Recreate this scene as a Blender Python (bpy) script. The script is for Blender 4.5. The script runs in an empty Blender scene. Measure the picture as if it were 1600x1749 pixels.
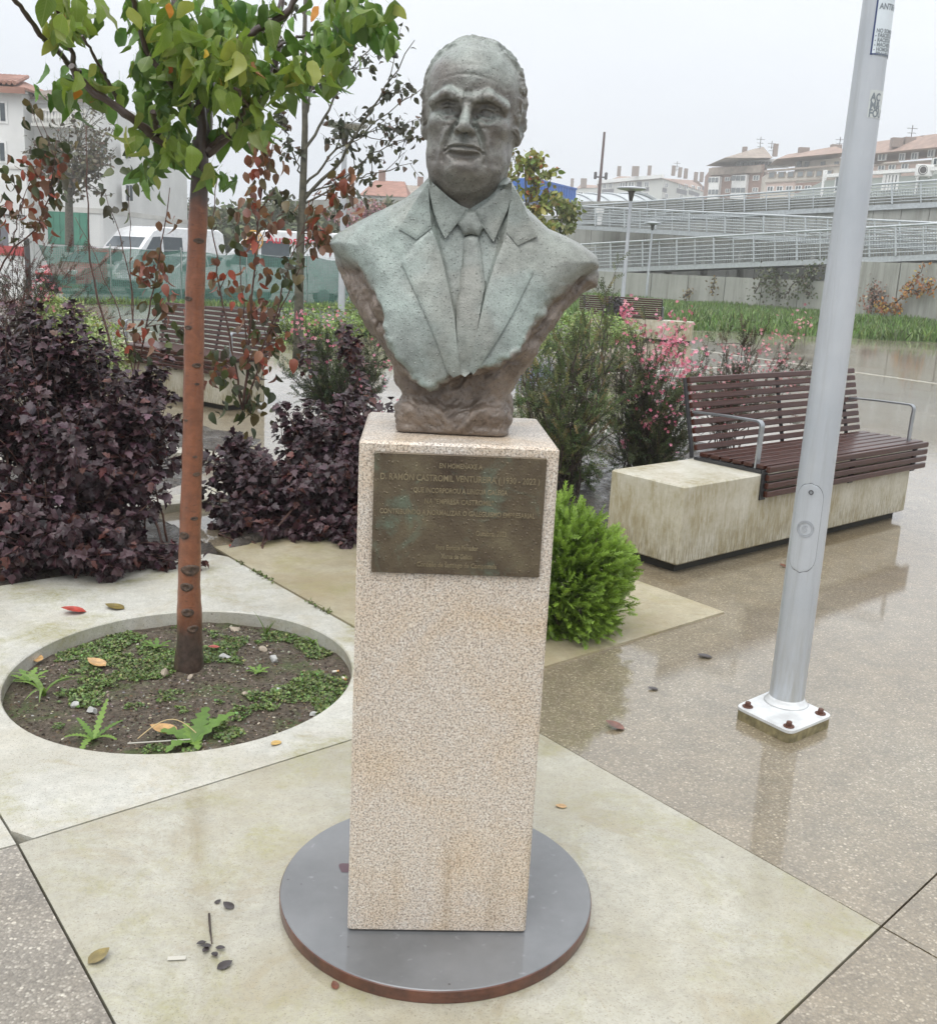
import bpy, bmesh, math, random
import numpy as np
from mathutils import Vector, Matrix
from mathutils.geometry import delaunay_2d_cdt

# ------------------------------------------------------------------ camera
SC = bpy.context.scene
COL = SC.collection
FPX, PITCH, ROLL, EYE = 1750.0, math.radians(13.7), math.radians(2.9), 1.55
_f = np.array([0, math.cos(PITCH), -math.sin(PITCH)])
_r0 = np.array([1.0, 0, 0]); _u0 = np.cross(_r0, _f)
_r = math.cos(ROLL) * _r0 + math.sin(ROLL) * _u0
_u = -math.sin(ROLL) * _r0 + math.cos(ROLL) * _u0
_C = np.array([0, 0, EYE])
cam = bpy.data.cameras.new('camera')
cam.sensor_fit = 'HORIZONTAL'; cam.sensor_width = 36.0; cam.lens = 36.0 * FPX / 1600
cam.clip_start = 0.05; cam.clip_end = 5000
cam_o = bpy.data.objects.new('camera', cam); COL.objects.link(cam_o)
cam_o.matrix_world = Matrix(((_r[0], _u[0], -_f[0], 0), (_r[1], _u[1], -_f[1], 0), (_r[2], _u[2], -_f[2], EYE), (0, 0, 0, 1)))
SC.camera = cam_o

# ------------------------------------------------------------------ sky, soft sun, exposure
W = bpy.data.worlds.new('World'); SC.world = W; W.use_nodes = True
wt = W.node_tree; wt.nodes.clear()
SUN_EL, SUN_AZ = math.radians(62), math.radians(200)
def wn(t, **k):
    n = wt.nodes.new(t)
    for a, b in k.items(): setattr(n, a, b)
    return n
sky = wn('ShaderNodeTexSky', sky_type='NISHITA'); sky.sun_disc = False
sky.sun_elevation = SUN_EL; sky.sun_rotation = SUN_AZ; sky.dust_density = 4; sky.air_density = 1.2
hs = wn('ShaderNodeHueSaturation'); hs.inputs['Saturation'].default_value = 0.12
wt.links.new(sky.outputs[0], hs.inputs['Color'])
tc = wn('ShaderNodeTexCoord'); sp = wn('ShaderNodeSeparateXYZ'); wt.links.new(tc.outputs['Generated'], sp.inputs[0])
rp = wn('ShaderNodeValToRGB')      # overcast: the cloud layer brightens gently towards the zenith
rp.color_ramp.elements[0].position = 0.0; rp.color_ramp.elements[0].color = (0.345, 0.372, 0.408, 1)
rp.color_ramp.elements[1].position = 1.0; rp.color_ramp.elements[1].color = (0.98, 1.0, 1.03, 1)
wt.links.new(sp.outputs[2], rp.inputs[0])
cn = wn('ShaderNodeTexNoise'); cn.inputs['Scale'].default_value = 1.6; cn.inputs['Detail'].default_value = 5
mpn = wn('ShaderNodeMapping'); mpn.inputs['Scale'].default_value = (1, 1, 3.5)
wt.links.new(tc.outputs['Generated'], mpn.inputs[0]); wt.links.new(mpn.outputs[0], cn.inputs['Vector'])
cr = wn('ShaderNodeValToRGB')
cr.color_ramp.elements[0].position = 0.3; cr.color_ramp.elements[0].color = (0.93, 0.94, 0.95, 1)
cr.color_ramp.elements[1].position = 0.72; cr.color_ramp.elements[1].color = (1.05, 1.04, 1.03, 1)
wt.links.new(cn.outputs[0], cr.inputs[0])
m1 = wn('ShaderNodeMix', data_type='RGBA', blend_type='MULTIPLY'); m1.inputs[0].default_value = 1
wt.links.new(rp.outputs[0], m1.inputs[6]); wt.links.new(cr.outputs[0], m1.inputs[7])
sc10 = wn('ShaderNodeMix', data_type='RGBA', blend_type='MULTIPLY'); sc10.inputs[0].default_value = 1
sc10.inputs[7].default_value = (18.5, 18.5, 18.5, 1); wt.links.new(m1.outputs[2], sc10.inputs[6])
m2 = wn('ShaderNodeMix', data_type='RGBA'); m2.inputs[0].default_value = 0.95
wt.links.new(hs.outputs[0], m2.inputs[6]); wt.links.new(sc10.outputs[2], m2.inputs[7])
bg = wn('ShaderNodeBackground'); bg.inputs[1].default_value = 0.1
wt.links.new(m2.outputs[2], bg.inputs[0])
wo = wn('ShaderNodeOutputWorld'); wt.links.new(bg.outputs[0], wo.inputs[0])
sl = bpy.data.lights.new('sun', 'SUN'); sl.energy = 1.5; sl.angle = math.radians(40); sl.color = (1.0, 0.985, 0.96)
so = bpy.data.objects.new('sun', sl); COL.objects.link(so)
sd = Vector((math.sin(SUN_AZ) * math.cos(SUN_EL), math.cos(SUN_AZ) * math.cos(SUN_EL), math.sin(SUN_EL)))
so.rotation_euler = sd.to_track_quat('Z', 'Y').to_euler(); so.location = (0, -5, 20)
VS = SC.view_settings
VS.view_transform = 'Standard'; VS.look = 'None'; VS.gamma = 1; VS.exposure = 0.1
try: VS.use_curve_mapping = False
except Exception: pass
SC.cycles.max_bounces = 5; SC.cycles.diffuse_bounces = 2; SC.cycles.glossy_bounces = 2
SC.cycles.transmission_bounces = 2; SC.cycles.transparent_max_bounces = 8; SC.cycles.volume_bounces = 1
SC.cycles.use_denoising = True; SC.cycles.use_adaptive_sampling = True; SC.cycles.adaptive_threshold = .03; SC.cycles.caustics_reflective = False; SC.cycles.caustics_refractive = False
SC.cycles.sample_clamp_indirect = 6

# ------------------------------------------------------------------ places measured in the photograph, turned into metres
def ray(x, y): return _f + (x - 800) / FPX * _r + (874.5 - y) / FPX * _u
def G(x, y, z=0.0):
    d = ray(x, y); return _C + d * ((z - EYE) / d[2])
def AY(x, y, Y):
    d = ray(x, y); return _C + d * (Y / d[1])
def proj(P):
    d = np.asarray(P, float) - _C; z = d @ _f
    return np.stack([800 + FPX * (d @ _r) / z, 874.5 - FPX * (d @ _u) / z], -1)

# ------------------------------------------------------------------ object helpers
def put(o, parent=None, label=None, cat=None, group=None, kind=None):
    COL.objects.link(o)
    if parent is not None: o.parent = parent
    if label: o['label'] = label
    if cat: o['category'] = cat
    if group: o['group'] = group
    if kind: o['kind'] = kind
    return o
def thing(name, loc, label, cat, group=None, rz=0.0):
    o = bpy.data.objects.new(name, None); o.empty_display_size = 0.1
    o.location = loc; o.rotation_euler = (0, 0, rz)
    return put(o, None, label, cat, group)
def mesh_np(name, V, F, mats, smooth=False, cols=None, mi=None):
    """V (n,3) array, F list of index tuples or an (m,k) int array"""
    me = bpy.data.meshes.new(name)
    V = np.asarray(V, np.float32)
    if isinstance(F, np.ndarray):
        m, k = F.shape
        me.vertices.add(len(V)); me.vertices.foreach_set('co', V.ravel())
        me.loops.add(m * k); me.loops.foreach_set('vertex_index', F.astype(np.int32).ravel())
        me.polygons.add(m); me.polygons.foreach_set('loop_start', np.arange(0, m * k, k, dtype=np.int32))
        me.update(calc_edges=True); me.validate()
    else:
        me.from_pydata(V.tolist(), [], F); me.update()
    if not isinstance(mats, (list, tuple)): mats = [mats]
    for m_ in mats: me.materials.append(m_)
    if mi is not None: me.polygons.foreach_set('material_index', np.asarray(mi, np.int32))
    if smooth: me.polygons.foreach_set('use_smooth', np.ones(len(me.polygons), bool))
    if cols is not None:
        a = me.color_attributes.new('Col', 'FLOAT_COLOR', 'POINT')
        c4 = np.ones((len(V), 4), np.float32); c4[:, :cols.shape[1]] = cols
        a.data.foreach_set('color', c4.ravel())
    return me
def mobj(name, V, F, mats, parent=None, smooth=False, cols=None, mi=None, **k):
    return put(bpy.data.objects.new(name, mesh_np(name, V, F, mats, smooth, cols, mi)), parent, **k)
def rotz(a): return np.array([[math.cos(a), -math.sin(a), 0], [math.sin(a), math.cos(a), 0], [0, 0, 1]])
class MB:
    def __init__(s): s.V = []; s.F = []; s.n = 0
    def add(s, V, F):
        V = np.asarray(V, float); s.V.append(V); s.F += [tuple(i + s.n for i in f) for f in F]; s.n += len(V); return s
    def box(s, c, d, R=None, bev=0.0):
        c = np.asarray(c, float); hx, hy, hz = np.asarray(d, float) / 2
        if bev <= 0:
            v = np.array([[x, y, z] for z in (-hz, hz) for x, y in ((-hx, -hy), (hx, -hy), (hx, hy), (-hx, hy))])
            f = [(3, 2, 1, 0), (4, 5, 6, 7), (0, 1, 5, 4), (1, 2, 6, 5), (2, 3, 7, 6), (3, 0, 4, 7)]
        else:
            b = min(bev, hx * .49, hy * .49, hz * .49)
            v = []
            for z, k in ((-hz, 1), (-hz + b, 0), (hz - b, 0), (hz, 1)):
                X, Y = hx - (b if k else 0), hy - (b if k else 0)
                q = b * .9
                v += [(-X, -Y + q, z), (-X + q, -Y, z), (X - q, -Y, z), (X, -Y + q, z), (X, Y - q, z), (X - q, Y, z), (-X + q, Y, z), (-X, Y - q, z)]
            v = np.array(v); f = [tuple(range(7, -1, -1)), tuple(range(24, 32))]
            for L in range(3):
                for i in range(8):
                    j = (i + 1) % 8; f.append((L * 8 + i, L * 8 + j, L * 8 + 8 + j, L * 8 + 8 + i))
        if R is not None: v = v @ np.asarray(R).T
        return s.add(v + c, f)
    def prism(s, poly, z0, z1):
        n = len(poly); v = [(p[0], p[1], z0) for p in poly] + [(p[0], p[1], z1) for p in poly]
        a = sum(poly[i][0] * poly[(i + 1) % n][1] - poly[(i + 1) % n][0] * poly[i][1] for i in range(n))
        f = [tuple(range(n - 1, -1, -1)), tuple(range(n, 2 * n))] + [(i, (i + 1) % n, n + (i + 1) % n, n + i) for i in range(n)]
        if a < 0: f = [tuple(reversed(q)) for q in f]
        return s.add(v, f)
    def tube(s, path, rad, n=8, caps=True, twist=0):
        P = np.asarray(path, float); m = len(P)
        R = np.full(m, rad) if np.isscalar(rad) else np.asarray(rad, float)
        T = np.gradient(P, axis=0); T /= np.linalg.norm(T, axis=1)[:, None] + 1e-12
        ref = np.array([0, 0, 1.0]) if abs(T[0][2]) < .9 else np.array([1.0, 0, 0])
        a = np.cross(T[0], ref); a /= np.linalg.norm(a); vs = []
        for i in range(m):
            a = a - T[i] * (a @ T[i]); a /= np.linalg.norm(a) + 1e-12; b = np.cross(T[i], a)
            t = np.arange(n) * 2 * math.pi / n
            vs.append(P[i] + R[i] * (np.cos(t)[:, None] * a + np.sin(t)[:, None] * b))
        f = []
        for i in range(m - 1):
            for j in range(n):
                k = (j + 1) % n; f.append((i * n + j, i * n + k, (i + 1) * n + k, (i + 1) * n + j))
        if caps: f += [tuple(range(n - 1, -1, -1)), tuple(range((m - 1) * n, m * n))]
        return s.add(np.vstack(vs), f)
    def lathe(s, prof, n=32, c=(0, 0, 0)):
        t = np.arange(n) * 2 * math.pi / n; vs = []
        for r, z in prof: vs.append(np.stack([r * np.cos(t), r * np.sin(t), t * 0 + z], -1))
        f = []; m = len(prof)
        for i in range(m - 1):
            for j in range(n):
                k = (j + 1) % n; f.append((i * n + j, i * n + k, (i + 1) * n + k, (i + 1) * n + j))
        f += [tuple(range(n - 1, -1, -1)), tuple(range((m - 1) * n, m * n))]
        return s.add(np.vstack(vs) + np.asarray(c, float), f)
    def build(s, name, mat, parent=None, smooth=False, auto=None, **k):
        o = mobj(name, np.vstack(s.V), s.F, mat, parent, smooth, **k)
        if auto is not None: smooth_angle(o.data, auto)
        return o
def smooth_angle(me, deg):
    me.polygons.foreach_set('use_smooth', np.ones(len(me.polygons), bool))
    bm = bmesh.new(); bm.from_mesh(me); a = math.radians(deg)
    for e in bm.edges:
        if len(e.link_faces) == 2: e.smooth = e.calc_face_angle(0) < a
    bm.to_mesh(me); bm.free()
RNG = np.random.default_rng(7)

# ------------------------------------------------------------------ materials
class NT:
    def __init__(s, name):
        s.m = bpy.data.materials.new(name); s.m.use_nodes = True; s.t = s.m.node_tree
        s.b = s.t.nodes['Principled BSDF']; s.out = s.t.nodes['Material Output']; s._tc = None
    def n(s, t, **k):
        q = s.t.nodes.new(t)
        for a, b in k.items(): setattr(q, a, b)
        return q
    def L(s, a, b): s.t.links.new(a, b)
    def set(s, sock, v):
        if v is None: return
        if isinstance(v, bpy.types.NodeSocket): s.L(v, sock)
        elif isinstance(v, (tuple, list)) and sock.type == 'RGBA' and len(v) == 3: sock.default_value = (*v, 1)
        else: sock.default_value = v
    def co(s, kind='Object', scale=None, rot=None):
        if s._tc is None: s._tc = s.n('ShaderNodeTexCoord')
        o = s._tc.outputs[kind]
        if scale is None and rot is None: return o
        m = s.n('ShaderNodeMapping'); s.L(o, m.inputs[0])
        if scale is not None: m.inputs['Scale'].default_value = (scale,) * 3 if np.isscalar(scale) else scale
        if rot is not None: m.inputs['Rotation'].default_value = rot
        return m.outputs[0]
    def geo(s, o='Position'): return s.n('ShaderNodeNewGeometry').outputs[o]
    def noise(s, scale, detail=4, rough=.55, vec=None, dist=0.0, out=0):
        q = s.n('ShaderNodeTexNoise'); q.inputs['Scale'].default_value = scale; q.inputs['Detail'].default_value = detail
        q.inputs['Roughness'].default_value = rough; q.inputs['Distortion'].default_value = dist
        s.L(vec if vec is not None else s.co(), q.inputs['Vector']); return q.outputs[out]
    def vor(s, scale, vec=None, feature='F1', out='Distance', rnd=1.0):
        q = s.n('ShaderNodeTexVoronoi', feature=feature); q.inputs['Scale'].default_value = scale; q.inputs['Randomness'].default_value = rnd
        s.L(vec if vec is not None else s.co(), q.inputs['Vector']); return q.outputs[out]
    def ramp(s, fac, stops, interp='LINEAR'):
        q = s.n('ShaderNodeValToRGB'); q.color_ramp.interpolation = interp
        e = q.color_ramp.elements
        while len(e) < len(stops): e.new(0.5)
        for i, (p, c) in enumerate(stops):
            e[i].position = p; e[i].color = (c, c, c, 1) if np.isscalar(c) else (*c, 1)
        s.L(fac, q.inputs[0]); return q.outputs[0]
    def mix(s, fac, a, b, mode='MIX'):
        q = s.n('ShaderNodeMix', data_type='RGBA', blend_type=mode)
        s.set(q.inputs[0], fac); s.set(q.inputs[6], a); s.set(q.inputs[7], b); return q.outputs[2]
    def math(s, op, a, b=None, clamp=False):
        q = s.n('ShaderNodeMath', operation=op); q.use_clamp = clamp
        s.set(q.inputs[0], a); s.set(q.inputs[1], b); return q.outputs[0]
    def sep(s, v):
        q = s.n('ShaderNodeSeparateXYZ'); s.L(v, q.inputs[0]); return q.outputs
    def attr(s, name='Col'): return s.n('ShaderNodeAttribute', attribute_name=name).outputs['Color']
    def rand(s): return s.n('ShaderNodeObjectInfo').outputs['Random']
    def bump(s, h, strength=.5, dist=.01, normal=None):
        q = s.n('ShaderNodeBump'); q.inputs['Strength'].default_value = strength; q.inputs['Distance'].default_value = dist
        s.L(h, q.inputs['Height'])
        if normal is not None: s.L(normal, q.inputs['Normal'])
        return q.outputs[0]
    def fin(s, col=None, rough=.6, metal=0.0, normal=None, coat=None, coat_rough=.05, coat_ior=1.4, coat_normal=None, alpha=None, spec=None, trans=None, sub=None):
        B = s.b.inputs
        s.set(B['Base Color'], col); s.set(B['Roughness'], rough); s.set(B['Metallic'], metal); s.set(B['Normal'], normal)
        if coat is not None:
            s.set(B['Coat Weight'], coat); s.set(B['Coat Roughness'], coat_rough); B['Coat IOR'].default_value = coat_ior; s.set(B['Coat Normal'], coat_normal)
        s.set(B['Alpha'], alpha); s.set(B['Specular IOR Level'], spec); s.set(B['Transmission Weight'], trans)
        return s.m
MAT = {}
def plain(name, col, rough=.6, metal=0, var=.12, scale=8, bump=.15, coat=None, bscale=None):
    q = NT(name); n = q.noise(scale, 5)
    c = q.mix(q.ramp(n, [(.3, 0), (.7, 1)]), tuple(x * (1 - var) for x in col), tuple(min(1, x * (1 + var)) for x in col))
    nb = q.bump(q.noise(bscale or scale * 12, 3), bump, .004) if bump else None
    q.fin(c, rough, metal, nb, coat=coat); MAT[name] = q.m; return q.m
def leafmat(name, cols, rough=.45, trans=.0, attr=False, spec=.5):
    """cols: list of colours picked per object (random) or multiplied by the vertex colour"""
    q = NT(name)
    if attr: c = q.attr()
    else: c = q.ramp(q.rand(), [(i / max(1, len(cols)), k) for i, k in enumerate(cols)], 'CONSTANT')
    n = q.noise(60, 3)
    c = q.mix(.35, c, q.ramp(n, [(.3, .55), (.7, 1.3)]), 'MULTIPLY')
    q.fin(c, rough, spec=spec)
    tr = q.n('ShaderNodeBsdfTranslucent'); q.L(q.mix(1, c, (1.1, 1.15, .8), 'MULTIPLY'), tr.inputs[0])
    ms = q.n('ShaderNodeMixShader'); ms.inputs[0].default_value = trans
    q.L(q.b.outputs[0], ms.inputs[1]); q.L(tr.outputs[0], ms.inputs[2]); q.L(ms.outputs[0], q.out.inputs[0])
    MAT[name] = q.m; return q.m
# ================================================================== materials of the near setting
def wetmask(q, scale=.9, lo=.42, hi=.6):
    return q.ramp(q.noise(scale, 4, .6, q.geo()), [(lo, 0), (hi, 1)])
def concrete(name, col, stain, stain_amt=.6, algae=(.30, .28, .10), coat=(.25, 1.0), dark=(.2, .17, .12)):
    q = NT(name); P = q.geo()
    fine = q.noise(210, 3, .75, P); mid = q.noise(22, 5, .65, P); big = q.noise(2.1, 5, .6, P, .6)
    c = q.mix(q.ramp(mid, [(.3, 0), (.72, 1)]), tuple(x * .82 for x in col), tuple(min(.95, x * 1.07) for x in col))
    c = q.mix(q.math('MULTIPLY', q.ramp(big, [(.42, 0), (.66, 1)]), stain_amt), c, stain)
    s2 = q.math('MULTIPLY', q.ramp(q.noise(2.6, 7, .72, q.n('ShaderNodeVectorMath', operation='ADD').outputs[0] if False else P, 1.2), [(.535, 0), (.60, 1)]), q.ramp(q.noise(30, 4, .7, P), [(.3, .35), (.7, 1)]))
    c = q.mix(q.math('MULTIPLY', s2, .5), c, tuple(x * y for x, y in zip(col, (.68, .58, .40))))
    al = q.math('MULTIPLY', q.ramp(q.noise(3.3, 6, .7, P, .4), [(.50, 0), (.66, 1)]), q.ramp(q.noise(50, 4, .7, P), [(.35, .3), (.65, 1)]))
    c = q.mix(q.math('MULTIPLY', al, .8), c, algae)
    c = q.mix(q.ramp(fine, [(.33, .85), (.43, 0)]), c, dark)
    c = q.mix(q.math('MULTIPLY', q.ramp(q.noise(75, 5, .8, P), [(.50, 0), (.62, 1)]), .35), c, tuple(x * .55 for x in col))
    spots = q.ramp(q.vor(9, P), [(.02, 1), (.045, 0)])
    c = q.mix(q.math('MULTIPLY', spots, .55), c, (.06, .05, .04))
    w = q.ramp(q.noise(1.3, 4, .6, P), [(.38, 0), (.62, 1)])
    c = q.mix(q.math('MULTIPLY', w, .22), c, (.3, .28, .22), 'MULTIPLY')
    nb = q.bump(q.math('ADD', fine, q.math('MULTIPLY', mid, 1.5)), .35, .003)
    cw = q.math('ADD', coat[0], q.math('MULTIPLY', w, coat[1] - coat[0]))
    cn = q.bump(q.noise(14, 3, .5, P), .1, .003)
    q.fin(c, .55, 0, nb, coat=cw, coat_rough=q.ramp(fine, [(.3, .05), (.7, .15)]), coat_ior=1.5, coat_normal=cn)
    MAT[name] = q.m
concrete('disc_slab_concrete', (.47, .45, .37), (.34, .30, .195), .75, coat=(.7, 1.0))
concrete('tree_slab_concrete', (.60, .59, .53), (.46, .42, .32), .6, coat=(.15, .6))
concrete('juniper_slab_concrete', (.46, .41, .29), (.34, .27, .15), .7, coat=(.2, .7))
def aggregate(name, base, peb, dark, coat_lo=.35, big_s=.55):
    q = NT(name); P = q.geo()
    vc = q.vor(150, P, 'F1', 'Color'); vd = q.vor(150, P, 'F1', 'Distance')
    v2 = q.vor(70, P, 'F1', 'Color'); d2 = q.vor(70, P, 'F1', 'Distance')
    s = q.sep(vc)[0]; s2 = q.sep(v2)[1]
    c = q.ramp(s, [(0, dark), (.35, base), (.75, tuple(x * 1.15 for x in base)), (.9, peb), (1, tuple(min(.9, x * 1.15) for x in peb))])
    edge = q.ramp(vd, [(.25, 0), (.65, 1)])
    c = q.mix(q.math('MULTIPLY', edge, .55), c, dark)
    big = q.math('MULTIPLY', q.ramp(s2, [(.86, 0), (.9, 1)]), q.ramp(d2, [(.22, 1), (.34, 0)]))
    c = q.mix(big, c, tuple(min(.8, x * 1.3) for x in peb))
    n = q.noise(big_s, 5, .6, P, .5)
    c = q.mix(q.ramp(n, [(.35, 0), (.68, .6)]), c, q.mix(1, c, (.70, .58, .40), 'MULTIPLY'))
    c = q.mix(.5, c, q.ramp(q.noise(7, 4, .6, P), [(.3, .6), (.7, 1.25)]), 'MULTIPLY')
    wet = q.ramp(q.noise(.45, 4, .55, P), [(.36, 0), (.55, 1)])
    nb = q.bump(q.math('ADD', q.math('MULTIPLY', vd, -1), q.math('MULTIPLY', d2, -.8)), .5, .004)
    cw = q.math('ADD', coat_lo, q.math('MULTIPLY', wet, 1 - coat_lo))
    cr = q.ramp(wet, [(0, .11), (1, .012)])
    cn = q.bump(q.math('MULTIPLY', vd, -1), .02, .003)
    q.fin(c, .5, 0, nb, coat=cw, coat_rough=cr, coat_ior=1.72, coat_normal=cn)
    MAT[name] = q.m
aggregate('tan_aggregate', (.25, .21, .145), (.39, .345, .265), (.175, .145, .095), .85)
aggregate('grey_aggregate', (.235, .21, .17), (.42, .39, .33), (.15, .13, .10), .4)
plain('joint_soil', (.09, .08, .06), .9)
plain('asphalt', (.13, .13, .125), .6, var=.25, scale=.5, coat=.5)
q = NT('mulch'); P_ = q.geo()
c_ = q.ramp(q.noise(38, 6, .75, P_), [(.3, (.012, .010, .008)), (.5, (.05, .04, .03)), (.68, (.12, .095, .07)), (.8, (.2, .18, .15))])
q.fin(c_, q.ramp(q.noise(9, 4, .6, P_), [(.4, .12), (.6, .6)]), 0, q.bump(q.noise(60, 5, .7, P_), .9, .02), coat=q.ramp(q.noise(5, 3, .6, P_), [(.45, 0), (.6, .9)]), coat_rough=.06, coat_normal=q.bump(q.noise(26, 4, .6, P_), .7, .02))
MAT['mulch'] = q.m
q = NT('well_soil'); P_ = q.geo()
c_ = q.ramp(q.noise(45, 7, .75, P_), [(.28, (.035, .026, .018)), (.45, (.09, .068, .046)), (.6, (.17, .135, .095)), (.75, (.32, .27, .21))])
ms_ = q.ramp(q.noise(5, 5, .65, P_, .5), [(.5, 0), (.62, .8)])
c_ = q.mix(ms_, c_, q.ramp(q.noise(90, 4, .7, P_), [(.3, (.03, .05, .012)), (.7, (.14, .19, .05))]))
q.fin(c_, .65, 0, q.bump(q.noise(70, 6, .75, P_), 1, .02)); MAT['well_soil'] = q.m
q = NT('grass_ground'); P_ = q.geo()
q.fin(q.ramp(q.noise(6, 5, .7, P_), [(.3, (.05, .08, .02)), (.7, (.12, .17, .045))]), .8, 0, q.bump(q.noise(30, 4, .7, P_), 1, .05)); MAT['grass_ground'] = q.m

# ================================================================== ground and paving
def V2(*a): return np.array(a, float)
def isect(p, d, q_, e):
    A = np.array([[d[0], -e[0]], [d[1], -e[1]]]); t = np.linalg.solve(A, q_ - p); return p + d * t[0]
gL, gR = G(30, 1443)[:2], G(1505, 1583)[:2]
E1 = V2(math.cos(math.radians(41.5)), math.sin(math.radians(41.5)))
E2 = V2(-.627, .779)
gT = isect(gL, G(600, 1265)[:2] - gL, gR, G(925, 1255)[:2] - gR)
gB = isect(gL, G(195, 1749)[:2] - gL, gR, G(1330, 1749)[:2] - gR)
eR = (gR - G(1330, 1749)[:2]); eR /= np.linalg.norm(eR)
eD = (gR - G(925, 1255)[:2]); eD /= np.linalg.norm(eD)
eLD = (G(195, 1749)[:2] - gL); eLD /= np.linalg.norm(eLD)
def shrink(poly, g):
    c = np.mean(poly, 0); n = len(poly); out = []
    for i in range(n):
        a, b, d = np.array(poly[i - 1]), np.array(poly[i]), np.array(poly[(i + 1) % n])
        u, v = (b - a) / np.linalg.norm(b - a), (d - b) / np.linalg.norm(d - b)
        s = np.sign(np.cross(b - a, c - a)) or 1
        n1, n2 = s * V2(-u[1], u[0]), s * V2(-v[1], v[0])
        out.append(isect(b + n1 * g, u, b + n2 * g, v) if abs(np.cross(u, v)) > 1e-3 else b + n1 * g)
    return out
def slab(name, poly, z1, mat, gap=.0028, z0=-.14, kind='structure', parent=None):
    return MB().prism(shrink(poly, gap), z0, z1).build(name, MAT[mat], parent, kind=None if parent else kind)
MB().prism([(-320, -60), (320, -60), (320, 430), (-320, 430)], -.5, -.15).build('ground', MAT['asphalt'], kind='structure')
jl = MB().prism([(-6, 0.5), (5, 0.5), (5, 7.5), (-6, 7.5)], -.149, -.11).build('paving_bed', MAT['joint_soil'], kind='structure')
pav = slab('plaza_paving', [gR, gR + eR * 17, V2(40, 21), V2(40, 28.6), V2(4.5, 29.2), V2(-15, 26.5), V2(-15, 6.2), gT + E2 * 3.4, gT], 0, 'tan_aggregate')
slab('paving_slab', [gR, gR + eR * 17, gR + eR * 17 + eD * 9, gR + eD * 9], 0, 'tan_aggregate', parent=pav)
slab('paving_slab', [gR, gR + eD * 9, gB + eD * 9, gB], 0, 'tan_aggregate', parent=pav)
slab('paving_slab', [gL, gB, gB + V2(-1.5, -1.6), gL + V2(-2.3, -1.7)], 0, 'grey_aggregate', parent=pav)
slab('concrete_slab', [gL, gT, gR, gB], .002, 'disc_slab_concrete', parent=pav)
# the slab on the left beyond the joint
slab('concrete_slab', [gL, gL + V2(-2.3, -1.7), gL + V2(-4, 1), gL + E2 * 2.25], .001, 'tree_slab_concrete', parent=pav)
tip = G(1238, 1045, .01)[:2]
tl = isect(tip, -E1, gT, E2)
slab('concrete_slab', [tl, tip, tip + E2 * 2.2, tl + E2 * 2.2], .010, 'juniper_slab_concrete', parent=pav)
# tree slab with its round hole
wc = V2(-1.037, 3.60); wrx, wry = .625, .672
def ring_slab(name, poly, c, rx, ry, z1, zb, mat, parent, n=96):
    poly = shrink(poly, .0028); t = np.arange(n) * 2 * math.pi / n; out = []
    for a in t:
        d = V2(math.cos(a), math.sin(a)); best = None
        for i in range(len(poly)):
            p, e = poly[i], poly[(i + 1) % len(poly)] - poly[i]
            den = np.cross(d, e)
            if abs(den) < 1e-9: continue
            s = np.cross(p - c, e) / den; u = np.cross(p - c, d) / den
            if s > 0 and -1e-6 <= u <= 1 + 1e-6: best = s if best is None else min(best, s)
        out.append(c + d * best)
    inn = np.stack([c[0] + rx * np.cos(t), c[1] + ry * np.sin(t)], -1)
    z = lambda P, h: np.c_[P, np.full(len(P), h)]
    inn2 = c + (inn - c) * 1.008
    V = np.vstack([z(out, zb), z(out, z1), z(inn2, z1), z(inn, z1 - .005), z(inn, zb)])
    F = [(k * n + i, k * n + (i + 1) % n, (k + 1) * n + (i + 1) % n, (k + 1) * n + i) for k in range(4) for i in range(n)]
    return mobj(name, V, F, MAT[mat], parent)
ring_slab('concrete_slab', [gL, gT, gT + E2 * 2.2, gL + E2 * 2.2], wc, wrx, wry, .003, -.14, 'tree_slab_concrete', pav)
# soil in the round hole
n_ = 46; rr = np.linspace(0, 1, n_); tt = np.arange(96) * 2 * math.pi / 96
def lump(x, y, s, a):
    return a * (np.sin(x * s + 1.3 * np.sin(y * s * .7)) * np.cos(y * s * 1.1 + np.sin(x * s * .6)))
def soil_z(x, y): return -.052 + lump(x, y, 9, .008) + lump(x + 3, y + 1, 27, .004) + lump(x, y + 2, 71, .0025)
Vs = []
for r in rr:
    x = wc[0] + wrx * .999 * r * np.cos(tt); y = wc[1] + wry * .999 * r * np.sin(tt); Vs.append(np.stack([x, y, soil_z(x, y)], -1))
F_ = [(k * 96 + i, k * 96 + (i + 1) % 96, (k + 1) * 96 + (i + 1) % 96, (k + 1) * 96 + i) for k in range(n_ - 1) for i in range(96)]
mobj('soil', np.vstack(Vs), F_, MAT['well_soil'], smooth=True, kind='structure')
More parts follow.
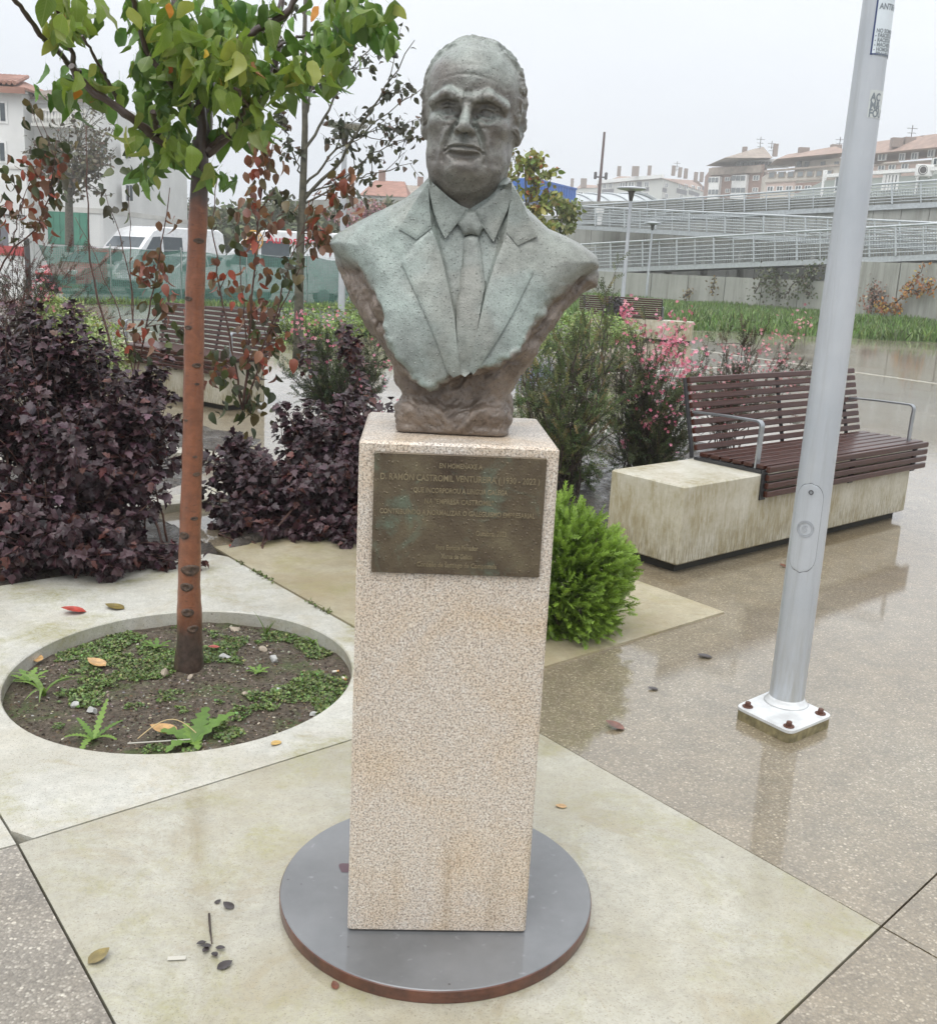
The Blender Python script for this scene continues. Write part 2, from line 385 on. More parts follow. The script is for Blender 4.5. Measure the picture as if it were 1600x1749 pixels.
# planting beds behind (wet mulch)
def bed(name, poly, amp=.03, z=.012, step=.09):
    P = np.array(poly); x0, y0 = P.min(0); x1, y1 = P.max(0)
    bpts = []
    for i in range(len(P)):
        a, b = P[i], P[(i + 1) % len(P)]; k = max(2, int(np.linalg.norm(b - a) / step))
        bpts += [a + (b - a) * t for t in np.arange(k) / k]
    nb_ = len(bpts)
    gx, gy = np.meshgrid(np.arange(x0, x1, step), np.arange(y0, y1, step)); gp = np.c_[gx.ravel(), gy.ravel()] + RNG.uniform(-.2, .2, (gx.size, 2)) * step
    r = delaunay_2d_cdt([Vector(p) for p in bpts + list(gp)], [(i, (i + 1) % nb_) for i in range(nb_)], [list(range(nb_))], 1, 1e-5)
    v = np.array([tuple(p) for p in r[0]]); f = [tuple(q) for q in r[2]]
    zz = z + amp * (np.sin(v[:, 0] * 2.1 + 1) * np.cos(v[:, 1] * 1.7)) ** 2 + lump(v[:, 0], v[:, 1], 13, amp * .4) + lump(v[:, 0], v[:, 1], 41, amp * .2)
    edge = np.array([o[0] < nb_ if len(o) else False for o in r[3]])
    zz[edge] = -.01
    return mobj(name, np.c_[v, zz], f, MAT['mulch'], smooth=True, kind='structure')
q2 = gL + E2 * 2.2; q3 = gT + E2 * 2.2
bed('planting_bed', [q2 + V2(-.02, .02), q3 + V2(-.01, .012), q3 + E2 * 1.1 + V2(.02, .02), V2(-1.75, 8.6), V2(-3.6, 9.9), V2(-6.5, 8.6), V2(-6, 4.6)])
bed('planting_bed', [q3 + V2(.03, .02), tip + E2 * 2.23, tip + E2 * .9 + V2(.03, .02), V2(.72, 5.75), V2(2.55, 7.35), V2(2.2, 9.6), V2(-.2, 10.0), V2(-1.5, 8.5)])

# ================================================================== steel disc and pedestal
q = NT('wet_steel_top'); P_ = q.geo()
c_ = q.mix(q.ramp(q.noise(4, 5, .6, P_), [(.35, 0), (.65, 1)]), (.125, .13, .135), (.185, .19, .197))
c_ = q.mix(q.ramp(q.noise(28, 6, .7, P_), [(.62, 0), (.72, .6)]), c_, (.34, .35, .36))
c_ = q.mix(q.ramp(q.vor(16, P_), [(.03, .8), (.06, 0)]), c_, (.05, .045, .045))
q.fin(c_, .4, .1, q.bump(q.noise(90, 3, .6, P_), .12, .002), coat=1, coat_rough=.05, coat_ior=1.36, coat_normal=q.bump(q.noise(6, 3, .5, P_), .03, .004)); MAT['wet_steel_top'] = q.m
q = NT('rusty_rim'); P_ = q.geo()
q.fin(q.ramp(q.noise(20, 5, .65, P_), [(.3, (.05, .018, .012)), (.7, (.16, .06, .035))]), .5, 0, q.bump(q.noise(80, 3, .6, P_), .4, .002), coat=.4); MAT['rusty_rim'] = q.m
plain('primer_patch', (.10, .055, .07), .35, bump=.05)
DZ = .036
dc = V2(-.033, 2.268)
disc = thing('base_disc', (dc[0], dc[1], .002), 'dark grey steel disc with rusty rim lying under the granite pedestal', 'disc')
MB().lathe([(.384, 0), (.386, .004), (.386, DZ - .006), (.384, DZ - .004)], 128).build('rim', MAT['rusty_rim'], disc, auto=40)
MB().lathe([(.380, DZ - .012), (.3845, DZ - .0038), (.3825, DZ - .002), (.36, DZ - .002)], 128).build('top_plate', MAT['wet_steel_top'], disc, auto=40)
pp = G(590, 1483, DZ)[:2] - dc
pv = [(pp[0] + .016 * math.cos(a) * (1 + .3 * math.sin(3 * a)), pp[1] + .026 * math.sin(a) * (1 + .25 * math.cos(2 * a)), DZ - .0012) for a in np.arange(20) * .314]
mobj('paint_chip', pv, [tuple(range(20))], MAT['primer_patch'], disc)

q = NT('granite'); P_ = q.co()
n1 = q.noise(230, 2, .7, P_); n2 = q.noise(420, 2, .6, P_); nv = q.sep(q.vor(290, P_, 'F1', 'Color'))[0]
c_ = q.ramp(nv, [(0, (.68, .60, .51)), (.3, (.60, .51, .42)), (.55, (.74, .69, .62)), (.8, (.64, .53, .43)), (1, (.78, .74, .68))])
c_ = q.mix(q.ramp(n1, [(.40, 1), (.50, 0)]), c_, (.30, .255, .21))
c_ = q.mix(q.ramp(n2, [(.30, .9), (.40, 0)]), c_, (.12, .105, .09))
st = q.math('MULTIPLY', q.ramp(q.noise(4.5, 5, .6, P_, .6), [(.46, 0), (.70, 1)]), .45)
c_ = q.mix(st, c_, q.mix(1, c_, (1.0, .80, .52), 'MULTIPLY'))
c_ = q.mix(q.ramp(q.vor(22, P_), [(.012, .85), (.03, 0)]), c_, (.04, .035, .03))
run = q.math('MULTIPLY', q.ramp(q.noise(3.2, 6, .7, q.co('Object', (6, 6, .55)), .5), [(.50, 0), (.68, .55)]), q.ramp(q.noise(2.1, 3, .6, P_), [(.4, 0), (.6, 1)]))
c_ = q.mix(run, c_, q.mix(1, c_, (.62, .56, .46), 'MULTIPLY'))
q.fin(c_, .5, 0, q.bump(q.math('ADD', n1, n2), .35, .002), coat=.35, coat_rough=.18); MAT['granite'] = q.m
pa = math.atan2(2.08964 - 2.06538, .18208 + .23037)
PW, PD, PTOP = .4132, .408, 1.186
pu, pn = V2(math.cos(pa), math.sin(pa)), V2(-math.sin(pa), math.cos(pa))
pf = V2((-.23037 + .18208) / 2, (2.06538 + 2.08964) / 2)
pc = pf + pn * PD / 2
PZ = DZ + .001
ped = thing('pedestal', (pc[0], pc[1], PZ), 'tall square speckled beige granite pedestal carrying the bust', 'pedestal', rz=pa)
b_ = MB(); b_.box((0, 0, (PTOP - PZ) / 2), (PW, PD, PTOP - PZ), bev=.006); b_.build('shaft', MAT['granite'], ped)
q = NT('plaque_bronze'); P_ = q.co()
c_ = q.ramp(q.noise(12, 6, .65, P_), [(.3, (.075, .052, .034)), (.55, (.135, .105, .066)), (.75, (.20, .165, .10))])
c_ = q.mix(q.math('MULTIPLY', q.ramp(q.noise(9, 6, .7, P_, .8), [(.55, 0), (.68, 1)]), .7), c_, (.17, .22, .16))
c_ = q.mix(q.ramp(q.noise(260, 3, .7, P_), [(.3, .6), (.42, 0)]), c_, (.035, .026, .018))
drop = q.ramp(q.vor(95, P_), [(.0, 1), (.18, .7), (.26, 0)])
q.fin(c_, .42, .55, q.bump(q.math('ADD', q.noise(220, 3, .7, P_), q.math('MULTIPLY', drop, 1.5)), .5, .0025), coat=.35, coat_rough=.12); MAT['plaque_bronze'] = q.m
q = NT('worn_letters'); P_ = q.co()
q.fin(q.ramp(q.noise(50, 4, .7, P_), [(.3, (.20, .155, .09)), (.7, (.36, .30, .185))]), .4, .5, coat=.2); MAT['worn_letters'] = q.m
plq = MB().box((.003, -PD / 2 - .0035, 1.036 - PZ), (.355, .011, .257), bev=.0015).build('plaque', MAT['plaque_bronze'], ped)
plq['label'] = 'dark patinated bronze plaque with raised lettering'
# frame edge of the plaque
def text_mesh(body, size, extrude=.001, bold=0.0, width=None, align='CENTER', sp=1.0):
    cu = bpy.data.curves.new('lettering', 'FONT'); cu.body = body; cu.size = size; cu.extrude = extrude; cu.offset = bold
    cu.align_x = align; cu.align_y = 'CENTER'; cu.resolution_u = 3; cu.space_character = sp
    o = bpy.data.objects.new('lettering', cu); COL.objects.link(o)
    dg = bpy.context.evaluated_depsgraph_get(); dg.update()
    me = bpy.data.meshes.new_from_object(o.evaluated_get(dg)); bpy.data.objects.remove(o)
    v = np.zeros(len(me.vertices) * 3); me.vertices.foreach_get('co', v); v = v.reshape(-1, 3)
    if width: 
        w0 = v[:, 0].max() - v[:, 0].min(); v[:, 0] *= width / w0
    fs = [tuple(p.vertices) for p in me.polygons]; bpy.data.meshes.remove(me)
    return v, fs
rows = [('EN HOMENAXE A', .003, 1.1408, .0885, .0115), ('D. RAMÓN CASTROMIL VENTUREIRA ( 1930 - 2022 )', .0038, 1.1142, .329, .0150), ('QUE INCORPOROU A LINGUA GALEGA', .0052, 1.0882, .195, .0118),
        ('NA "EMPRESA CASTROMIL"', .0031, 1.065, .143, .0118), ('CONTRIBUÍNDO A NORMALIZAR O GALEGUISMO EMPRESARIAL', .001, 1.041, .323, .0118), ('Outubro, 2023', .0735, .9995, .064, .0125),
        ('Foro Enrique Peinador', .003, .9668, .088, .0115), ('Xunta de Galicia', .004, .9476, .066, .0115), ('Concello de Santiago de Compostela', .0047, .9285, .168, .0115)]
for body, cx, cz, w, s in rows:
    v, fs = text_mesh(body, s * 1.25, .0012, .00022, w)
    vv = np.stack([v[:, 0] + cx, -PD / 2 - .0095 - v[:, 2], v[:, 1] + cz - PZ], -1)
    mobj('lettering', vv, fs, MAT['worn_letters'], plq)
# ================================================================== lamp post beside the pedestal
q = NT('pale_grey_paint'); P_ = q.geo()
c_ = q.mix(q.ramp(q.noise(3, 5, .6, P_), [(.35, 0), (.65, 1)]), (.43, .46, .495), (.50, .525, .555))
c_ = q.mix(q.ramp(q.noise(60, 5, .7, P_), [(.70, 0), (.76, .5)]), c_, (.2, .19, .17))
gz_ = q.math('MULTIPLY', q.ramp(q.sep(P_)[2], [(.05, 1), (.45, 0)]), q.ramp(q.noise(6, 5, .7, q.co('Object', (9, 9, .9))), [(.35, 0), (.65, .75)]))
c_ = q.mix(gz_, c_, (.30, .285, .24))
c_ = q.mix(q.math('MULTIPLY', q.ramp(q.noise(5, 5, .7, q.co('Object', (7, 7, .35))), [(.52, 0), (.70, 1)]), .4), c_, (.33, .34, .34))
vdr = q.ramp(q.vor(120, P_), [(0, 1), (.16, .6), (.24, 0)])
q.fin(c_, .38, .1, q.bump(vdr, .25, .002), coat=.3, coat_rough=.15); MAT['pale_grey_paint'] = q.m
plain('plate_white_paint', (.60, .61, .61), .35, coat=.6, bump=.05, var=.22, scale=14)
plain('rusty_bolt', (.10, .04, .025), .55, scale=60, bump=.4)
plain('mossy_edge', (.20, .17, .09), .8, var=.5, scale=30)
plain('dark_line', (.10, .105, .115), .5, bump=0)
plain('sticker_white', (.66, .72, .76), .35, bump=0)
plain('sticker_blue', (.035, .055, .15), .4, bump=0)
plain('sticker_clear', (.58, .61, .60), .3, bump=0)
plain('sticker_grey', (.22, .25, .27), .4, bump=0)
def cyl_patch(R, a0, a1, z0, z1, off, na=18, nz=12, rnd=0.0, taper=None):
    """curved sheet on the pole; angle 0 faces the camera, positive to the right"""
    V, F = [], []
    for i in range(nz + 1):
        z = z0 + (z1 - z0) * i / nz; k = 1.0
        if rnd:
            e = min(z - z0, z1 - z); 
            k = math.sqrt(max(0, 1 - (1 - min(1, e / rnd)) ** 2)) if e < rnd else 1.0
        for j in range(na + 1):
            a = (a0 + a1) / 2 + ((a1 - a0) / 2) * (2 * j / na - 1) * k
            r = (R(z) if callable(R) else R) + off
            V.append((r * math.sin(a), -r * math.cos(a), z))
    for i in range(nz):
        for j in range(na): F.append((i * (na + 1) + j, i * (na + 1) + j + 1, (i + 1) * (na + 1) + j + 1, (i + 1) * (na + 1) + j))
    return V, F
def wrap(v, R, a_c, zc, off):
    a = a_c + v[:, 0] / R; r = R + off + v[:, 2]
    return np.stack([r * np.sin(a), -r * np.cos(a), v[:, 1] + zc], -1)
pb = G(1342, 1199, .045)
pR = lambda z: float(np.interp(z, [0, .6, 1.3, 2.05, 2.45, 3.9], [.0625, .0610, .0570, .0500, .0470, .040]))
lang = math.atan2(pb[0], pb[1])
lp = thing('lamp_post', (pb[0], pb[1], 0), 'tall pale grey steel lamp post with stickers and bolted base plate near the pedestal', 'lamp post')
zs = np.linspace(.045, 3.9, 40)
MB().tube([(0, 0, z) for z in zs], [pR(z) for z in zs], 40).build('pole', MAT['pale_grey_paint'], lp, auto=40)
pc4 = [G(x, y, .045)[:2] - pb[:2] for x, y in ((1255, 1206), (1350, 1252), (1423, 1222), (1326, 1176))]
cc = np.mean(pc4, 0); rp_ = []
for i in range(4):
    a, b, d = pc4[i - 1], pc4[i], pc4[(i + 1) % 4]
    for t in np.linspace(0, 1, 6):
        p0 = b + (a - b) * .13; p1 = b; p2 = b + (d - b) * .13
        rp_.append(p0 * (1 - t) ** 2 + 2 * p1 * t * (1 - t) + p2 * t * t)
MB().prism(rp_, .036, .046).build('base_plate', MAT['plate_white_paint'], lp)
MB().prism([cc + (p - cc) * .99 for p in rp_], 0, .036).build('grout_bed', MAT['mossy_edge'], lp)
MB().lathe([(.080, .046), (.075, .05), (pR(0) + .003, .062), (pR(0) + .001, .07)], 40).build('weld_collar', MAT['plate_white_paint'], lp, smooth=True)
for i in range(4):
    p = cc + (pc4[i] - cc) * .74
    MB().lathe([(.019, .0462), (.019, .049), (.0185, .0495)], 20, (p[0], p[1], 0)).lathe([(.0105, .0495), (.0105, .063), (.009, .065)], 6, (p[0], p[1], 0)).build('bolt', MAT['rusty_bolt'], lp)
hz0, hz1 = float(AY(1371, 980, pb[1] - .07)[2]), float(AY(1390, 828, pb[1] - .07)[2])
def angc(deg): return math.radians(deg) - lang
ha0, ha1 = angc(-56) , angc(34)
V_, F_ = cyl_patch(pR, ha0 - .03, ha1 + .03, hz0 - .0025, hz1 + .0025, .0006, rnd=.06, nz=40); mobj('hatch_gap', V_, F_, MAT['dark_line'], lp, True)
V_, F_ = cyl_patch(pR, ha0, ha1, hz0, hz1, .0016, rnd=.058, nz=40); hat = mobj('hatch_cover', V_, F_, MAT['pale_grey_paint'], lp, True)
R9 = pR(.5) + .0016; hc = (ha0 + ha1) / 2
def disc2(r0, r1, n=28, th=.0012):
    t = np.arange(n) * 2 * math.pi / n; v = []
    for r, z in ((r0, 0), (r0, th), (r1, th), (r1, 0)): v.append(np.stack([r * np.cos(t), r * np.sin(t), t * 0 + z], -1))
    return np.vstack(v), [(k * n + i, k * n + (i + 1) % n, (k + 1) * n + (i + 1) % n, (k + 1) * n + i) for k in range(3) for i in range(n)]
ez = float(AY(1368, 905, pb[1] - .07)[2])
plain('emblem_grey', (.36, .38, .41), .4, bump=.05)
for r0, r1 in ((.027, .030), (.0215, .0232)):
    v, f = disc2(r0, r1); mobj('emblem_ring', wrap(v, R9, hc, ez, .0), f, MAT['emblem_grey'], hat)
for s, bold in (('S', .0006), ('C', .0004)):
    v, f = text_mesh(s, .034 if s == 'S' else .03, .0008, bold); mobj('emblem_letter', wrap(v + np.array([.001 if s == 'S' else -.003, 0, 0]), R9, hc, ez, .0), f, MAT['emblem_grey'], hat)
kz = float(AY(1376, 842, pb[1] - .07)[2])
v, f = disc2(.0045, .0085); mobj('lock', wrap(v, R9, hc + .06, kz, .0003), f, MAT['dark_line'], hat)
# stickers
sz0, sz1 = float(AY(1505, 99, pb[1])[2]), float(AY(1520, -40, pb[1])[2])
a0, a1 = angc(-6), angc(112)
def sticker(z0, z1, a0, a1, border, lines, label, R):
    V, F = cyl_patch(pR, a0, a1, z0, z1, .0006, nz=16)
    st = mobj('sticker', V, F, MAT['sticker_white' if border else 'sticker_clear'], lp, True); st['label'] = label
    if border:
        w = .0045
        for q0, q1, y0, y1 in ((a0, a0 + w / R * 1.1, z0, z1), (a0, a1, z0, z0 + w)):
            V, F = cyl_patch(pR, q0, q1, y0, y1, .0010, nz=12); mobj('sticker_border', V, F, MAT['sticker_blue'], st, True)
    for body, x, z, s, bold in lines:
        v, f = text_mesh(body, s, .0001, bold, align='LEFT'); v[:, 0] *= .8
        a_ = a0 + x / R
        mobj('lettering', wrap(v, pR(z), a_, z, .0011), f, MAT['sticker_grey'], st)
Rm = pR(2.35)
H = sz1 - sz0
zl = lambda py: float(AY(1510, py, pb[1] - .05)[2])
sticker(sz0, sz1, a0, a1, True, [('ANTIFA', .010, zl(10), .024, .0006), ('NO SOMOS', .010, zl(52), .016, .0005), ('- FASCISTAS', .008, zl(60), .0155, .0005), ('- RACISTAS', .008, zl(68), .0155, .0005), ('- MACHISTAS', .008, zl(76), .0155, .0005), ('- HOMOFOBAS', .008, zl(84), .0155, .0005), ('- TRANSFOBAS', .008, zl(92), .0155, .0005)], 'white sticker with navy border and grey capitals near the top', Rm)
z0, z1 = float(AY(1500, 201, pb[1] - .05)[2]), float(AY(1500, 153, pb[1] - .05)[2])
sticker(z0, z1, angc(12), angc(95), False, [('AC', .004, z1 - .022, .032, .0012), ('M&', .004, z1 - .046, .032, .0012), ('FOU', .003, z1 - .07, .032, .0012)], 'small worn sticker with grey outlined letters', pR(2.1))
# lamp head, above the picture
MB().lathe([(.05, 3.88), (.09, 3.92), (.32, 3.98), (.33, 4.0), (.30, 4.02), (.05, 4.06)], 32).build('lamp_head', MAT['pale_grey_paint'], lp, auto=40)

# ================================================================== benches
q = NT('bench_concrete'); P_ = q.co(); ob = q.co('Object')
stv = q.noise(7, 6, .7, q.co('Object', (4.5, 4.5, 1.0)), .5); 
c_ = q.mix(q.ramp(q.noise(40, 5, .7, P_), [(.3, 0), (.7, 1)]), (.50, .48, .40), (.62, .60, .52))
c_ = q.mix(q.math('MULTIPLY', q.ramp(q.noise(2.3, 4, .6, P_), [(.34, 0), (.56, 1)]), q.ramp(stv, [(.30, .15), (.66, .85)])), c_, (.25, .195, .07))
zz_ = q.sep(P_)[2]
grime = q.math('MULTIPLY', q.ramp(zz_, [(.05, 1), (.30, 0)]), q.ramp(q.noise(30, 5, .7, q.co('Object', (3, 3, .35))), [(.42, 0), (.62, .8)]))
c_ = q.mix(grime, c_, (.13, .105, .05))
c_ = q.mix(q.ramp(q.noise(150, 3, .7, P_), [(.28, .8), (.36, 0)]), c_, (.12, .10, .07))
q.fin(c_, .55, 0, q.bump(q.noise(120, 4, .7, P_), .3, .003), coat=.3, coat_rough=.12); MAT['bench_concrete'] = q.m
q = NT('brown_slat'); P_ = q.co('Object', (.6, 30, 30))
c_ = q.ramp(q.noise(3, 5, .6, P_), [(.3, (.036, .011, .007)), (.7, (.072, .022, .013))])
q.fin(c_, .32, 0, q.bump(q.noise(14, 3, .6, P_), .12, .002), coat=.3, coat_rough=.12, spec=.3); MAT['brown_slat'] = q.m
plain('bench_steel', (.36, .38, .40), .3, .8, bump=.05)
plain('black_steel', (.03, .03, .032), .4, bump=.1)
plain('plinth_dark', (.03, .028, .022), .8)
BL, BW, BH = 2.47, .50, .478
_slats = {}
def bench(loc, rz, label, mirror=False):
    t = thing('bench', loc, label, 'bench', 'concrete and slat benches on the plaza', rz)
    sx = -1 if mirror else 1
    def o(name, fn, mat, par=t):
        m = MB(); fn(m)
        for v in m.V: v[:, 0] = v[:, 0] if not mirror else BL - v[:, 0]
        if mirror: m.F = [tuple(reversed(f)) for f in m.F]
        return m.build(name, MAT[mat], par)
    o('plinth', lambda m: m.box((BL / 2, BW / 2, .026), (BL - .10, BW - .10, .052)), 'plinth_dark')
    o('concrete_block', lambda m: m.box((BL / 2, BW / 2, .052 + (BH - .052) / 2), (BL, BW, BH - .052), bev=.008), 'bench_concrete')
    s0, s1 = .71, 2.60
    key = 'm' if mirror else 'n'
    if key not in _slats:
        m = MB().box((0, 0, 0), (s1 - s0, .035, .026), bev=.004); _slats[key] = mesh_np('slat', np.vstack(m.V), m.F, MAT['brown_slat'])
        m = MB().box((0, 0, 0), (s1 - s0, .060, .026), bev=.004); _slats[key + 'w'] = mesh_np('slat', np.vstack(m.V), m.F, MAT['brown_slat'])
    me = _slats[key]; wide = _slats[key + 'w']; xc = (s0 + s1) / 2; xc = BL - xc if mirror else xc
    def slat(y, z, rx, mesh=None):
        q = bpy.data.objects.new('slat', mesh or me); put(q, t); q.location = (xc, y, z); q.rotation_euler = (rx, 0, 0)
    for k in range(6): slat(.032 + k * .0765, .513, 0, wide)
    for k in range(4): slat(-.026, .505 - k * .047, math.pi / 2)
    for k in range(9): slat(.478 + k * .0125, .548 + k * .0485, math.radians(75.5))
    for xs in (s0 + .004, (s0 + s1) / 2 + .02, s1 - .12):
        o('support_strap', lambda m: m.tube([(xs, .50, .484), (xs, .505, .53), (xs, .606, .945)], .014, 6), 'black_steel')
        o('support_strap', lambda m: m.box((xs, .235, .489), (.05, .46, .018)).box((xs, -.006, .415), (.05, .010, .17)), 'black_steel')
    for xs in (s0 + .012, s1 - .105):
        pth = [(xs, .055, .50), (xs, .052, .70), (xs, .05, .735)] + [(xs, .05 + .03 * (1 - math.cos(a)), .735 + .03 * math.sin(a)) for a in np.linspace(.3, math.pi / 2, 5)] + [(xs, .3, .763), (xs, .52, .755)]
        def arm(m):
            P = np.array(pth); n = len(P); V = []
            T = np.gradient(P, axis=0); T /= np.linalg.norm(T, axis=1)[:, None]
            N = np.stack([T[:, 0] * 0, -T[:, 2], T[:, 1]], -1)
            for i in range(n):
                for dx, dn in ((-.020, -.005), (.020, -.005), (.020, .005), (-.020, .005)): V.append(P[i] + np.array([dx, 0, 0]) + N[i] * dn)
            F = [(i * 4 + j, i * 4 + (j + 1) % 4, i * 4 + 4 + (j + 1) % 4, i * 4 + 4 + j) for i in range(n - 1) for j in range(4)] + [(3, 2, 1, 0), (4 * n - 4, 4 * n - 3, 4 * n - 2, 4 * n - 1)]
            m.add(V, F)
        o('armrest', arm, 'bench_steel')
    return t
bn = G(1155, 967, .052)
bench((bn[0], bn[1], .001), math.radians(41.4), 'long concrete bench with wet brown slat seat behind the lamp post')
lb = G(385, 694, .05); lb2 = G(190, 656, .05); la = math.atan2(lb[1] - lb2[1], lb[0] - lb2[0])
bench((lb[0] - BL * math.cos(la), lb[1] - BL * math.sin(la), .001), la, 'concrete bench with dark slats partly hidden behind the orange trunk', False)
fb = G(1182, 581, .05)
bench((fb[0], fb[1], .001), math.radians(180 - 14), 'small distant bench on the far side of the pink flowering shrub')
# ================================================================== bronze bust
def nrand(ix, iy, iz, seed):
    h = (ix * 374761393 + iy * 668265263 + iz * 2147483647 + seed * 974711) & 0x7fffffff
    h = ((h ^ (h >> 13)) * 1274126177) & 0x7fffffff
    return ((h ^ (h >> 16)) & 0xffff) / 65535.0
def vnoise(P, s, seed=0):
    Q = np.asarray(P, float) * s; I = np.floor(Q).astype(np.int64); f = Q - I; f = f * f * (3 - 2 * f); r = 0
    for dx in (0, 1):
        for dy in (0, 1):
            for dz in (0, 1):
                w = (f[:, 0] if dx else 1 - f[:, 0]) * (f[:, 1] if dy else 1 - f[:, 1]) * (f[:, 2] if dz else 1 - f[:, 2])
                r = r + w * nrand(I[:, 0] + dx, I[:, 1] + dy, I[:, 2] + dz, seed)
    return r - .5
def fbm(P, s, o=4, seed=0): return sum(vnoise(P, s * 2 ** k, seed + k) * .55 ** k for k in range(o))
def surface_nets(f, o, h):
    nx, ny, nz = f.shape; s = f < 0
    S = lambda a, i, j, k: a[i:nx - 1 + i, j:ny - 1 + j, k:nz - 1 + k]
    cnt = sum(S(s, i, j, k).astype(np.int8) for i in (0, 1) for j in (0, 1) for k in (0, 1))
    act = (cnt > 0) & (cnt < 8); idx = np.argwhere(act); vid = np.full(act.shape, -1, np.int32); vid[act] = np.arange(len(idx))
    i, j, k = idx.T
    acc = np.zeros((len(idx), 3)); n = np.zeros(len(idx))
    C = [(a, b, c) for a in (0, 1) for b in (0, 1) for c in (0, 1)]
    val = {c: f[i + c[0], j + c[1], k + c[2]] for c in C}
    for a in C:
        for ax in range(3):
            if a[ax] == 0:
                b = list(a); b[ax] = 1; b = tuple(b); va, vb = val[a], val[b]; m = (va < 0) != (vb < 0)
                t = np.where(m, va / np.where(m, va - vb, 1), 0)
                p = np.tile(np.array(a, float), (len(idx), 1)); p[:, ax] += t
                acc[m] += p[m]; n[m] += 1
    V = (idx + acc / n[:, None]) * h + np.asarray(o)
    F = []
    for ax in range(3):
        b, c = [(1, 2), (2, 0), (0, 1)][ax]
        lo = [slice(1, -1)] * 3; lo[ax] = slice(0, -1); hi = list(lo); hi[ax] = slice(1, None)
        A, B = s[tuple(lo)], s[tuple(hi)]; e = np.argwhere(A != B)
        if not len(e): continue
        base = e.copy(); base[:, b] += 1; base[:, c] += 1
        def g(db, dc):
            q = base.copy(); q[:, b] -= db; q[:, c] -= dc; return vid[q[:, 0], q[:, 1], q[:, 2]]
        Q = np.stack([g(1, 1), g(0, 1), g(0, 0), g(1, 0)], -1)
        fl = ~A[tuple(e.T)]; Q[fl] = Q[fl][:, ::-1]; F.append(Q)
    return V, np.vstack(F)
def smin(a, b, k): h = np.clip(.5 + .5 * (b - a) / k, 0, 1); return b + (a - b) * h - k * h * (1 - h)
def smax(a, b, k): return -smin(-a, -b, k)
def vnormals(V, F):
    n = np.cross(V[F[:, 2]] - V[F[:, 0]], V[F[:, 3]] - V[F[:, 1]]); N = np.zeros_like(V)
    for c in range(4): np.add.at(N, F[:, c], n)
    return N / (np.linalg.norm(N, axis=1)[:, None] + 1e-12)
def seg_d(x, z, pts):
    d = np.full(np.shape(x), 1e9)
    for (x0, z0), (x1, z1) in zip(pts[:-1], pts[1:]):
        ex, ez = x1 - x0, z1 - z0; t = np.clip(((x - x0) * ex + (z - z0) * ez) / (ex * ex + ez * ez + 1e-12), 0, 1)
        d = np.minimum(d, np.hypot(x - x0 - t * ex, z - z0 - t * ez))
    return d
def poly_sd(x, z, poly):
    P = list(poly) + [poly[0]]; d = seg_d(x, z, P); ins = np.zeros(np.shape(x), bool)
    for (x0, z0), (x1, z1) in zip(P[:-1], P[1:]):
        if z0 == z1: continue
        ins ^= ((z0 > z) != (z1 > z)) & (x < (x1 - x0) * (z - z0) / (z1 - z0) + x0)
    return np.where(ins, -d, d)
BO = np.array([pc[0], pc[1], PTOP])
# ---- chest front as a height field over (x, z)
def chest_y(x, z, carve=True):
    t = np.clip((.50 - z) / .34, 0, 1); t = t * t * (3 - 2 * t)
    d = .070 + .088 * t
    y = -d * np.sqrt(np.clip(1 - (np.abs(x + .005) / .37) ** 2.2, .02, 1)) + .006
    y = y + .010 * np.exp(-((x + .005) / .05) ** 2)          # hollow down the middle of the shirt
    if carve:
        sd_ = poly_sd(x, z, VEE); y = y + .013 * np.clip((-sd_ + .004) / .010, 0, 1)
    return y
def px2xz(pts, surf=None, Y=0.0):
    out = []
    for x, y in pts:
        yy = Y
        for _ in range(5):
            p = AY(x, y, BO[1] + yy) - BO
            if surf is None: break
            yy = float(surf(np.array(p[0]), np.array(p[2])))
        out.append((p[0], p[2]))
    return out
nocarve = lambda x, z: chest_y(x, z, False)
VEE = px2xz([(728, 305), (738, 383), (757, 450), (776, 542), (785, 640), (803, 640), (817, 555), (832, 491), (862, 392), (878, 318)], nocarve)
JP = px2xz([(738, 300), (722, 326), (690, 344), (640, 364), (596, 386), (572, 402), (564, 416)], None, .02) + \
     px2xz([(570, 434), (588, 450), (606, 468), (620, 492), (629, 520), (645, 546), (656, 580), (668, 610), (688, 638), (714, 658), (742, 667), (765, 652), (785, 641), (800, 646), (825, 637), (850, 628), (884, 610), (911, 568), (938, 528), (973, 497), (1006, 470)], nocarve) + \
     px2xz([(1023, 455), (1019, 438), (992, 420), (935, 392), (898, 356), (882, 330), (870, 304)], None, .02)
KP = px2xz([(738, 300), (690, 346), (640, 368), (598, 388), (570, 404), (566, 420), (576, 448), (609, 505), (648, 575), (674, 620), (692, 668), (690, 745), (866, 745), (864, 665), (898, 618), (930, 568), (981, 510), (1022, 468), (1019, 440), (990, 422), (935, 394), (898, 358), (870, 304)], None, .015)
h_ = .0032
gx = np.arange(-.34, .34, h_); gy = np.arange(-.19, .16, h_); gz = np.arange(-.02, .56, h_)
X2, Z2 = np.meshgrid(gx, gz, indexing='ij')
cy = chest_y(X2, Z2); dJ = poly_sd(X2, Z2, JP); dK = poly_sd(X2, Z2, KP)
back = .105 * np.sqrt(np.clip(1 - (np.abs(X2 + .02) / .36) ** 2.4, .02, 1)) + .01
kk = np.interp(Z2, [0, .20, .31, .6], [.014, .018, .065, .065])
Yg = gy[None, :, None].astype(np.float32)
e3 = lambda a: a[:, None, :].astype(np.float32)
fJ = smax(smax(e3(cy) - Yg, Yg - e3(back), .05), e3(dJ), e3(kk))
rec = .050 + .018 * np.clip((.22 - Z2) / .2, 0, 1)
cyK = np.maximum(chest_y(X2, Z2, False) + rec, -.098)
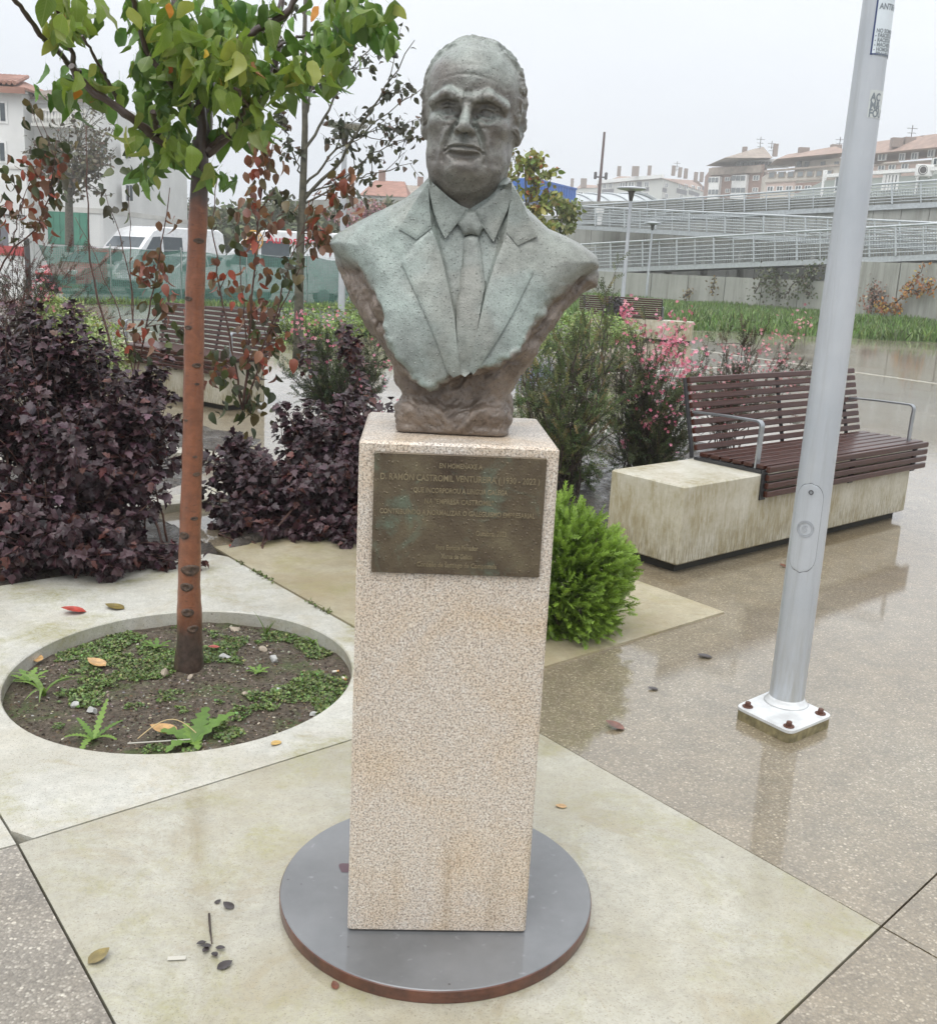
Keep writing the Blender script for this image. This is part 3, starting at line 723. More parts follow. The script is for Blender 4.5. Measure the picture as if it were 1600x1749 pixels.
fK = smax(smax(e3(cyK) - Yg, Yg - e3(back * .95), .06), e3(dK), .03)
X3, Z3 = gx[:, None, None].astype(np.float32), gz[None, None, :].astype(np.float32)
qx, qy, qz = np.abs(X3 + .014) - .100, np.abs(Yg - .0) - .088, np.abs(Z3 - .028) - .012
fB = np.sqrt(np.maximum(qx, 0) ** 2 + np.maximum(qy, 0) ** 2 + np.maximum(qz, 0) ** 2) - .018
fA = smin(smin(fK, fB, .03), fJ, .010)
fA = np.maximum(fA, -(Z3 - .0015))
V, F = surface_nets(fA, (gx[0], gy[0], gz[0]), h_)
N = vnormals(V, F)
vy = chest_y(V[:, 0], V[:, 2]); sJ = poly_sd(V[:, 0], V[:, 2], JP)
front = np.clip(1 - (V[:, 1] - vy - .006) / .03, 0, 1)
edge_n = fbm(V, 11, 2, 3) + .5 * fbm(V, 55, 3, 4)
zt_ = np.clip((V[:, 2] - .335) / .03, 0, 1)
green = np.clip((-sJ - .004 + edge_n * .022) / .010, 0, 1) * np.where(V[:, 2] < .33, front, 1)
green = np.maximum(green, zt_ * np.clip((.06 - V[:, 1]) / .02, 0, 1))
rough_m = 1 - green
sgn = np.sign(V[:, 0] + .02); along_ = V[:, 0] * sgn * .62 + V[:, 2] * .78; across_ = V[:, 0] * sgn * .78 - V[:, 2] * .62
SV = np.stack([across_ * 3.2, V[:, 1] * 2.0, along_ * .7], -1)
strata = fbm(SV, 14, 4, 9)
dsp = rough_m * (fbm(V, 9, 3, 1) * .016 + fbm(V, 38, 4, 5) * .007 + strata * .012 - np.clip(1 - np.abs(fbm(SV, 7, 3, 61)) * 22, 0, 1) ** 2 * .005) * np.clip(V[:, 2] / .02, .05, 1) * np.clip((.46 - V[:, 2]) / .05, 0, 1)
lip = np.exp(-((sJ + .004) / .010) ** 2) * np.clip((.34 - V[:, 2]) / .05, 0, 1)
dsp += lip * (fbm(V, 35, 3, 21) * .014)
dsp += green * (fbm(V, 9, 3, 14) * .006 + fbm(V, 90, 2, 15) * .0008)
V = V + N * dsp[:, None]
def mixc(a, b, t): return a + (b - a) * t[:, None]
def bronze_cols(V, green, lighter=0.0):
    n = len(V); br = mixc(np.tile([.115, .085, .064], (n, 1)), np.tile([.225, .175, .135], (n, 1)), np.clip(fbm(V, 22, 4, 31) + .5, 0, 1))
    gr = mixc(np.tile([.195, .215, .195], (n, 1)), np.tile([.275, .325, .295], (n, 1)), np.clip(fbm(V, 7, 4, 41) * 1.2 + .45, 0, 1))
    gr = mixc(gr, np.tile([.25, .215, .17], (n, 1)), np.clip(fbm(V, 5, 4, 47) * 1.5 - .15, 0, .25))
    return mixc(br, gr, np.clip(green, 0, 1))
cols = bronze_cols(V, green)
cols = mixc(cols, np.tile([.40, .52, .45], (len(V), 1)), np.clip(lip * green * .25, 0, 1))
q = NT('bronze_patina'); P_ = q.co()
c_ = q.attr()
c_ = q.mix(.75, c_, q.ramp(q.noise(42, 5, .7, P_), [(.28, .55), (.5, 1), (.75, 1.35)]), 'MULTIPLY')
speck = q.ramp(q.noise(330, 3, .75, P_), [(.36, 1), (.47, 0)])
c_ = q.mix(q.math('MULTIPLY', speck, .5), c_, (.05, .045, .04))
lsp = q.ramp(q.noise(260, 3, .75, q.co('Object', 1.0, (1, 2, 3))), [(.64, 0), (.72, .55)])
c_ = q.mix(lsp, c_, (.42, .46, .42))
vd = q.vor(125, P_); vs = q.sep(q.vor(125, P_, 'F1', 'Color'))[0]
dr = q.math('MULTIPLY', q.ramp(vd, [(0, 1), (.14, .8), (.27, 0)]), q.ramp(vs, [(.35, 0), (.45, 1)]))
hb = q.math('ADD', q.math('MULTIPLY', dr, .9), q.math('MULTIPLY', q.noise(240, 3, .7, P_), .55))
q.fin(c_, q.ramp(dr, [(.2, .46), (.6, .12)]), .10, q.bump(hb, .6, .0028), coat=.45, coat_rough=.16, coat_ior=1.4, coat_normal=q.bump(hb, .4, .003)); MAT['bronze_patina'] = q.m
bust = thing('bust', BO, 'weathered greenish bronze bust of a balding man in suit and tie', 'bust')
mobj('torso', V, F, MAT['bronze_patina'], bust, True, cols)
def drape(name, px, off, depth=.012, carve=True, step=.006, round_=.003, bulge=0.0, tilt=None, green=1.0):
    surf = (lambda x, z: chest_y(x, z, carve))
    P = np.array(px2xz(px, lambda x, z: surf(x, z) - off)); B = []
    for i in range(len(P)):
        a, b = P[i], P[(i + 1) % len(P)]; k = max(1, int(np.linalg.norm(b - a) / step)); B += [a + (b - a) * t for t in np.arange(k) / k]
    B = np.array(B); nb = len(B)
    x0, y0 = B.min(0); x1, y1 = B.max(0)
    gx_, gz_ = np.meshgrid(np.arange(x0, x1, step), np.arange(y0, y1, step)); gp = np.c_[gx_.ravel(), gz_.ravel()]
    gp = gp[poly_sd(gp[:, 0], gp[:, 1], [tuple(p) for p in B]) < -step * .6]
    r = delaunay_2d_cdt([Vector(p) for p in list(B) + list(gp)], [(i, (i + 1) % nb) for i in range(nb)], [list(range(nb))], 1, 1e-6)
    v = np.array([tuple(p) for p in r[0]]); f = [tuple(q) for q in r[2]]
    sd = poly_sd(v[:, 0], v[:, 1], [tuple(p) for p in B]); rr_ = np.clip(-sd / round_, 0, 1)
    o_ = off - round_ * .6 * (1 - np.sqrt(np.clip(1 - (1 - rr_) ** 2, 0, 1)))
    if bulge: o_ = o_ + bulge * np.clip(-sd / .022, 0, 1) ** .6
    if tilt is not None: o_ = o_ + tilt(v[:, 0], v[:, 1])
    y = surf(v[:, 0], v[:, 1]) - o_
    top = np.stack([v[:, 0], y, v[:, 1]], -1); n = len(top)
    bidx = [i for i, o in enumerate(r[3]) if len(o) and o[0] < nb]; order = {r[3][i][0]: i for i in bidx}
    ring = [order[k] for k in range(nb) if k in order]
    low = top[ring] + np.array([0, depth, 0])
    Vv = np.vstack([top, low]); m = len(ring); Ff = [tuple(reversed(q)) for q in f] if np.cross(v[f[0][1]] - v[f[0][0]], v[f[0][2]] - v[f[0][0]]) < 0 else f
    Ff = list(Ff) + [(ring[i], n + i, n + (i + 1) % m, ring[(i + 1) % m]) for i in range(m)]
    Vv = Vv + np.stack([0 * Vv[:, 0], fbm(Vv, 25, 3, 77) * .002, 0 * Vv[:, 0]], -1)
    ob = mobj(name, Vv, Ff, MAT['bronze_patina'], bust, False, bronze_cols(Vv, np.full(len(Vv), green)))
    bm = bmesh.new(); bm.from_mesh(ob.data); bmesh.ops.recalc_face_normals(bm, faces=bm.faces); bm.to_mesh(ob.data); bm.free()
    smooth_angle(ob.data, 50); return ob
drape('lapel', [(685, 447), (712, 411), (737, 391), (746, 412), (757, 450), (768, 500), (776, 542), (786, 640), (774, 645), (764, 636), (748, 590), (730, 546), (708, 498)], .0065, carve=False)
drape('lapel', [(866, 400), (886, 424), (911, 464), (897, 492), (873, 540), (848, 582), (822, 622), (808, 640), (802, 632), (809, 590), (817, 555), (832, 491), (848, 440)], .0065, carve=False)
drape('jacket_collar', [(731, 312), (733, 350), (737, 389), (711, 409), (682, 391), (697, 362), (716, 332)], .0050, carve=False)
drape('jacket_collar', [(876, 318), (868, 362), (864, 396), (884, 419), (918, 403), (904, 372), (888, 336)], .0050, carve=False)
drape('tie_knot', [(797, 356), (781, 381), (792, 403), (804, 399), (817, 403), (828, 386), (812, 358)], .013, .02, bulge=.007, round_=.006, green=.88)
drape('tie', [(793, 400), (791, 430), (787, 470), (779, 523), (780, 570), (784, 638), (794, 644), (804, 636), (812, 580), (822, 520), (828, 490), (824, 450), (817, 400)], .007, .016, bulge=.004, round_=.004, green=.88)
ctilt = lambda x, z: np.clip((z - .44) / .06, 0, 1) * .000
drape('shirt_collar', [(733, 306), (746, 318), (766, 336), (786, 350), (801, 356), (786, 374), (760, 407), (750, 388), (740, 360), (734, 330)], .012, .022, round_=.003, green=.9)
drape('shirt_collar', [(874, 306), (860, 322), (842, 338), (826, 350), (811, 359), (824, 386), (843, 413), (854, 386), (866, 360), (874, 332)], .012, .022, round_=.003, green=.9)
# ---- head
hp = AY(806, 193, BO[1] + .005)
hh = .0018
ax = np.arange(-.135, .135, hh); ay = np.arange(-.165, .185, hh); az = np.arange(-.262, .175, hh)
X = ax[:, None, None].astype(np.float32); Y = ay[None, :, None].astype(np.float32); Z = az[None, None, :].astype(np.float32)
def ell(c, r):
    dx, dy, dz = (X - c[0]) / r[0], (Y - c[1]) / r[1], (Z - c[2]) / r[2]
    return (np.sqrt(dx * dx + dy * dy + dz * dz) - 1) * min(r)
def cap(a, b, r0, r1=None):
    r1 = r0 if r1 is None else r1; a = np.array(a); b = np.array(b); e = b - a
    t = np.clip(((X - a[0]) * e[0] + (Y - a[1]) * e[1] + (Z - a[2]) * e[2]) / (e @ e), 0, 1)
    return np.sqrt((X - a[0] - t * e[0]) ** 2 + (Y - a[1] - t * e[1]) ** 2 + (Z - a[2] - t * e[2]) ** 2) - (r0 + (r1 - r0) * t)
f = ell((0, .035, .038), (.101, .125, .109))
f = smin(f, ell((0, -.012, .044), (.088, .088, .082)), .03)
f = smin(f, ell((0, .0, -.045), (.088, .092, .100)), .03)
f = smin(f, ell((0, -.012, -.088), (.080, .080, .056)), .03)
f = smin(f, cap((0, .025, -.09), (0, .050, -.30), .080, .082), .035)
f = smin(f, ell((0, -.026, -.142), (.064, .056, .034)), .03)
for s in (-1, 1):
    f = smin(f, ell((s * .056, -.058, -.036), (.030, .030, .026)), .02)
    f = smin(f, ell((s * .046, -.046, -.100), (.032, .034, .036)), .025)
    f = smin(f, ell((s * .082, .045, .022), (.022, .075, .060)), .02)
f = smin(f, ell((0, -.074, -.080), (.042, .030, .036)), .022)
f = smin(f, ell((0, -.083, -.122), (.034, .022, .022)), .018)
for s in (-1, 1):
    dz = -.009
    f = smin(f, cap((s * .012, -.100, .020 + dz), (s * .044, -.100, .027 + dz), .0085, .0095), .014)
    f = smin(f, cap((s * .044, -.100, .027 + dz), (s * .078, -.070, .014 + dz), .0095, .009), .014)
    f = smax(f, -ell((s * .040, -.112, -.003 + dz), (.029, .036, .0195)), .006)
    f = smax(f, -ell((s * .0185, -.100, -.008 + dz), (.010, .020, .012)), .006)
    f = smin(f, ell((s * .041, -.0615, -.003 + dz), (.019, .019, .018)), .002)
    for pts, r in (([(.019, -.078, -.002), (.030, -.084, .0075), (.042, -.085, .0095), (.056, -.078, .005), (.065, -.068, -.004)], .0030), ([(.021, -.078, -.006), (.031, -.083, -.012), (.042, -.084, -.014), (.056, -.076, -.010), (.063, -.068, -.004)], .0038), ([(.024, -.086, -.018), (.036, -.090, -.025), (.048, -.087, -.026), (.062, -.076, -.018)], .0040)):
        for a, b in zip(pts[:-1], pts[1:]): f = smin(f, cap((s * a[0], a[1], a[2] + dz), (s * b[0], b[1], b[2] + dz), r), .0028)
f = smin(f, cap((0, -.092, .004), (0, -.122, -.040), .0082, .0128), .009)
f = smin(f, ell((0, -.124, -.045), (.0155, .0135, .0115)), .008)
for s in (-1, 1):
    f = smin(f, ell((s * .0165, -.108, -.046), (.0105, .014, .010)), .007)
    f = smax(f, -ell((s * .0095, -.118, -.056), (.006, .009, .005)), .004)
    e_ = ell((s * .103, .022, -.016), (.013, .026, .040))
    e_ = smax(e_, -ell((s * .114, .010, -.012), (.012, .014, .022)), .008)
    f = smin(f, e_, .010)
V, F = surface_nets(f, (ax[0], ay[0], az[0]), hh)
N = vnormals(V, F)
x, z = V[:, 0], V[:, 2]; fr = np.clip((-V[:, 1] - .03) / .03, 0, 1)
g = lambda d, w: np.exp(-(d / w) ** 2)
D = np.zeros(len(V)); ax_ = np.abs(x)
D -= .0100 * g(seg_d(ax_, z, [(.018, -.036), (.028, -.048), (.036, -.062), (.042, -.078)]), .0050)
D += .0050 * g(seg_d(ax_, z, [(.030, -.038), (.040, -.052), (.049, -.072)]), .0080)
D -= .0075 * g(seg_d(ax_, z, [(0, -.0795), (.02, -.0805), (.036, -.0845), (.044, -.0895)]), .0028)
D += .0030 * g(seg_d(ax_, z, [(0, -.0745), (.018, -.0755), (.034, -.0805)]), .0035)
D += .0045 * g(seg_d(ax_, z, [(0, -.0865), (.016, -.0865), (.028, -.0855)]), .0042)
D -= .0070 * g(seg_d(ax_, z, [(0, -.0985), (.018, -.0975), (.030, -.094)]), .0060)
D -= .0045 * g(seg_d(ax_, z, [(.044, -.085), (.047, -.098), (.046, -.108)]), .0040)
D += .0045 * g(seg_d(ax_, z, [(0, -.118), (.018, -.118)]), .0110)
D -= .0030 * g(seg_d(ax_, z, [(.005, .006), (.006, .026)]), .0030)
D -= .0022 * g(z + .062, .008) * g(ax_, .0035)
D -= .0016 * g(z - .052 - .006 * np.cos(x * 35), .0035) * g(x, .06)
D -= .0013 * g(z - .072 - .006 * np.cos(x * 30), .0035) * g(x, .055)
D -= .0030 * g(seg_d(ax_, z, [(.060, -.007), (.078, -.013)]), .0030) 
D -= .0026 * g(np.hypot(ax_ - .0415, z + .0115), .0042)
D += .0010 * g(np.hypot(ax_ - .0415, z + .0115) - .0075, .0018)
D -= .0050 * g(seg_d(ax_, z, [(.060, -.075), (.066, -.105)]), .010)
D -= .0040 * g(np.hypot(ax_ - .062, (z + .052) * .8), .015)
brow = g(seg_d(ax_, z, [(.014, .012), (.044, .019), (.077, .007)]), .0065)
D += brow * (.0022 + fbm(V * np.array([1, 1, .5]), 110, 3, 6) * .007)
D -= .0035 * g(seg_d(ax_, z, [(.020, .002), (.042, .0055), (.066, -.001)]), .0026)
V = V + N * (D * fr)[:, None]
# hair: combed-back waves on the sides and back
hm = np.clip((V[:, 1] + .035 + .5 * np.clip(z - .09, 0, 1)) / .025, 0, 1) * np.clip((z + .055) / .03, 0, 1)
hm = hm * np.clip(1 - g(np.hypot(ax_ - .103, (V[:, 1] - .015)) , .022) * np.clip((.028 - z) / .01, 0, 1) * 1.1, 0, 1)
hm = np.maximum(hm, np.clip((z - .125) / .02, 0, 1) * .7)
ph = V[:, 1] * 95 + z * 150 + fbm(V, 22, 3, 8) * 11
D2 = hm * (.0034 + .0034 * np.sin(ph) + .0022 * np.sin(ph * 2.3 + x * 90) + fbm(V, 70, 3, 12) * .004)
D2 += fbm(V, 30, 3, 19) * .0022 + fbm(V, 95, 3, 18) * .0010
V = V + vnormals(V, F) * D2[:, None]
n = len(V)
fc = mixc(np.tile([.145, .13, .112], (n, 1)), np.tile([.225, .22, .195], (n, 1)), np.clip(fbm(V, 18, 4, 51) * 1.6 + .5, 0, 1))
fc = mixc(fc, np.tile([.265, .30, .27], (n, 1)), np.clip(N[:, 2] * 1.1 + .05 + fbm(V, 14, 3, 53), 0, .8))
head = mobj('head', V, F, MAT['bronze_patina'], bust, True, fc)
head.location = hp - BO; head.scale = (.965, 1, 1); head.rotation_euler = (math.radians(-1), math.radians(2.2), math.radians(-5))
# ================================================================== plants: helpers
def nrm(a): a = np.asarray(a, float); return a / (np.linalg.norm(a, axis=-1, keepdims=True) + 1e-12)
def leaf_ovate(n=4, fold=.25, curl=.35, w=.36):
    """base at origin, tip at +y (length 1), folded along the midrib, tip curling down"""
    V = [(0, 0, 0)]; t = np.linspace(0, 1, n + 2)[1:-1]; 
    for u in t:
        hw = w * math.sin(math.pi * u ** .8) ** .75; z = -curl * u * u
        V += [(-hw, u, z + fold * hw), (0, u, z), (hw, u, z + fold * hw)]
    V.append((0, 1, -curl)); F = [(0, 2, 1), (0, 3, 2)]
    for i in range(n - 1):
        a = 1 + 3 * i; F += [(a, a + 1, a + 4, a + 3), (a + 1, a + 2, a + 5, a + 4)]
    a = 1 + 3 * (n - 1); F += [(a, a + 1, len(V) - 1), (a + 1, a + 2, len(V) - 1)]
    return np.array(V, float), F
def leaf_lobed(w=.42, curl=.25, fold=.3):
    P = [(0, 0), (.30, .18), (.46, .42), (.24, .50), (.30, .74), (.12, .80), (0, 1.0)]
    V = [(0, 0, 0), (0, .5, -curl * .2), (0, 1, -curl)]
    for s in (1, -1):
        for x, y in P[1:-1]: V.append((s * x * w / .42, y, -curl * y * y + fold * x * w / .42))
    F = []
    for k, o in ((1, 3), (-1, 8)):
        ch = [0, o, o + 1, o + 2, o + 3, o + 4, 2]
        for a, b in zip(ch[:-1], ch[1:]): F.append((1, a, b) if k == 1 else (1, b, a))
    return np.array(V, float), F
def frames(d, up):
    y = nrm(d); x = nrm(np.cross(y, up)); z = np.cross(x, y); return np.stack([x, y, z], -1)
def scatter(T, F, pos, d, up, size):
    """all leaves as one array; T (k,3)"""
    R = frames(d, up); N = len(pos); k = len(T)
    V = np.einsum('nij,kj->nki', R, T) * np.asarray(size).reshape(-1, 1, 1) + np.asarray(pos)[:, None, :]
    m = max(len(f) for f in F); Fa = []
    for f in F: Fa.append(list(f) if len(f) == m else list(f) + [f[-1]] * (m - len(f)))
    if m == 4 and any(len(f) == 3 for f in F):
        tri = []
        for f in F: tri += [list(f)] if len(f) == 3 else [[f[0], f[1], f[2]], [f[0], f[2], f[3]]]
        Fa = tri
    Fa = np.array(Fa); A = (Fa[None] + (np.arange(N) * k)[:, None, None]).reshape(-1, Fa.shape[1])
    return V.reshape(-1, 3), A, k
def leaf_objects(parent, meshes, pos, d, up, size, origin, name='leaf'):
    R = frames(np.asarray(d), np.asarray(up))
    for i in range(len(pos)):
        o = bpy.data.objects.new(name, meshes[i % len(meshes)])
        M = Matrix([list(R[i][r] * size[i]) + [float(pos[i][r] - origin[r])] for r in range(3)] + [[0, 0, 0, 1]])
        o.matrix_basis = M; COL.objects.link(o); o.parent = parent
def wander(a, b, n=8, amp=.03, rng=RNG, sag=0.0):
    a, b = np.asarray(a, float), np.asarray(b, float); t = np.linspace(0, 1, n)[:, None]
    L = np.linalg.norm(b - a); w = rng.normal(0, amp * L, (n, 3)); w = np.cumsum(w, 0) * .5; w -= t * w[-1]; w[0] = 0
    P = a + (b - a) * t + w * np.sin(t * math.pi); P[:, 2] -= sag * L * (np.sin(t[:, 0] * math.pi)); return P
def along(P, u):
    P = np.asarray(P); s = np.r_[0, np.cumsum(np.linalg.norm(np.diff(P, axis=0), axis=1))]; s /= s[-1]
    return np.stack([np.interp(u, s, P[:, i]) for i in range(3)], -1)
def shiftmb(m, o):
    for v in m.V: v -= np.asarray(o)
    return m
def jit(c, n, v=.18, rng=RNG):
    c = np.asarray(c, float); return np.clip(c * (1 + rng.normal(0, v, (n, 1))) * (1 + rng.normal(0, v * .35, (n, 3))), 0, 1)
def pick(cols, w, n, v=.2, rng=RNG):
    w = np.array(w, float); i = rng.choice(len(cols), n, p=w / w.sum()); return jit(np.array(cols)[i], n, v, rng)
leafmat('foliage', [], .45, .18, attr=True)
leafmat('foliage_gloss', [], .42, .05, attr=True, spec=.4)
leafmat('foliage_matte', [], .7, .15, attr=True, spec=.2)
q = NT('dark_twig'); q.fin(q.ramp(q.noise(30, 4), [(.3, (.025, .018, .014)), (.7, (.085, .06, .048))]), .6); MAT['dark_twig'] = q.m
q = NT('green_bark'); q.fin(q.ramp(q.noise(14, 5), [(.3, (.05, .05, .035)), (.7, (.13, .12, .085))]), .7, 0, q.bump(q.noise(60), .5, .01)); MAT['green_bark'] = q.m
q = NT('red_twig'); q.fin(q.ramp(q.noise(25, 4), [(.3, (.05, .022, .018)), (.7, (.13, .065, .045))]), .55); MAT['red_twig'] = q.m

# ================================================================== pear tree in the round well
q = NT('pear_bark'); P_ = q.co()
zc = q.math('MULTIPLY', q.sep(P_)[2], .5)
ringn = q.noise(6, 5, .65, q.co('Object', (3, 3, 4.5)), .8)
c_ = q.ramp(ringn, [(.25, (.15, .050, .022)), (.5, (.21, .073, .032)), (.75, (.27, .10, .048))])
c_ = q.mix(q.ramp(q.noise(5, 6, .7, q.co('Object', (2.2, 2.2, .7)), .5), [(.5, 0), (.7, .65)]), c_, (.10, .042, .026))
c_ = q.mix(q.ramp(q.noise(34, 4, .7, q.co('Object', (1, 1, 5))), [(.32, .7), (.42, 0)]), c_, (.06, .025, .015))
dk = q.math('MAXIMUM', q.ramp(q.math('ADD', zc, q.math('MULTIPLY', q.noise(9, 4), .12)), [(.12, 1), (.20, 0)]), q.math('MULTIPLY', q.ramp(q.noise(4.2, 4, .6, P_), [(.56, 0), (.62, 1)]), q.ramp(zc, [(.2, 1), (.4, 0)])))
c_ = q.mix(dk, c_, q.ramp(q.noise(40, 5), [(.3, (.028, .018, .014)), (.7, (.085, .055, .042))]))
c_ = q.mix(q.ramp(q.math('ADD', zc, q.math('MULTIPLY', q.noise(20, 4), .05)), [(.885, 0), (.915, 1)]), c_, (.055, .032, .024))
q.fin(c_, .42, 0, q.bump(q.math('ADD', ringn, q.noise(120, 3)), .35, .006), coat=.5, coat_rough=.15); MAT['pear_bark'] = q.m
q = NT('scar_bark'); q.fin(q.ramp(q.noise(60, 4), [(.3, (.03, .02, .015)), (.7, (.12, .075, .05))]), .7, 0, q.bump(q.noise(120, 4), .8, .004)); MAT['scar_bark'] = q.m
TR = np.array([G(322, 1143, -.05)[0], G(322, 1143, -.05)[1], -.055]); TY = TR[1]
tree = thing('pear_tree', TR, 'young pear tree with smooth orange-brown trunk and drooping green leaves', 'tree')
rng = np.random.default_rng(11)
tp = [(322, 1150), (324, 1090), (323, 1000), (325, 900), (328, 800), (330, 700), (331, 600), (333, 500), (337, 400), (341, 300), (342, 240)]
tw = [49, 42, 37.5, 36, 34.5, 34, 34, 33, 32, 31, 27]
P = np.array([AY(x, y, TY) for x, y in tp]); dep = (P - _C) @ _f
R_ = np.array(tw) / 2 * dep / FPX; P[0, 2] = -.07
u = np.linspace(0, 1, 60); Pd = along(P, u); Rd = np.interp(u, np.linspace(0, 1, len(R_)), R_) * (1 + .03 * np.sin(u * 60) + rng.normal(0, .012, 60))
shiftmb(MB().tube(Pd, Rd, 28), TR).build('trunk', MAT['pear_bark'], tree, auto=60)
# branch scars on the trunk
for k, (sx, sy, big) in enumerate([(318, 1003, 1.3), (326, 965, 1.7), (330, 1075, 1.2), (332, 878, .8), (336, 800, .8), (333, 770, .5), (318, 713, .5), (336, 617, .9), (322, 560, .8), (322, 512, .9), (340, 418, 1), (320, 1040, 1.25), (314, 908, 1.1), (336, 660, .5)]):
    i = np.argmin(np.abs([proj(p)[1] - sy for p in Pd])); c = Pd[i]; r = Rd[i]
    s_ = np.clip((sx - proj(c)[0]) / (r * FPX / dep.mean()), -.95, .95); a = math.asin(s_)
    th_ = math.atan2(c[0], c[1]); n3 = np.array([math.sin(a - th_), -math.cos(a - th_), 0]); t3 = np.array([n3[1], -n3[0], 0]) * -1
    m = MB(); rx, rz = .021 * big, .0105 * big; ring = []
    for lev, (kk_, off) in enumerate(((1, -.004), (.85, .004), (.5, .0035), (.2, .0005))):
        for j in range(14):
            al = j * 2 * math.pi / 14; ring.append(c + n3 * (r * math.cos(rx * kk_ * math.cos(al) / r) + off) + t3 * rx * kk_ * math.cos(al) + np.array([0, 0, rz * kk_ * math.sin(al) * (1.0 if big < 1.1 else 1.4)]))
    F_ = [(l * 14 + j, l * 14 + (j + 1) % 14, l * 14 + 14 + (j + 1) % 14, l * 14 + 14 + j) for l in range(3) for j in range(14)] + [tuple(range(42, 56))]
    m.add(ring, F_); shiftmb(m, TR).build('branch_scar', MAT['scar_bark'], tree, smooth=True)
# limbs measured in the photograph, each at its own depth
limbs = [([(342, 262), (345, 215), (338, 150), (318, 80), (298, 0), (285, -60)], 0, 10, 5), ([(340, 275), (352, 240), (352, 195), (362, 110), (372, 40), (380, -60)], .1, 12, 6),
         ([(338, 268), (300, 262), (278, 245), (240, 214), (182, 170), (136, 138), (122, 112)], -.12, 8, 5.5), ([(122, 112), (70, 60), (20, -12)], -.16, 5, 3.5), ([(136, 138), (118, 80), (92, 0), (85, -30)], -.12, 4.5, 3),
         ([(210, 190), (180, 130), (140, 60)], -.14, 3.5, 2), ([(282, 252), (268, 222), (262, 190)], -.1, 6, 4),
         ([(352, 262), (392, 232), (420, 205), (452, 160), (470, 120), (474, 60), (482, -10)], .05, 9, 5), ([(470, 122), (500, 118), (540, 112), (590, 78), (640, 40)], .08, 5, 2.5), ([(474, 80), (510, 62), (545, 58)], .08, 3, 2),
         ([(380, 130), (410, 68), (440, 48), (490, 20), (520, -20)], .0, 8, 5), ([(345, 200), (300, 150), (250, 90), (232, 20), (226, -20)], -.08, 5, 4), ([(360, 250), (400, 215), (425, 180), (400, 150)], -.1, 4, 2.5)]
LP = []
for k, (pts, dy, r0, r1) in enumerate(limbs):
    Q = np.array([AY(x, y, TY + dy * (j / (len(pts) - 1)) * 3) for j, (x, y) in enumerate(pts)])
    Qd = along(Q, np.linspace(0, 1, 22)); Qd[1:-1] += rng.normal(0, .003, (20, 3))
    rr_ = np.linspace(r0, r1, 22) / FPX * 3.55 * (1 + .1 * np.sin(np.arange(22) * 1.7))
    shiftmb(MB().tube(Qd, rr_, 9), TR).build('limb', MAT['pear_bark'], tree, auto=60); LP.append(Qd)
# leaves hang in clumps
lm_g = leafmat('pear_green', [(.15, .225, .035), (.20, .29, .05), (.25, .335, .06), (.12, .185, .032), (.22, .31, .055), (.17, .255, .04), (.34, .37, .08), (.20, .24, .06)], .36, .40)
lm_y = leafmat('pear_turning', [(.55, .22, .02), (.50, .33, .02), (.35, .10, .03), (.40, .18, .08)], .4, .2)
def add_veins(m):
    t = m.node_tree; b = t.nodes['Principled BSDF']; src = b.inputs['Base Color'].links[0].from_socket; q = NT.__new__(NT); q.m = m; q.t = t; q.b = b; q._tc = None
    x, y, _z = q.sep(q.co()); ax_v = q.math('ABSOLUTE', x)
    rib = q.ramp(ax_v, [(0, 1), (.022, 0)]); sv = q.math('SINE', q.math('SUBTRACT', q.math('MULTIPLY', y, 62), q.math('MULTIPLY', ax_v, 60)))
    v = q.math('MAXIMUM', q.math('MULTIPLY', rib, .6), q.math('MULTIPLY', q.ramp(sv, [(.86, 0), (1, 1)]), .28))
    c = q.mix(v, src, (.36, .42, .16)); c = q.mix(q.math('MULTIPLY', q.ramp(q.noise(5, 4, .7), [(.56, 0), (.66, 1)]), .35), c, (.22, .17, .05)); q.L(c, b.inputs['Base Color'])
add_veins(lm_g)
pv = []
for k in range(5):
    T, F_ = leaf_ovate(6, .15 + .13 * k, .15 + .16 * k, .26 + .018 * k)
    T[:, 0] += .05 * np.sin(T[:, 1] * 7 + k); T[:, 2] += .035 * np.sin(T[:, 1] * 11 + k * 2) * np.abs(T[:, 0]) / .2
    T = np.vstack([T, [(-.006, 0, 0), (.006, 0, 0), (.006, -.38, .03), (-.006, -.38, .03)]]); F_ = F_ + [(len(T) - 4, len(T) - 3, len(T) - 2, len(T) - 1)]
    pv.append((T, F_))
pear_me = [mesh_np('leaf', T, F_, lm_g, True) for T, F_ in pv]; pear_my = [mesh_np('leaf', T, F_, lm_y, True) for T, F_ in pv]
clumps = [((278, 150), 38, 55, 46), ((330, 130), 40, 60, 52), ((395, 120), 36, 55, 44), ((440, 150), 32, 48, 30), ((300, 60), 45, 40, 40), ((375, 40), 45, 36, 40), ((455, 60), 30, 45, 18), ((255, 105), 26, 60, 20),
          ((120, 35), 30, 30, 26), ((95, 60), 14, 24, 9), ((118, 150), 30, 24, 20), ((170, 150), 26, 22, 9), ((205, 160), 20, 22, 7), ((560, 85), 36, 36, 26), ((520, 130), 34, 28, 18), ((610, 30), 46, 30, 30), ((645, 60), 22, 26, 10), ((575, 140), 24, 18, 8),
          ((262, 215), 26, 34, 14), ((300, 262), 34, 24, 16), ((262, 305), 18, 22, 12), ((285, 250), 30, 26, 14), ((400, 230), 36, 24, 14), ((355, 300), 24, 22, 6), ((382, 318), 14, 14, 5), ((440, 210), 28, 24, 10), ((240, 245), 20, 22, 6), ((490, 160), 24, 20, 8), ((235, 40), 20, 40, 8)]
pos = []
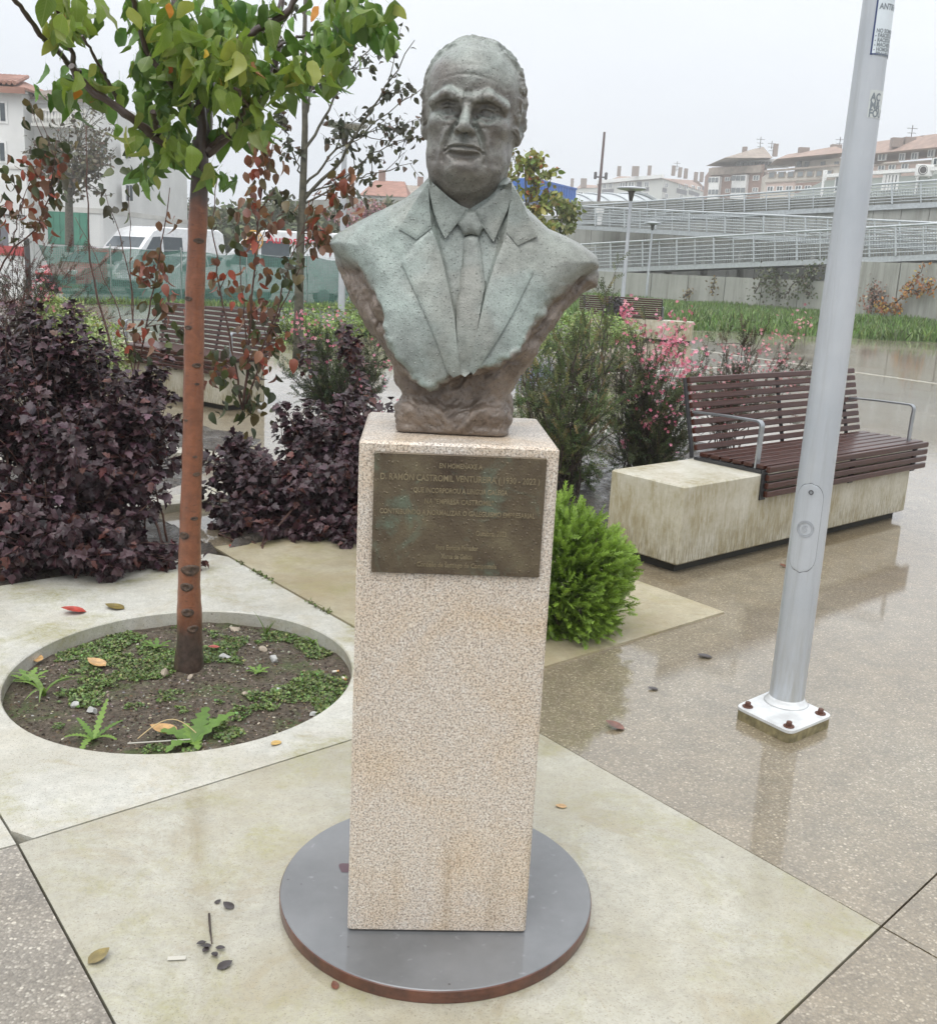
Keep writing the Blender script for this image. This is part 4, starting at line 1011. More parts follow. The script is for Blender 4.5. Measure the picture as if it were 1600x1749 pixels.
for (cx, cy_), sx, sy, n in clumps:
    dY = rng.normal(0, .13)
    for _ in range(int(n * 1.85)):
        pos.append(AY(cx + rng.normal(0, sx * .62), cy_ + rng.normal(0, sy * .62) - 18, TY + dY + rng.normal(0, .12)))
pos = np.array(pos); n = len(pos)
d = np.stack([rng.normal(0, .45, n), rng.normal(-.15, .35, n), -1 + rng.normal(0, .35, n)], -1)
up = np.stack([rng.normal(0, 1.1, n), rng.normal(-.5, .7, n), rng.normal(.3, .4, n)], -1)
sz = rng.uniform(.045, .090, n)
yl = rng.random(n) < .028
near = np.argsort(pos[:, 1])[:300]; mask = np.zeros(n, bool); mask[near] = True
a = mask & ~yl; leaf_objects(tree, pear_me, pos[a], d[a], up[a], sz[a], TR)
a = mask & yl; leaf_objects(tree, pear_my, pos[a], d[a], up[a], sz[a] * .65, TR)
a = ~mask
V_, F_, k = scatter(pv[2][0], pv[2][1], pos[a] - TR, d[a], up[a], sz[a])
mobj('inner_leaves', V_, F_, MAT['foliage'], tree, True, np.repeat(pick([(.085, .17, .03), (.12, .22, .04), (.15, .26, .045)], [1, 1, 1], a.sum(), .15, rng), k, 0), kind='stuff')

# ================================================================== purple-leaved shrubs
LOB = leaf_lobed()
leafmat('purple_leaf', [(.038, .017, .022), (.054, .024, .030), (.072, .038, .045), (.027, .012, .016), (.095, .034, .028), (.046, .020, .026)], .42, .04, spec=.4)
lob_me = []
for k in range(3):
    T, F_ = leaf_lobed(.40 + .04 * k, .15 + .15 * k, .2 + .15 * k); lob_me.append(mesh_np('leaf', T, F_, MAT['purple_leaf'], False))
def purple_shrub(name, base, blobs, n, label, seed, cols=None, w=None, stems=26, group='purple-leaved shrubs', near_n=230, sz=(.034, .064)):
    """blobs: list of (centre, radii, weight)"""
    rng = np.random.default_rng(seed); base = np.asarray(base, float); t = thing(name, base, label, 'shrub', group)
    W_ = np.array([b[2] for b in blobs], float); W_ /= W_.sum(); per = 44; ns = max(6, n // per)
    ci = rng.choice(len(blobs), ns, p=W_); C = np.array([b[0] for b in blobs])[ci]; Rr = np.array([b[1] for b in blobs])[ci]
    v = nrm(rng.normal(0, 1, (ns, 3)) + [0, -.25, .2]); bump = 1 + .4 * fbm(v * 2.2 + ci[:, None] * 3.1, 1.6, 3, seed)
    tip = C + v * Rr * (rng.uniform(.62, 1.12, ns) * bump)[:, None]; tip[:, 2] = np.maximum(tip[:, 2], .05)
    pos, out, stp = [], [], []
    for j in range(ns):
        b0 = base + np.array([rng.normal(0, .16), rng.normal(0, .16), 0]); st = b0 + (C[j] - b0) * .55; L = .30 + .12 * rng.random(); root = tip[j] - nrm(tip[j] - st) * L
        P = wander(root, tip[j], 6, .05, rng); stp.append((b0, root, P)); u = rng.random(per) ** .8; q0 = along(P, u); ax = nrm(tip[j] - root)
        rad_ = nrm(np.cross(ax, rng.normal(0, 1, (per, 3)))); pos.append(q0 + rad_ * (.012 + .030 * (1 - u))[:, None]); out.append(nrm(rad_ * 1.0 + ax * .55 * u[:, None] + [0, 0, -.35]))
    pos, out = np.vstack(pos), np.vstack(out); ok = pos[:, 2] > .015; pos, out = pos[ok], out[ok]; n = len(pos)
    d = nrm(out + rng.normal(0, .3, (n, 3))); up = nrm(np.stack([rng.normal(0, .4, n), rng.normal(-.3, .4, n), np.ones(n)], -1))
    s = rng.uniform(*sz, n)
    cc_ = pick(cols or [(.038, .017, .022), (.054, .024, .030), (.072, .038, .045), (.027, .012, .016), (.095, .034, .028)], w or [3, 3, 2, 3, .5], n, .25, rng)
    key = np.linalg.norm(pos - _C, axis=1); idx = np.argsort(key)[:near_n]; m = np.zeros(n, bool); m[idx] = True
    if near_n: leaf_objects(t, lob_me, pos[m], d[m], up[m], s[m], base)
    V_, F_, k = scatter(LOB[0], LOB[1], pos[~m] - base, d[~m], up[~m], s[~m])
    mobj('foliage', V_, F_, MAT['foliage_gloss'], t, False, np.repeat(cc_[~m], k, 0), kind='stuff')
    sm = MB()
    for j, (b0, root, P) in enumerate(stp):
        if j % 2 == 0: sm.tube(wander(b0, root, 6, .05, rng), np.linspace(.007, .004, 6), 5)
        sm.tube(P, np.linspace(.0035, .0015, 6), 4)
    shiftmb(sm, base).build('stems', MAT['red_twig'], t, kind='stuff')
    return t
bl = lambda x, y, Y, rx, ry, rz, w: (AY(x, y, Y), (rx, ry, rz), w)
pl0 = G(95, 985); pl0[1] += .35
purple_shrub('purple_shrub', pl0, [bl(75, 930, 4.75, .42, .40, .30, 5), bl(205, 930, 4.85, .36, .36, .28, 4), bl(120, 760, 5.1, .55, .45, .34, 5), bl(245, 720, 5.3, .22, .25, .22, 2), bl(10, 640, 5.3, .40, .4, .34, 3), bl(90, 600, 5.5, .26, .3, .22, 1.6), bl(100, 560, 5.6, .14, .15, .14, .5), bl(190, 640, 5.5, .28, .3, .24, 2), bl(265, 650, 5.6, .12, .15, .14, .5), bl(-60, 850, 5.0, .45, .4, .5, 3)], 12500, 'big dark purple shrub at the left edge behind the tree well', 3)
pr0 = G(500, 900); 
purple_shrub('purple_shrub', pr0, [bl(450, 850, 5.75, .34, .34, .28, 4), bl(560, 850, 5.7, .34, .34, .30, 4), bl(640, 800, 5.8, .30, .3, .34, 3), bl(400, 800, 5.9, .20, .26, .24, 2), bl(575, 735, 6.0, .33, .3, .19, 2.6), bl(500, 705, 6.1, .17, .2, .14, 1.1), bl(615, 690, 6.1, .20, .2, .16, 1.4), bl(470, 900, 5.6, .30, .28, .16, 2), bl(390, 880, 5.75, .18, .2, .16, 1.4), bl(590, 900, 5.6, .28, .25, .16, 2), bl(420, 775, 6.0, .18, .2, .14, 1.6), bl(380, 830, 5.9, .14, .2, .2, 1.4)], 10500, 'dark purple shrub between the orange trunk and the pedestal', 5)
purple_shrub('purple_shrub', G(600, 800), [bl(595, 600, 6.9, .04, .05, .18, 2), bl(590, 565, 6.9, .03, .04, .08, 1), bl(640, 690, 6.9, .20, .2, .12, 2), bl(510, 600, 7.0, .08, .1, .12, .6)], 330, 'slender reddish-purple shoots rising behind the right purple shrub', 8, [(.07, .022, .020), (.04, .022, .025), (.09, .035, .025)], [2, 2, 1], 9, near_n=40)
# ================================================================== bright juniper beside the pedestal
def spray_template(pairs=9):
    V, F = [], []
    def blade(p, d, L, w, nn):
        d = nrm(np.array(d, float)); s = nrm(np.cross(d, nn)); b = len(V); p = np.array(p, float)
        V.extend([p - s * w, p + s * w, p + d * L * .6 + s * w * .8, p + d * L, p + d * L * .6 - s * w * .8]); F.append((b, b + 1, b + 2, b + 3, b + 4))
    blade((0, 0, 0), (0, 1, 0), 1, .030, (0, 0, 1)); blade((0, 0, 0), (0, 1, .03), .95, .030, (1, 0, 0))
    for i in range(pairs):
        u = .12 + .8 * i / pairs; L = .36 * (1 - .65 * u)
        for s in (1, -1):
            blade((0, u, 0), (s * .8, .75, .35 * math.sin(i * 2.4)), L, .030, (0, .2, 1))
    return np.array(V), F
def needle_twig(n=16, L=.12, w=.012):
    V, F = [], []
    def quad(p, d, l, w_, nn):
        d = nrm(np.array(d, float)); s = nrm(np.cross(d, nn)); b = len(V); p = np.array(p, float)
        V.extend([p - s * w_ * .4, p + d * l * .5 + s * w_, p + d * l, p + d * l * .5 - s * w_]); F.append((b, b + 1, b + 2, b + 3))
    quad((0, 0, 0), (0, 1, 0), 1, .007, (0, 0, 1))
    for i in range(n):
        u = .1 + .88 * i / n; a = i * 2.4; quad((0, u, 0), (math.cos(a) * .75, .8, math.sin(a) * .75), L * (1.1 - .4 * u), w, (math.sin(a), .1, -math.cos(a)))
    return np.array(V), F
def triang(F): return [(f[0], f[i], f[i + 1]) for f in F for i in range(1, len(f) - 1)]
def upfor(d, rng): return nrm(rng.normal(0, 1, d.shape) + np.array([0, 0, .4]))
rng = np.random.default_rng(21)
jb = G(975, 1075); jc = AY(958, 985, 4.28)
jun = thing('juniper', jb, 'bright green feathery conifer bush growing beside the granite pedestal', 'shrub')
SP = spray_template(); SPt = triang(SP[1])
n = 4300; v = nrm(rng.normal(0, 1, (n, 3))); rad = rng.random(n) ** .33; R0 = np.array([.315, .29, .325])
bump = 1 + .38 * fbm(v * 2.0, 1.9, 3, 4)
pos = jc + v * R0 * (rad * bump)[:, None] * .92; pos[:, 2] = np.maximum(pos[:, 2], .03)
d = nrm(v * np.array([1, 1, .8]) + np.array([.1, 0, .45]) + rng.normal(0, .35, (n, 3)))
V_, F_, k = scatter(SP[0], SPt, pos - jb, d, upfor(d, rng), rng.uniform(.042, .085, n))
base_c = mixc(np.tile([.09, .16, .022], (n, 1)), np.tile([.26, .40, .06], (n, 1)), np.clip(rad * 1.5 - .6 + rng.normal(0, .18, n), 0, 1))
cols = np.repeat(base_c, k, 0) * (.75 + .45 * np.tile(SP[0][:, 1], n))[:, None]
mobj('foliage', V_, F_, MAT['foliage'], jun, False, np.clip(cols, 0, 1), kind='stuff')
sm = MB()
for i in rng.choice(n, 40): sm.tube(wander(jb + rng.normal(0, .04, 3) * [1, 1, 0], pos[i], 6, .05, rng), np.linspace(.008, .002, 6), 5)
shiftmb(sm, jb).build('stems', MAT['dark_twig'], jun, kind='stuff')

# ================================================================== wispy flowering shrubs
NT1 = needle_twig(20, .20, .034)
def flower_template():
    V, F = [], []
    for k in range(5):
        a = k * 2 * math.pi / 5; b = len(V)
        for r, da, z in ((.12, 0, .0), (.62, -.5, .10), (1, 0, .22), (.62, .5, .10)): V.append((r * math.cos(a + da), r * math.sin(a + da), z))
        F.append((b, b + 1, b + 2, b + 3))
    b = len(V)
    for k in range(6): V.append((.2 * math.cos(k * 1.05), .2 * math.sin(k * 1.05), .05))
    F.append(tuple(range(b, b + 6))); return np.array(V), F
FLW = flower_template(); FLt = triang(FLW[1])
def wispy(name, base, tips, label, seed, n_tw=800, cols=((.055, .075, .035), (.085, .10, .045), (.04, .055, .03)), w=(3, 2, 3), flowers=(), fcol=((.62, .16, .24), (.72, .30, .38), (.50, .09, .16)), twig=(.05, .13), spread=.16, group='wispy flowering shrubs', cat='shrub', fsize=(.012, .019), bark='dark_twig'):
    rng = np.random.default_rng(seed); base = np.asarray(base, float); t = thing(name, base, label, cat, group)
    sm = MB(); paths = []
    for tip in tips:
        tip = np.asarray(tip, float); b0 = base + np.array([rng.normal(0, .07), rng.normal(0, .07), 0.0])
        P = wander(b0, tip, 12, .045, rng); sm.tube(P, np.linspace(.006, .0015, 12), 5); paths.append(P)
        L = np.linalg.norm(tip - b0)
        for _ in range(5):
            u0 = rng.uniform(.25, .85); p0 = along(P, [u0])[0]; dd = nrm(nrm(tip - b0) + rng.normal(0, .55, 3)) * L * rng.uniform(.15, .4)
            Q = wander(p0, p0 + dd, 7, .05, rng); sm.tube(Q, np.linspace(.004, .0012, 7), 4); paths.append(Q)
    shiftmb(sm, base).build('stems', MAT[bark], t, kind='stuff')
    pi = rng.integers(0, len(paths), n_tw); pos = np.zeros((n_tw, 3)); tn = np.zeros((n_tw, 3))
    for j in range(n_tw):
        P = paths[pi[j]]; u = rng.uniform(.25, 1) ** .7; pos[j] = along(P, [u])[0]; tn[j] = P[min(len(P) - 1, int(u * len(P)))] - P[max(0, int(u * len(P)) - 2)]
    d = nrm(nrm(tn) + rng.normal(0, .5, (n_tw, 3)) + [0, 0, .2])
    V_, F_, k = scatter(NT1[0], triang(NT1[1]), pos - base, d, upfor(d, rng), rng.uniform(*twig, n_tw))
    mobj('foliage', V_, F_, MAT['foliage_matte'], t, False, np.repeat(pick(cols, w, n_tw, .25, rng), k, 0), kind='stuff')
    fp = []
    for c, s, m in flowers: fp.append(np.asarray(c) + rng.normal(0, 1, (m, 3)) * np.array([s, s, s * 1.3]))
    if fp:
        fp = np.vstack(fp); m = len(fp); fd = nrm(np.stack([rng.normal(0, .6, m), rng.normal(-.7, .4, m), rng.normal(.5, .4, m)], -1)); uu = nrm(rng.normal(0, 1, (m, 3)))
        T = FLW[0]; V_, F_, k = scatter(T, FLt, fp - base, np.cross(fd, uu), fd, rng.uniform(*fsize, m))
        mobj('blossoms', V_, F_, MAT['foliage'], t, False, np.repeat(pick(fcol, [1] * len(fcol), m, .15, rng), k, 0), kind='stuff')
    return t
def tipsin(boxes, rng):
    out = []
    for x0, x1, y0, y1, Y0, Y1, n in boxes:
        for _ in range(n): out.append(AY(rng.uniform(x0, x1), rng.uniform(y0, y1), rng.uniform(Y0, Y1)))
    return out
r_ = np.random.default_rng(31)
wispy('wispy_shrub', G(950, 850), tipsin([(880, 1040, 560, 760, 6.6, 7.6, 44), (980, 1050, 490, 580, 6.9, 7.4, 12), (880, 1000, 700, 830, 6.6, 7.4, 26)], r_), 'wispy dark green shrub with golden twig tips right behind the bust', 41, 3300, cols=((.11, .145, .06), (.16, .185, .08), (.08, .105, .05), (.23, .18, .08)), w=(3, 2, 3, 1))
pk = lambda L: [(AY(x, y, Y), s, m) for x, y, Y, s, m in L]
wispy('flowering_shrub', G(1100, 815), tipsin([(1050, 1195, 560, 700, 7.2, 8.2, 38), (1040, 1200, 650, 820, 7.2, 8.2, 44)], r_), 'pink flowering shrub standing left of the nearest bench', 42, 2500, cols=((.10, .125, .06), (.15, .16, .08), (.07, .085, .05)),
      flowers=pk([(1072, 533, 7.6, .035, 40), (1138, 565, 7.6, .05, 50), (1150, 600, 7.6, .06, 60), (1125, 620, 7.6, .06, 40), (1170, 630, 7.6, .06, 60), (1105, 720, 7.5, .03, 26), (1100, 640, 7.5, .10, 26), (1180, 690, 7.6, .06, 30), (1065, 750, 7.5, .03, 12), (1090, 600, 7.5, .1, 20), (1130, 660, 7.5, .12, 60), (1165, 580, 7.5, .09, 50), (1150, 700, 7.4, .10, 30), (1080, 580, 7.4, .08, 24)]))
wispy('flowering_shrub', G(1235, 770), tipsin([(1200, 1300, 620, 700, 8.3, 9.0, 16), (1230, 1372, 545, 650, 8.6, 9.3, 12)], r_), 'sprays of pink blossom rising behind the slatted backrest of the nearest bench', 43, 900, cols=((.06, .06, .035), (.12, .07, .055), (.05, .05, .03)), flowers=pk([(1370, 548, 9.0, .05, 26), (1330, 600, 8.9, .09, 60), (1300, 625, 8.9, .09, 60), (1260, 640, 8.8, .1, 50), (1240, 615, 8.8, .09, 40), (1330, 660, 8.8, .10, 40), (1250, 690, 8.7, .14, 40)]), fcol=((.52, .18, .22), (.60, .30, .32), (.40, .12, .15)))
wispy('flowering_shrub', G(590, 745), tipsin([(500, 660, 560, 680, 8.4, 9.4, 34), (490, 560, 540, 600, 8.6, 9.2, 8)], r_), 'loose pink flowering shrub seen between the orange trunk and the bust', 44, 1900, flowers=pk([(510, 548, 8.8, .06, 40), (560, 560, 8.8, .08, 26), (660, 610, 8.8, .05, 26), (640, 690, 8.6, .1, 26), (590, 640, 8.8, .14, 26)]))
wispy('heather_shrub', G(30, 640), tipsin([(-40, 60, 460, 560, 8.6, 9.6, 34), (40, 112, 485, 570, 8.6, 9.4, 18)], r_), 'brownish red wispy shrub at the left edge below the driveway', 45, 2200, cols=((.09, .055, .045), (.075, .07, .04), (.16, .06, .055)), w=(3, 3, 2), flowers=pk([(75, 500, 9.0, .07, 40)]), fcol=((.40, .12, .14),))

# ================================================================== saplings with red autumn leaves
OV = leaf_ovate(3, .3, .45, .33); OVt = triang(OV[1])
leafmat('autumn_leaf', [(.27, .085, .055), (.20, .10, .06), (.13, .075, .045), (.30, .14, .08), (.13, .10, .045), (.34, .075, .045), (.19, .08, .06), (.26, .15, .10)], .45, .3)
leafmat('olive_leaf', [(.06, .075, .028), (.09, .11, .035), (.05, .045, .025), (.13, .10, .04), (.045, .06, .025)], .45, .25)
oa_me = [mesh_np('leaf', *[(leaf_ovate(4, f, c, w)) for f, c, w in [k]][0], MAT['autumn_leaf'], True) for k in ((.3, .4, .33), (.5, .7, .36), (.15, .2, .3))]
oo_me = [mesh_np('leaf', *[(leaf_ovate(4, f, c, w)) for f, c, w in [k]][0], MAT['olive_leaf'], True) for k in ((.3, .4, .33), (.5, .6, .36))]
def sapling(name, base, stems, clusters, label, seed, size=(.055, .092), rad=(.009, .003), cat='sapling', group='red-leaved saplings', bark='red_twig'):
    rng = np.random.default_rng(seed); t = thing(name, base, label, cat, group); allp = []
    for pts, r0, r1 in stems:
        P = along(np.array([AY(x, y, Y) for x, y, Y in pts]), np.linspace(0, 1, 16)); P[1:-1] += rng.normal(0, .004, (14, 3))
        shiftmb(MB().tube(P, np.linspace(r0, r1, 16), 6), base).build('stem', MAT[bark], t, smooth=True); allp.append(P)
    A = np.vstack(allp); tw = MB()
    for x, y, Y, s, n, kind in clusters:
        c = AY(x, y, Y); j = np.argmin(np.linalg.norm(A - c, axis=1))
        if np.linalg.norm(A[j] - c) > .05: tw.tube(wander(A[max(0, j - 1)], c + [0, 0, .03], 6, .05, rng), np.linspace(.004, .0015, 6), 4)
        n = int(n * (2.1 if kind == 'r' else 1.5)); pos = c + rng.normal(0, 1, (n, 3)) * np.array([s, s, s * 1.2])
        d = np.stack([rng.normal(0, .5, n), rng.normal(0, .5, n), -1 + rng.normal(0, .35, n)], -1); up = rng.normal(0, 1, (n, 3)) + [0, -.6, .3]
        leaf_objects(t, oa_me if kind == 'r' else oo_me, pos, d, up, rng.uniform(*size, n), base)
    if tw.n: shiftmb(tw, base).build('twigs', MAT[bark], t, kind='stuff')
    return t
sb = G(420, 760); Yb = 6.9
sapling('red_leaved_sapling', sb, [([(415, 700, Yb), (425, 600, Yb), (432, 480, Yb), (446, 330, Yb), (470, 230, Yb)], .010, .003), ([(415, 700, Yb), (395, 590, Yb), (372, 470, Yb), (362, 380, Yb), (372, 300, Yb)], .008, .003), ([(420, 690, Yb), (455, 590, Yb), (488, 510, Yb), (520, 440, Yb)], .008, .003), ([(425, 640, Yb), (420, 560, Yb), (410, 450, Yb), (420, 380, Yb)], .006, .002), ([(440, 620, Yb), (470, 540, Yb), (500, 430, Yb), (540, 330, Yb), (575, 300, Yb)], .007, .002)],
        [(440, 250, Yb, .05, 9, 'r'), (462, 270, Yb, .06, 9, 'r'), (440, 300, Yb, .06, 8, 'r'), (470, 330, Yb, .05, 6, 'o'), (430, 350, Yb, .05, 6, 'r'), (462, 380, Yb, .06, 8, 'r'), (430, 400, Yb, .05, 6, 'r'), (375, 360, Yb, .04, 4, 'o'), (400, 405, Yb, .04, 4, 'o'), (365, 455, Yb, .05, 5, 'r'), (490, 455, Yb, .07, 14, 'o'), (510, 440, Yb, .05, 8, 'o'), (440, 470, Yb, .05, 6, 'r'), (425, 520, Yb, .06, 8, 'r'), (455, 520, Yb, .05, 6, 'r'), (390, 470, Yb, .05, 5, 'r'), (400, 600, Yb, .08, 10, 'o'), (440, 600, Yb, .09, 12, 'r'), (400, 650, Yb, .1, 14, 'o'), (440, 660, Yb, .1, 16, 'o'), (370, 640, Yb, .07, 8, 'r'), (480, 580, Yb, .06, 7, 'r'), (410, 690, Yb, .09, 14, 'o'), (450, 560, Yb, .06, 7, 'o'),
         (575, 320, Yb, .05, 9, 'r'), (590, 345, Yb, .05, 7, 'r'), (545, 380, Yb, .05, 7, 'r'), (560, 400, Yb, .05, 6, 'r'), (600, 300, Yb, .04, 5, 'r'), (540, 410, Yb, .04, 5, 'r'), (535, 350, Yb, .04, 4, 'r')],
        'sapling with hanging red and olive leaves just right of the orange trunk', 51)
sb = G(215, 735); Yb = 7.2
sapling('red_leaved_sapling', sb, [([(222, 690, Yb), (195, 610, Yb), (172, 530, Yb), (156, 460, Yb), (150, 370, Yb), (147, 215, Yb)], .010, .003), ([(225, 680, Yb), (230, 600, Yb), (226, 500, Yb), (205, 400, Yb), (180, 330, Yb)], .007, .002), ([(230, 670, Yb), (245, 580, Yb), (262, 500, Yb), (285, 360, Yb), (290, 320, Yb)], .008, .003), ([(228, 640, Yb), (205, 540, Yb), (160, 430, Yb), (128, 370, Yb)], .005, .002), ([(232, 620, Yb), (222, 480, Yb), (222, 380, Yb), (218, 320, Yb)], .005, .002)],
        [(258, 445, Yb, .05, 8, 'r'), (275, 455, Yb, .04, 5, 'r'), (252, 465, Yb, .05, 9, 'r'), (262, 520, Yb, .05, 6, 'o'), (290, 490, Yb, .05, 7, 'r'), (285, 530, Yb, .04, 4, 'r'), (245, 575, Yb, .05, 8, 'r'), (225, 560, Yb, .04, 4, 'r'), (300, 560, Yb, .04, 4, 'o'), (295, 370, Yb, .03, 3, 'r'), (310, 590, Yb, .05, 6, 'o'), (262, 640, Yb, .07, 7, 'o'), (230, 600, Yb, .04, 5, 'o'), (190, 345, Yb, .07, 5, 'o'), (215, 310, Yb, .08, 8, 'o')],
        'thin multi-stemmed sapling with few brown leaves left of the orange trunk', 52)
sb = G(-40, 700); Yb = 7.4
sapling('red_leaved_sapling', sb, [([(-40, 640, Yb), (-20, 500, Yb), (20, 425, Yb), (60, 395, Yb), (88, 330, Yb), (96, 240, Yb)], .009, .003), ([(20, 425, Yb), (35, 350, Yb), (60, 290, Yb)], .005, .002), ([(-20, 500, Yb), (0, 400, Yb), (-5, 300, Yb)], .006, .003)],
        [(82, 285, Yb, .06, 16, 'r'), (90, 250, Yb, .06, 14, 'o'), (75, 330, Yb, .06, 12, 'r'), (95, 310, Yb, .05, 10, 'o'), (45, 290, Yb, .05, 6, 'r'), (20, 320, Yb, .07, 8, 'o'), (15, 350, Yb, .06, 8, 'r'), (60, 385, Yb, .05, 8, 'r'), (10, 400, Yb, .05, 6, 'o'), (25, 290, Yb, .06, 5, 'o'), (50, 175, Yb, .05, 3, 'o'), (65, 200, Yb, .05, 3, 'o')],
        'red and brown leaved sapling leaning in from the left edge before the white houses', 53)

# ================================================================== trees farther back
def sparse_tree(name, base, trunk, branches, label, seed, leaves, lsize, lcols, lw, cat='tree', bark='green_bark', sub=5, subL=.35, grp=None, tw=.004, hang=.5):
    rng = np.random.default_rng(seed); t = thing(name, base, label, cat, grp)
    pts, r0, r1 = trunk; P = along(np.array([AY(*p) for p in pts]), np.linspace(0, 1, 24))
    shiftmb(MB().tube(P, np.linspace(r0, r1, 24), 10), base).build('trunk', MAT[bark], t, smooth=True)
    cr_ = MB(); tips = []
    for pts, a, b in branches:
        Q = along(np.array([AY(*p) for p in pts]), np.linspace(0, 1, 14)); Q[1:-1] += rng.normal(0, .012, (12, 3)); cr_.tube(Q, np.linspace(a, b, 14), 6); tips.append(Q)
        L = np.linalg.norm(Q[-1] - Q[0])
        for _ in range(sub):
            u0 = rng.uniform(.2, .95); p0 = along(Q, [u0])[0]; dd = nrm(nrm(Q[-1] - Q[0]) + rng.normal(0, .7, 3)) * L * rng.uniform(.4, 1) * subL
            S = wander(p0, p0 + dd, 7, .06, rng); cr_.tube(S, np.linspace(tw * 1.6, tw * .5, 7), 4); tips.append(S)
            for _ in range(2):
                p1 = along(S, [rng.uniform(.3, .9)])[0]; S2 = wander(p1, p1 + nrm(nrm(dd) + rng.normal(0, .7, 3)) * np.linalg.norm(dd) * .5, 5, .06, rng); cr_.tube(S2, np.linspace(tw, tw * .4, 5), 3); tips.append(S2)
    shiftmb(cr_, base).build('branches', MAT[bark], t, kind='stuff')
    pi = rng.integers(0, len(tips), leaves); pos = np.array([along(tips[i], [rng.uniform(.3, 1)])[0] for i in pi]) + rng.normal(0, lsize * .35, (leaves, 3))
    d = np.stack([rng.normal(0, .7, leaves), rng.normal(0, .7, leaves), rng.normal(-hang, .6, leaves)], -1)
    V_, F_, k = scatter(OV[0], OVt, pos - base, d, rng.normal(0, 1, (leaves, 3)) + [0, 0, .5], rng.uniform(.7, 1.3, leaves) * lsize)
    mobj('crown', V_, F_, MAT['foliage'], t, False, np.repeat(pick(lcols, lw, leaves, .2, rng), k, 0), kind='stuff')
    return t
Yd = 12.0; tb = G(508, 618)
sparse_tree('slender_tree', tb, ([(508, 618, Yd), (510, 540, Yd), (512, 440, Yd), (517, 330, Yd), (521, 220, Yd), (519, 110, Yd), (522, -20, Yd)], .060, .020),
            [([(516, 345, Yd), (560, 300, Yd), (600, 240, Yd - .3), (650, 165, Yd - .5), (708, 68, Yd - .6)], .022, .004), ([(517, 320, Yd), (570, 262, Yd), (630, 215, Yd), (695, 165, Yd)], .016, .004), ([(519, 260, Yd), (560, 190, Yd), (590, 130, Yd), (640, 70, Yd)], .018, .004), ([(516, 350, Yd), (570, 322, Yd), (630, 262, Yd), (715, 232, Yd)], .014, .003), ([(518, 300, Yd), (495, 250, Yd), (480, 190, Yd)], .012, .004), ([(515, 380, Yd), (480, 345, Yd), (462, 330, Yd)], .010, .003), ([(520, 200, Yd), (545, 110, Yd), (570, 40, Yd)], .015, .004), ([(517, 330, Yd), (590, 310, Yd), (660, 290, Yd), (690, 260, Yd)], .012, .003), ([(512, 440, Yd), (530, 420, Yd), (550, 410, Yd)], .008, .003), ([(519, 150, Yd), (480, 100, Yd), (470, 40, Yd)], .012, .004)],
            'slender tree with sparse small dark leaves against the sky left of the bust', 61, 900, .075, [(.05, .06, .028), (.075, .075, .035), (.10, .06, .035), (.04, .045, .025)], [3, 2, 1, 2], sub=6, subL=.42)
Yk = 40.0; kb = AY(119, 428, Yk); kb[2] = -.15
tr_ = np.random.default_rng(71); kbr = []
for _ in range(26):
    a = tr_.uniform(-1, 1); kbr.append(([(119, 335, Yk), (119 + a * 25 + tr_.normal(0, 6), 300 + tr_.normal(0, 12), Yk + tr_.normal(0, .5)), (119 + a * 66 + tr_.normal(0, 8), 346 - 108 * math.sqrt(1 - a * a * .75) + tr_.normal(0, 14), Yk + tr_.normal(0, .9))], .05, .012))
sparse_tree('pollarded_tree', kb, ([(119, 430, Yk), (118, 380, Yk), (118, 330, Yk)], .17, .13), kbr, 'pollarded street tree with bushy grey-green crown before the white house', 62, 1500, .16, [(.10, .10, .05), (.13, .12, .065), (.13, .085, .055), (.07, .065, .04)], [3, 2, 1.5, 2], sub=5, subL=.6, tw=.014, hang=.1)
Yy = 24.0; yb = AY(905, 560, Yy); yb[2] = 0
sparse_tree('autumn_tree', yb, ([(905, 560, Yy), (902, 450, Yy), (898, 330, Yy), (896, 270, Yy)], .05, .015), [([(900, 400, Yy), (885, 330, Yy), (880, 270, Yy)], .02, .005), ([(899, 360, Yy), (912, 310, Yy), (905, 265, Yy)], .02, .005), ([(900, 400, Yy), (925, 360, Yy), (935, 320, Yy)], .02, .005), ([(902, 430, Yy), (935, 400, Yy), (945, 380, Yy)], .02, .005), ([(902, 430, Yy), (880, 400, Yy), (868, 350, Yy)], .02, .005), ([(900, 380, Yy), (918, 350, Yy), (916, 320, Yy)], .02, .005)], 'narrow yellow-green tree just right of the statue head', 63, 950, .14, [(.28, .30, .07), (.20, .26, .06), (.34, .28, .08), (.36, .12, .05)], [3, 3, 2, .5], subL=.5, tw=.008)
Yy = 27.0; yb = AY(958, 560, Yy); yb[2] = 0
sparse_tree('small_green_tree', yb, ([(958, 560, Yy), (957, 450, Yy), (958, 350, Yy)], .04, .012), [([(957, 400, Yy), (950, 360, Yy), (945, 340, Yy)], .015, .005), ([(957, 390, Yy), (966, 350, Yy), (962, 330, Yy)], .015, .005), ([(958, 410, Yy), (975, 385, Yy), (980, 365, Yy)], .015, .005), ([(957, 420, Yy), (945, 400, Yy), (940, 385, Yy)], .015, .005)], 'small yellow-green tree below the blue container', 64, 420, .14, [(.20, .25, .07), (.15, .2, .06), (.26, .26, .08)], [2, 2, 1], subL=.5, tw=.008)

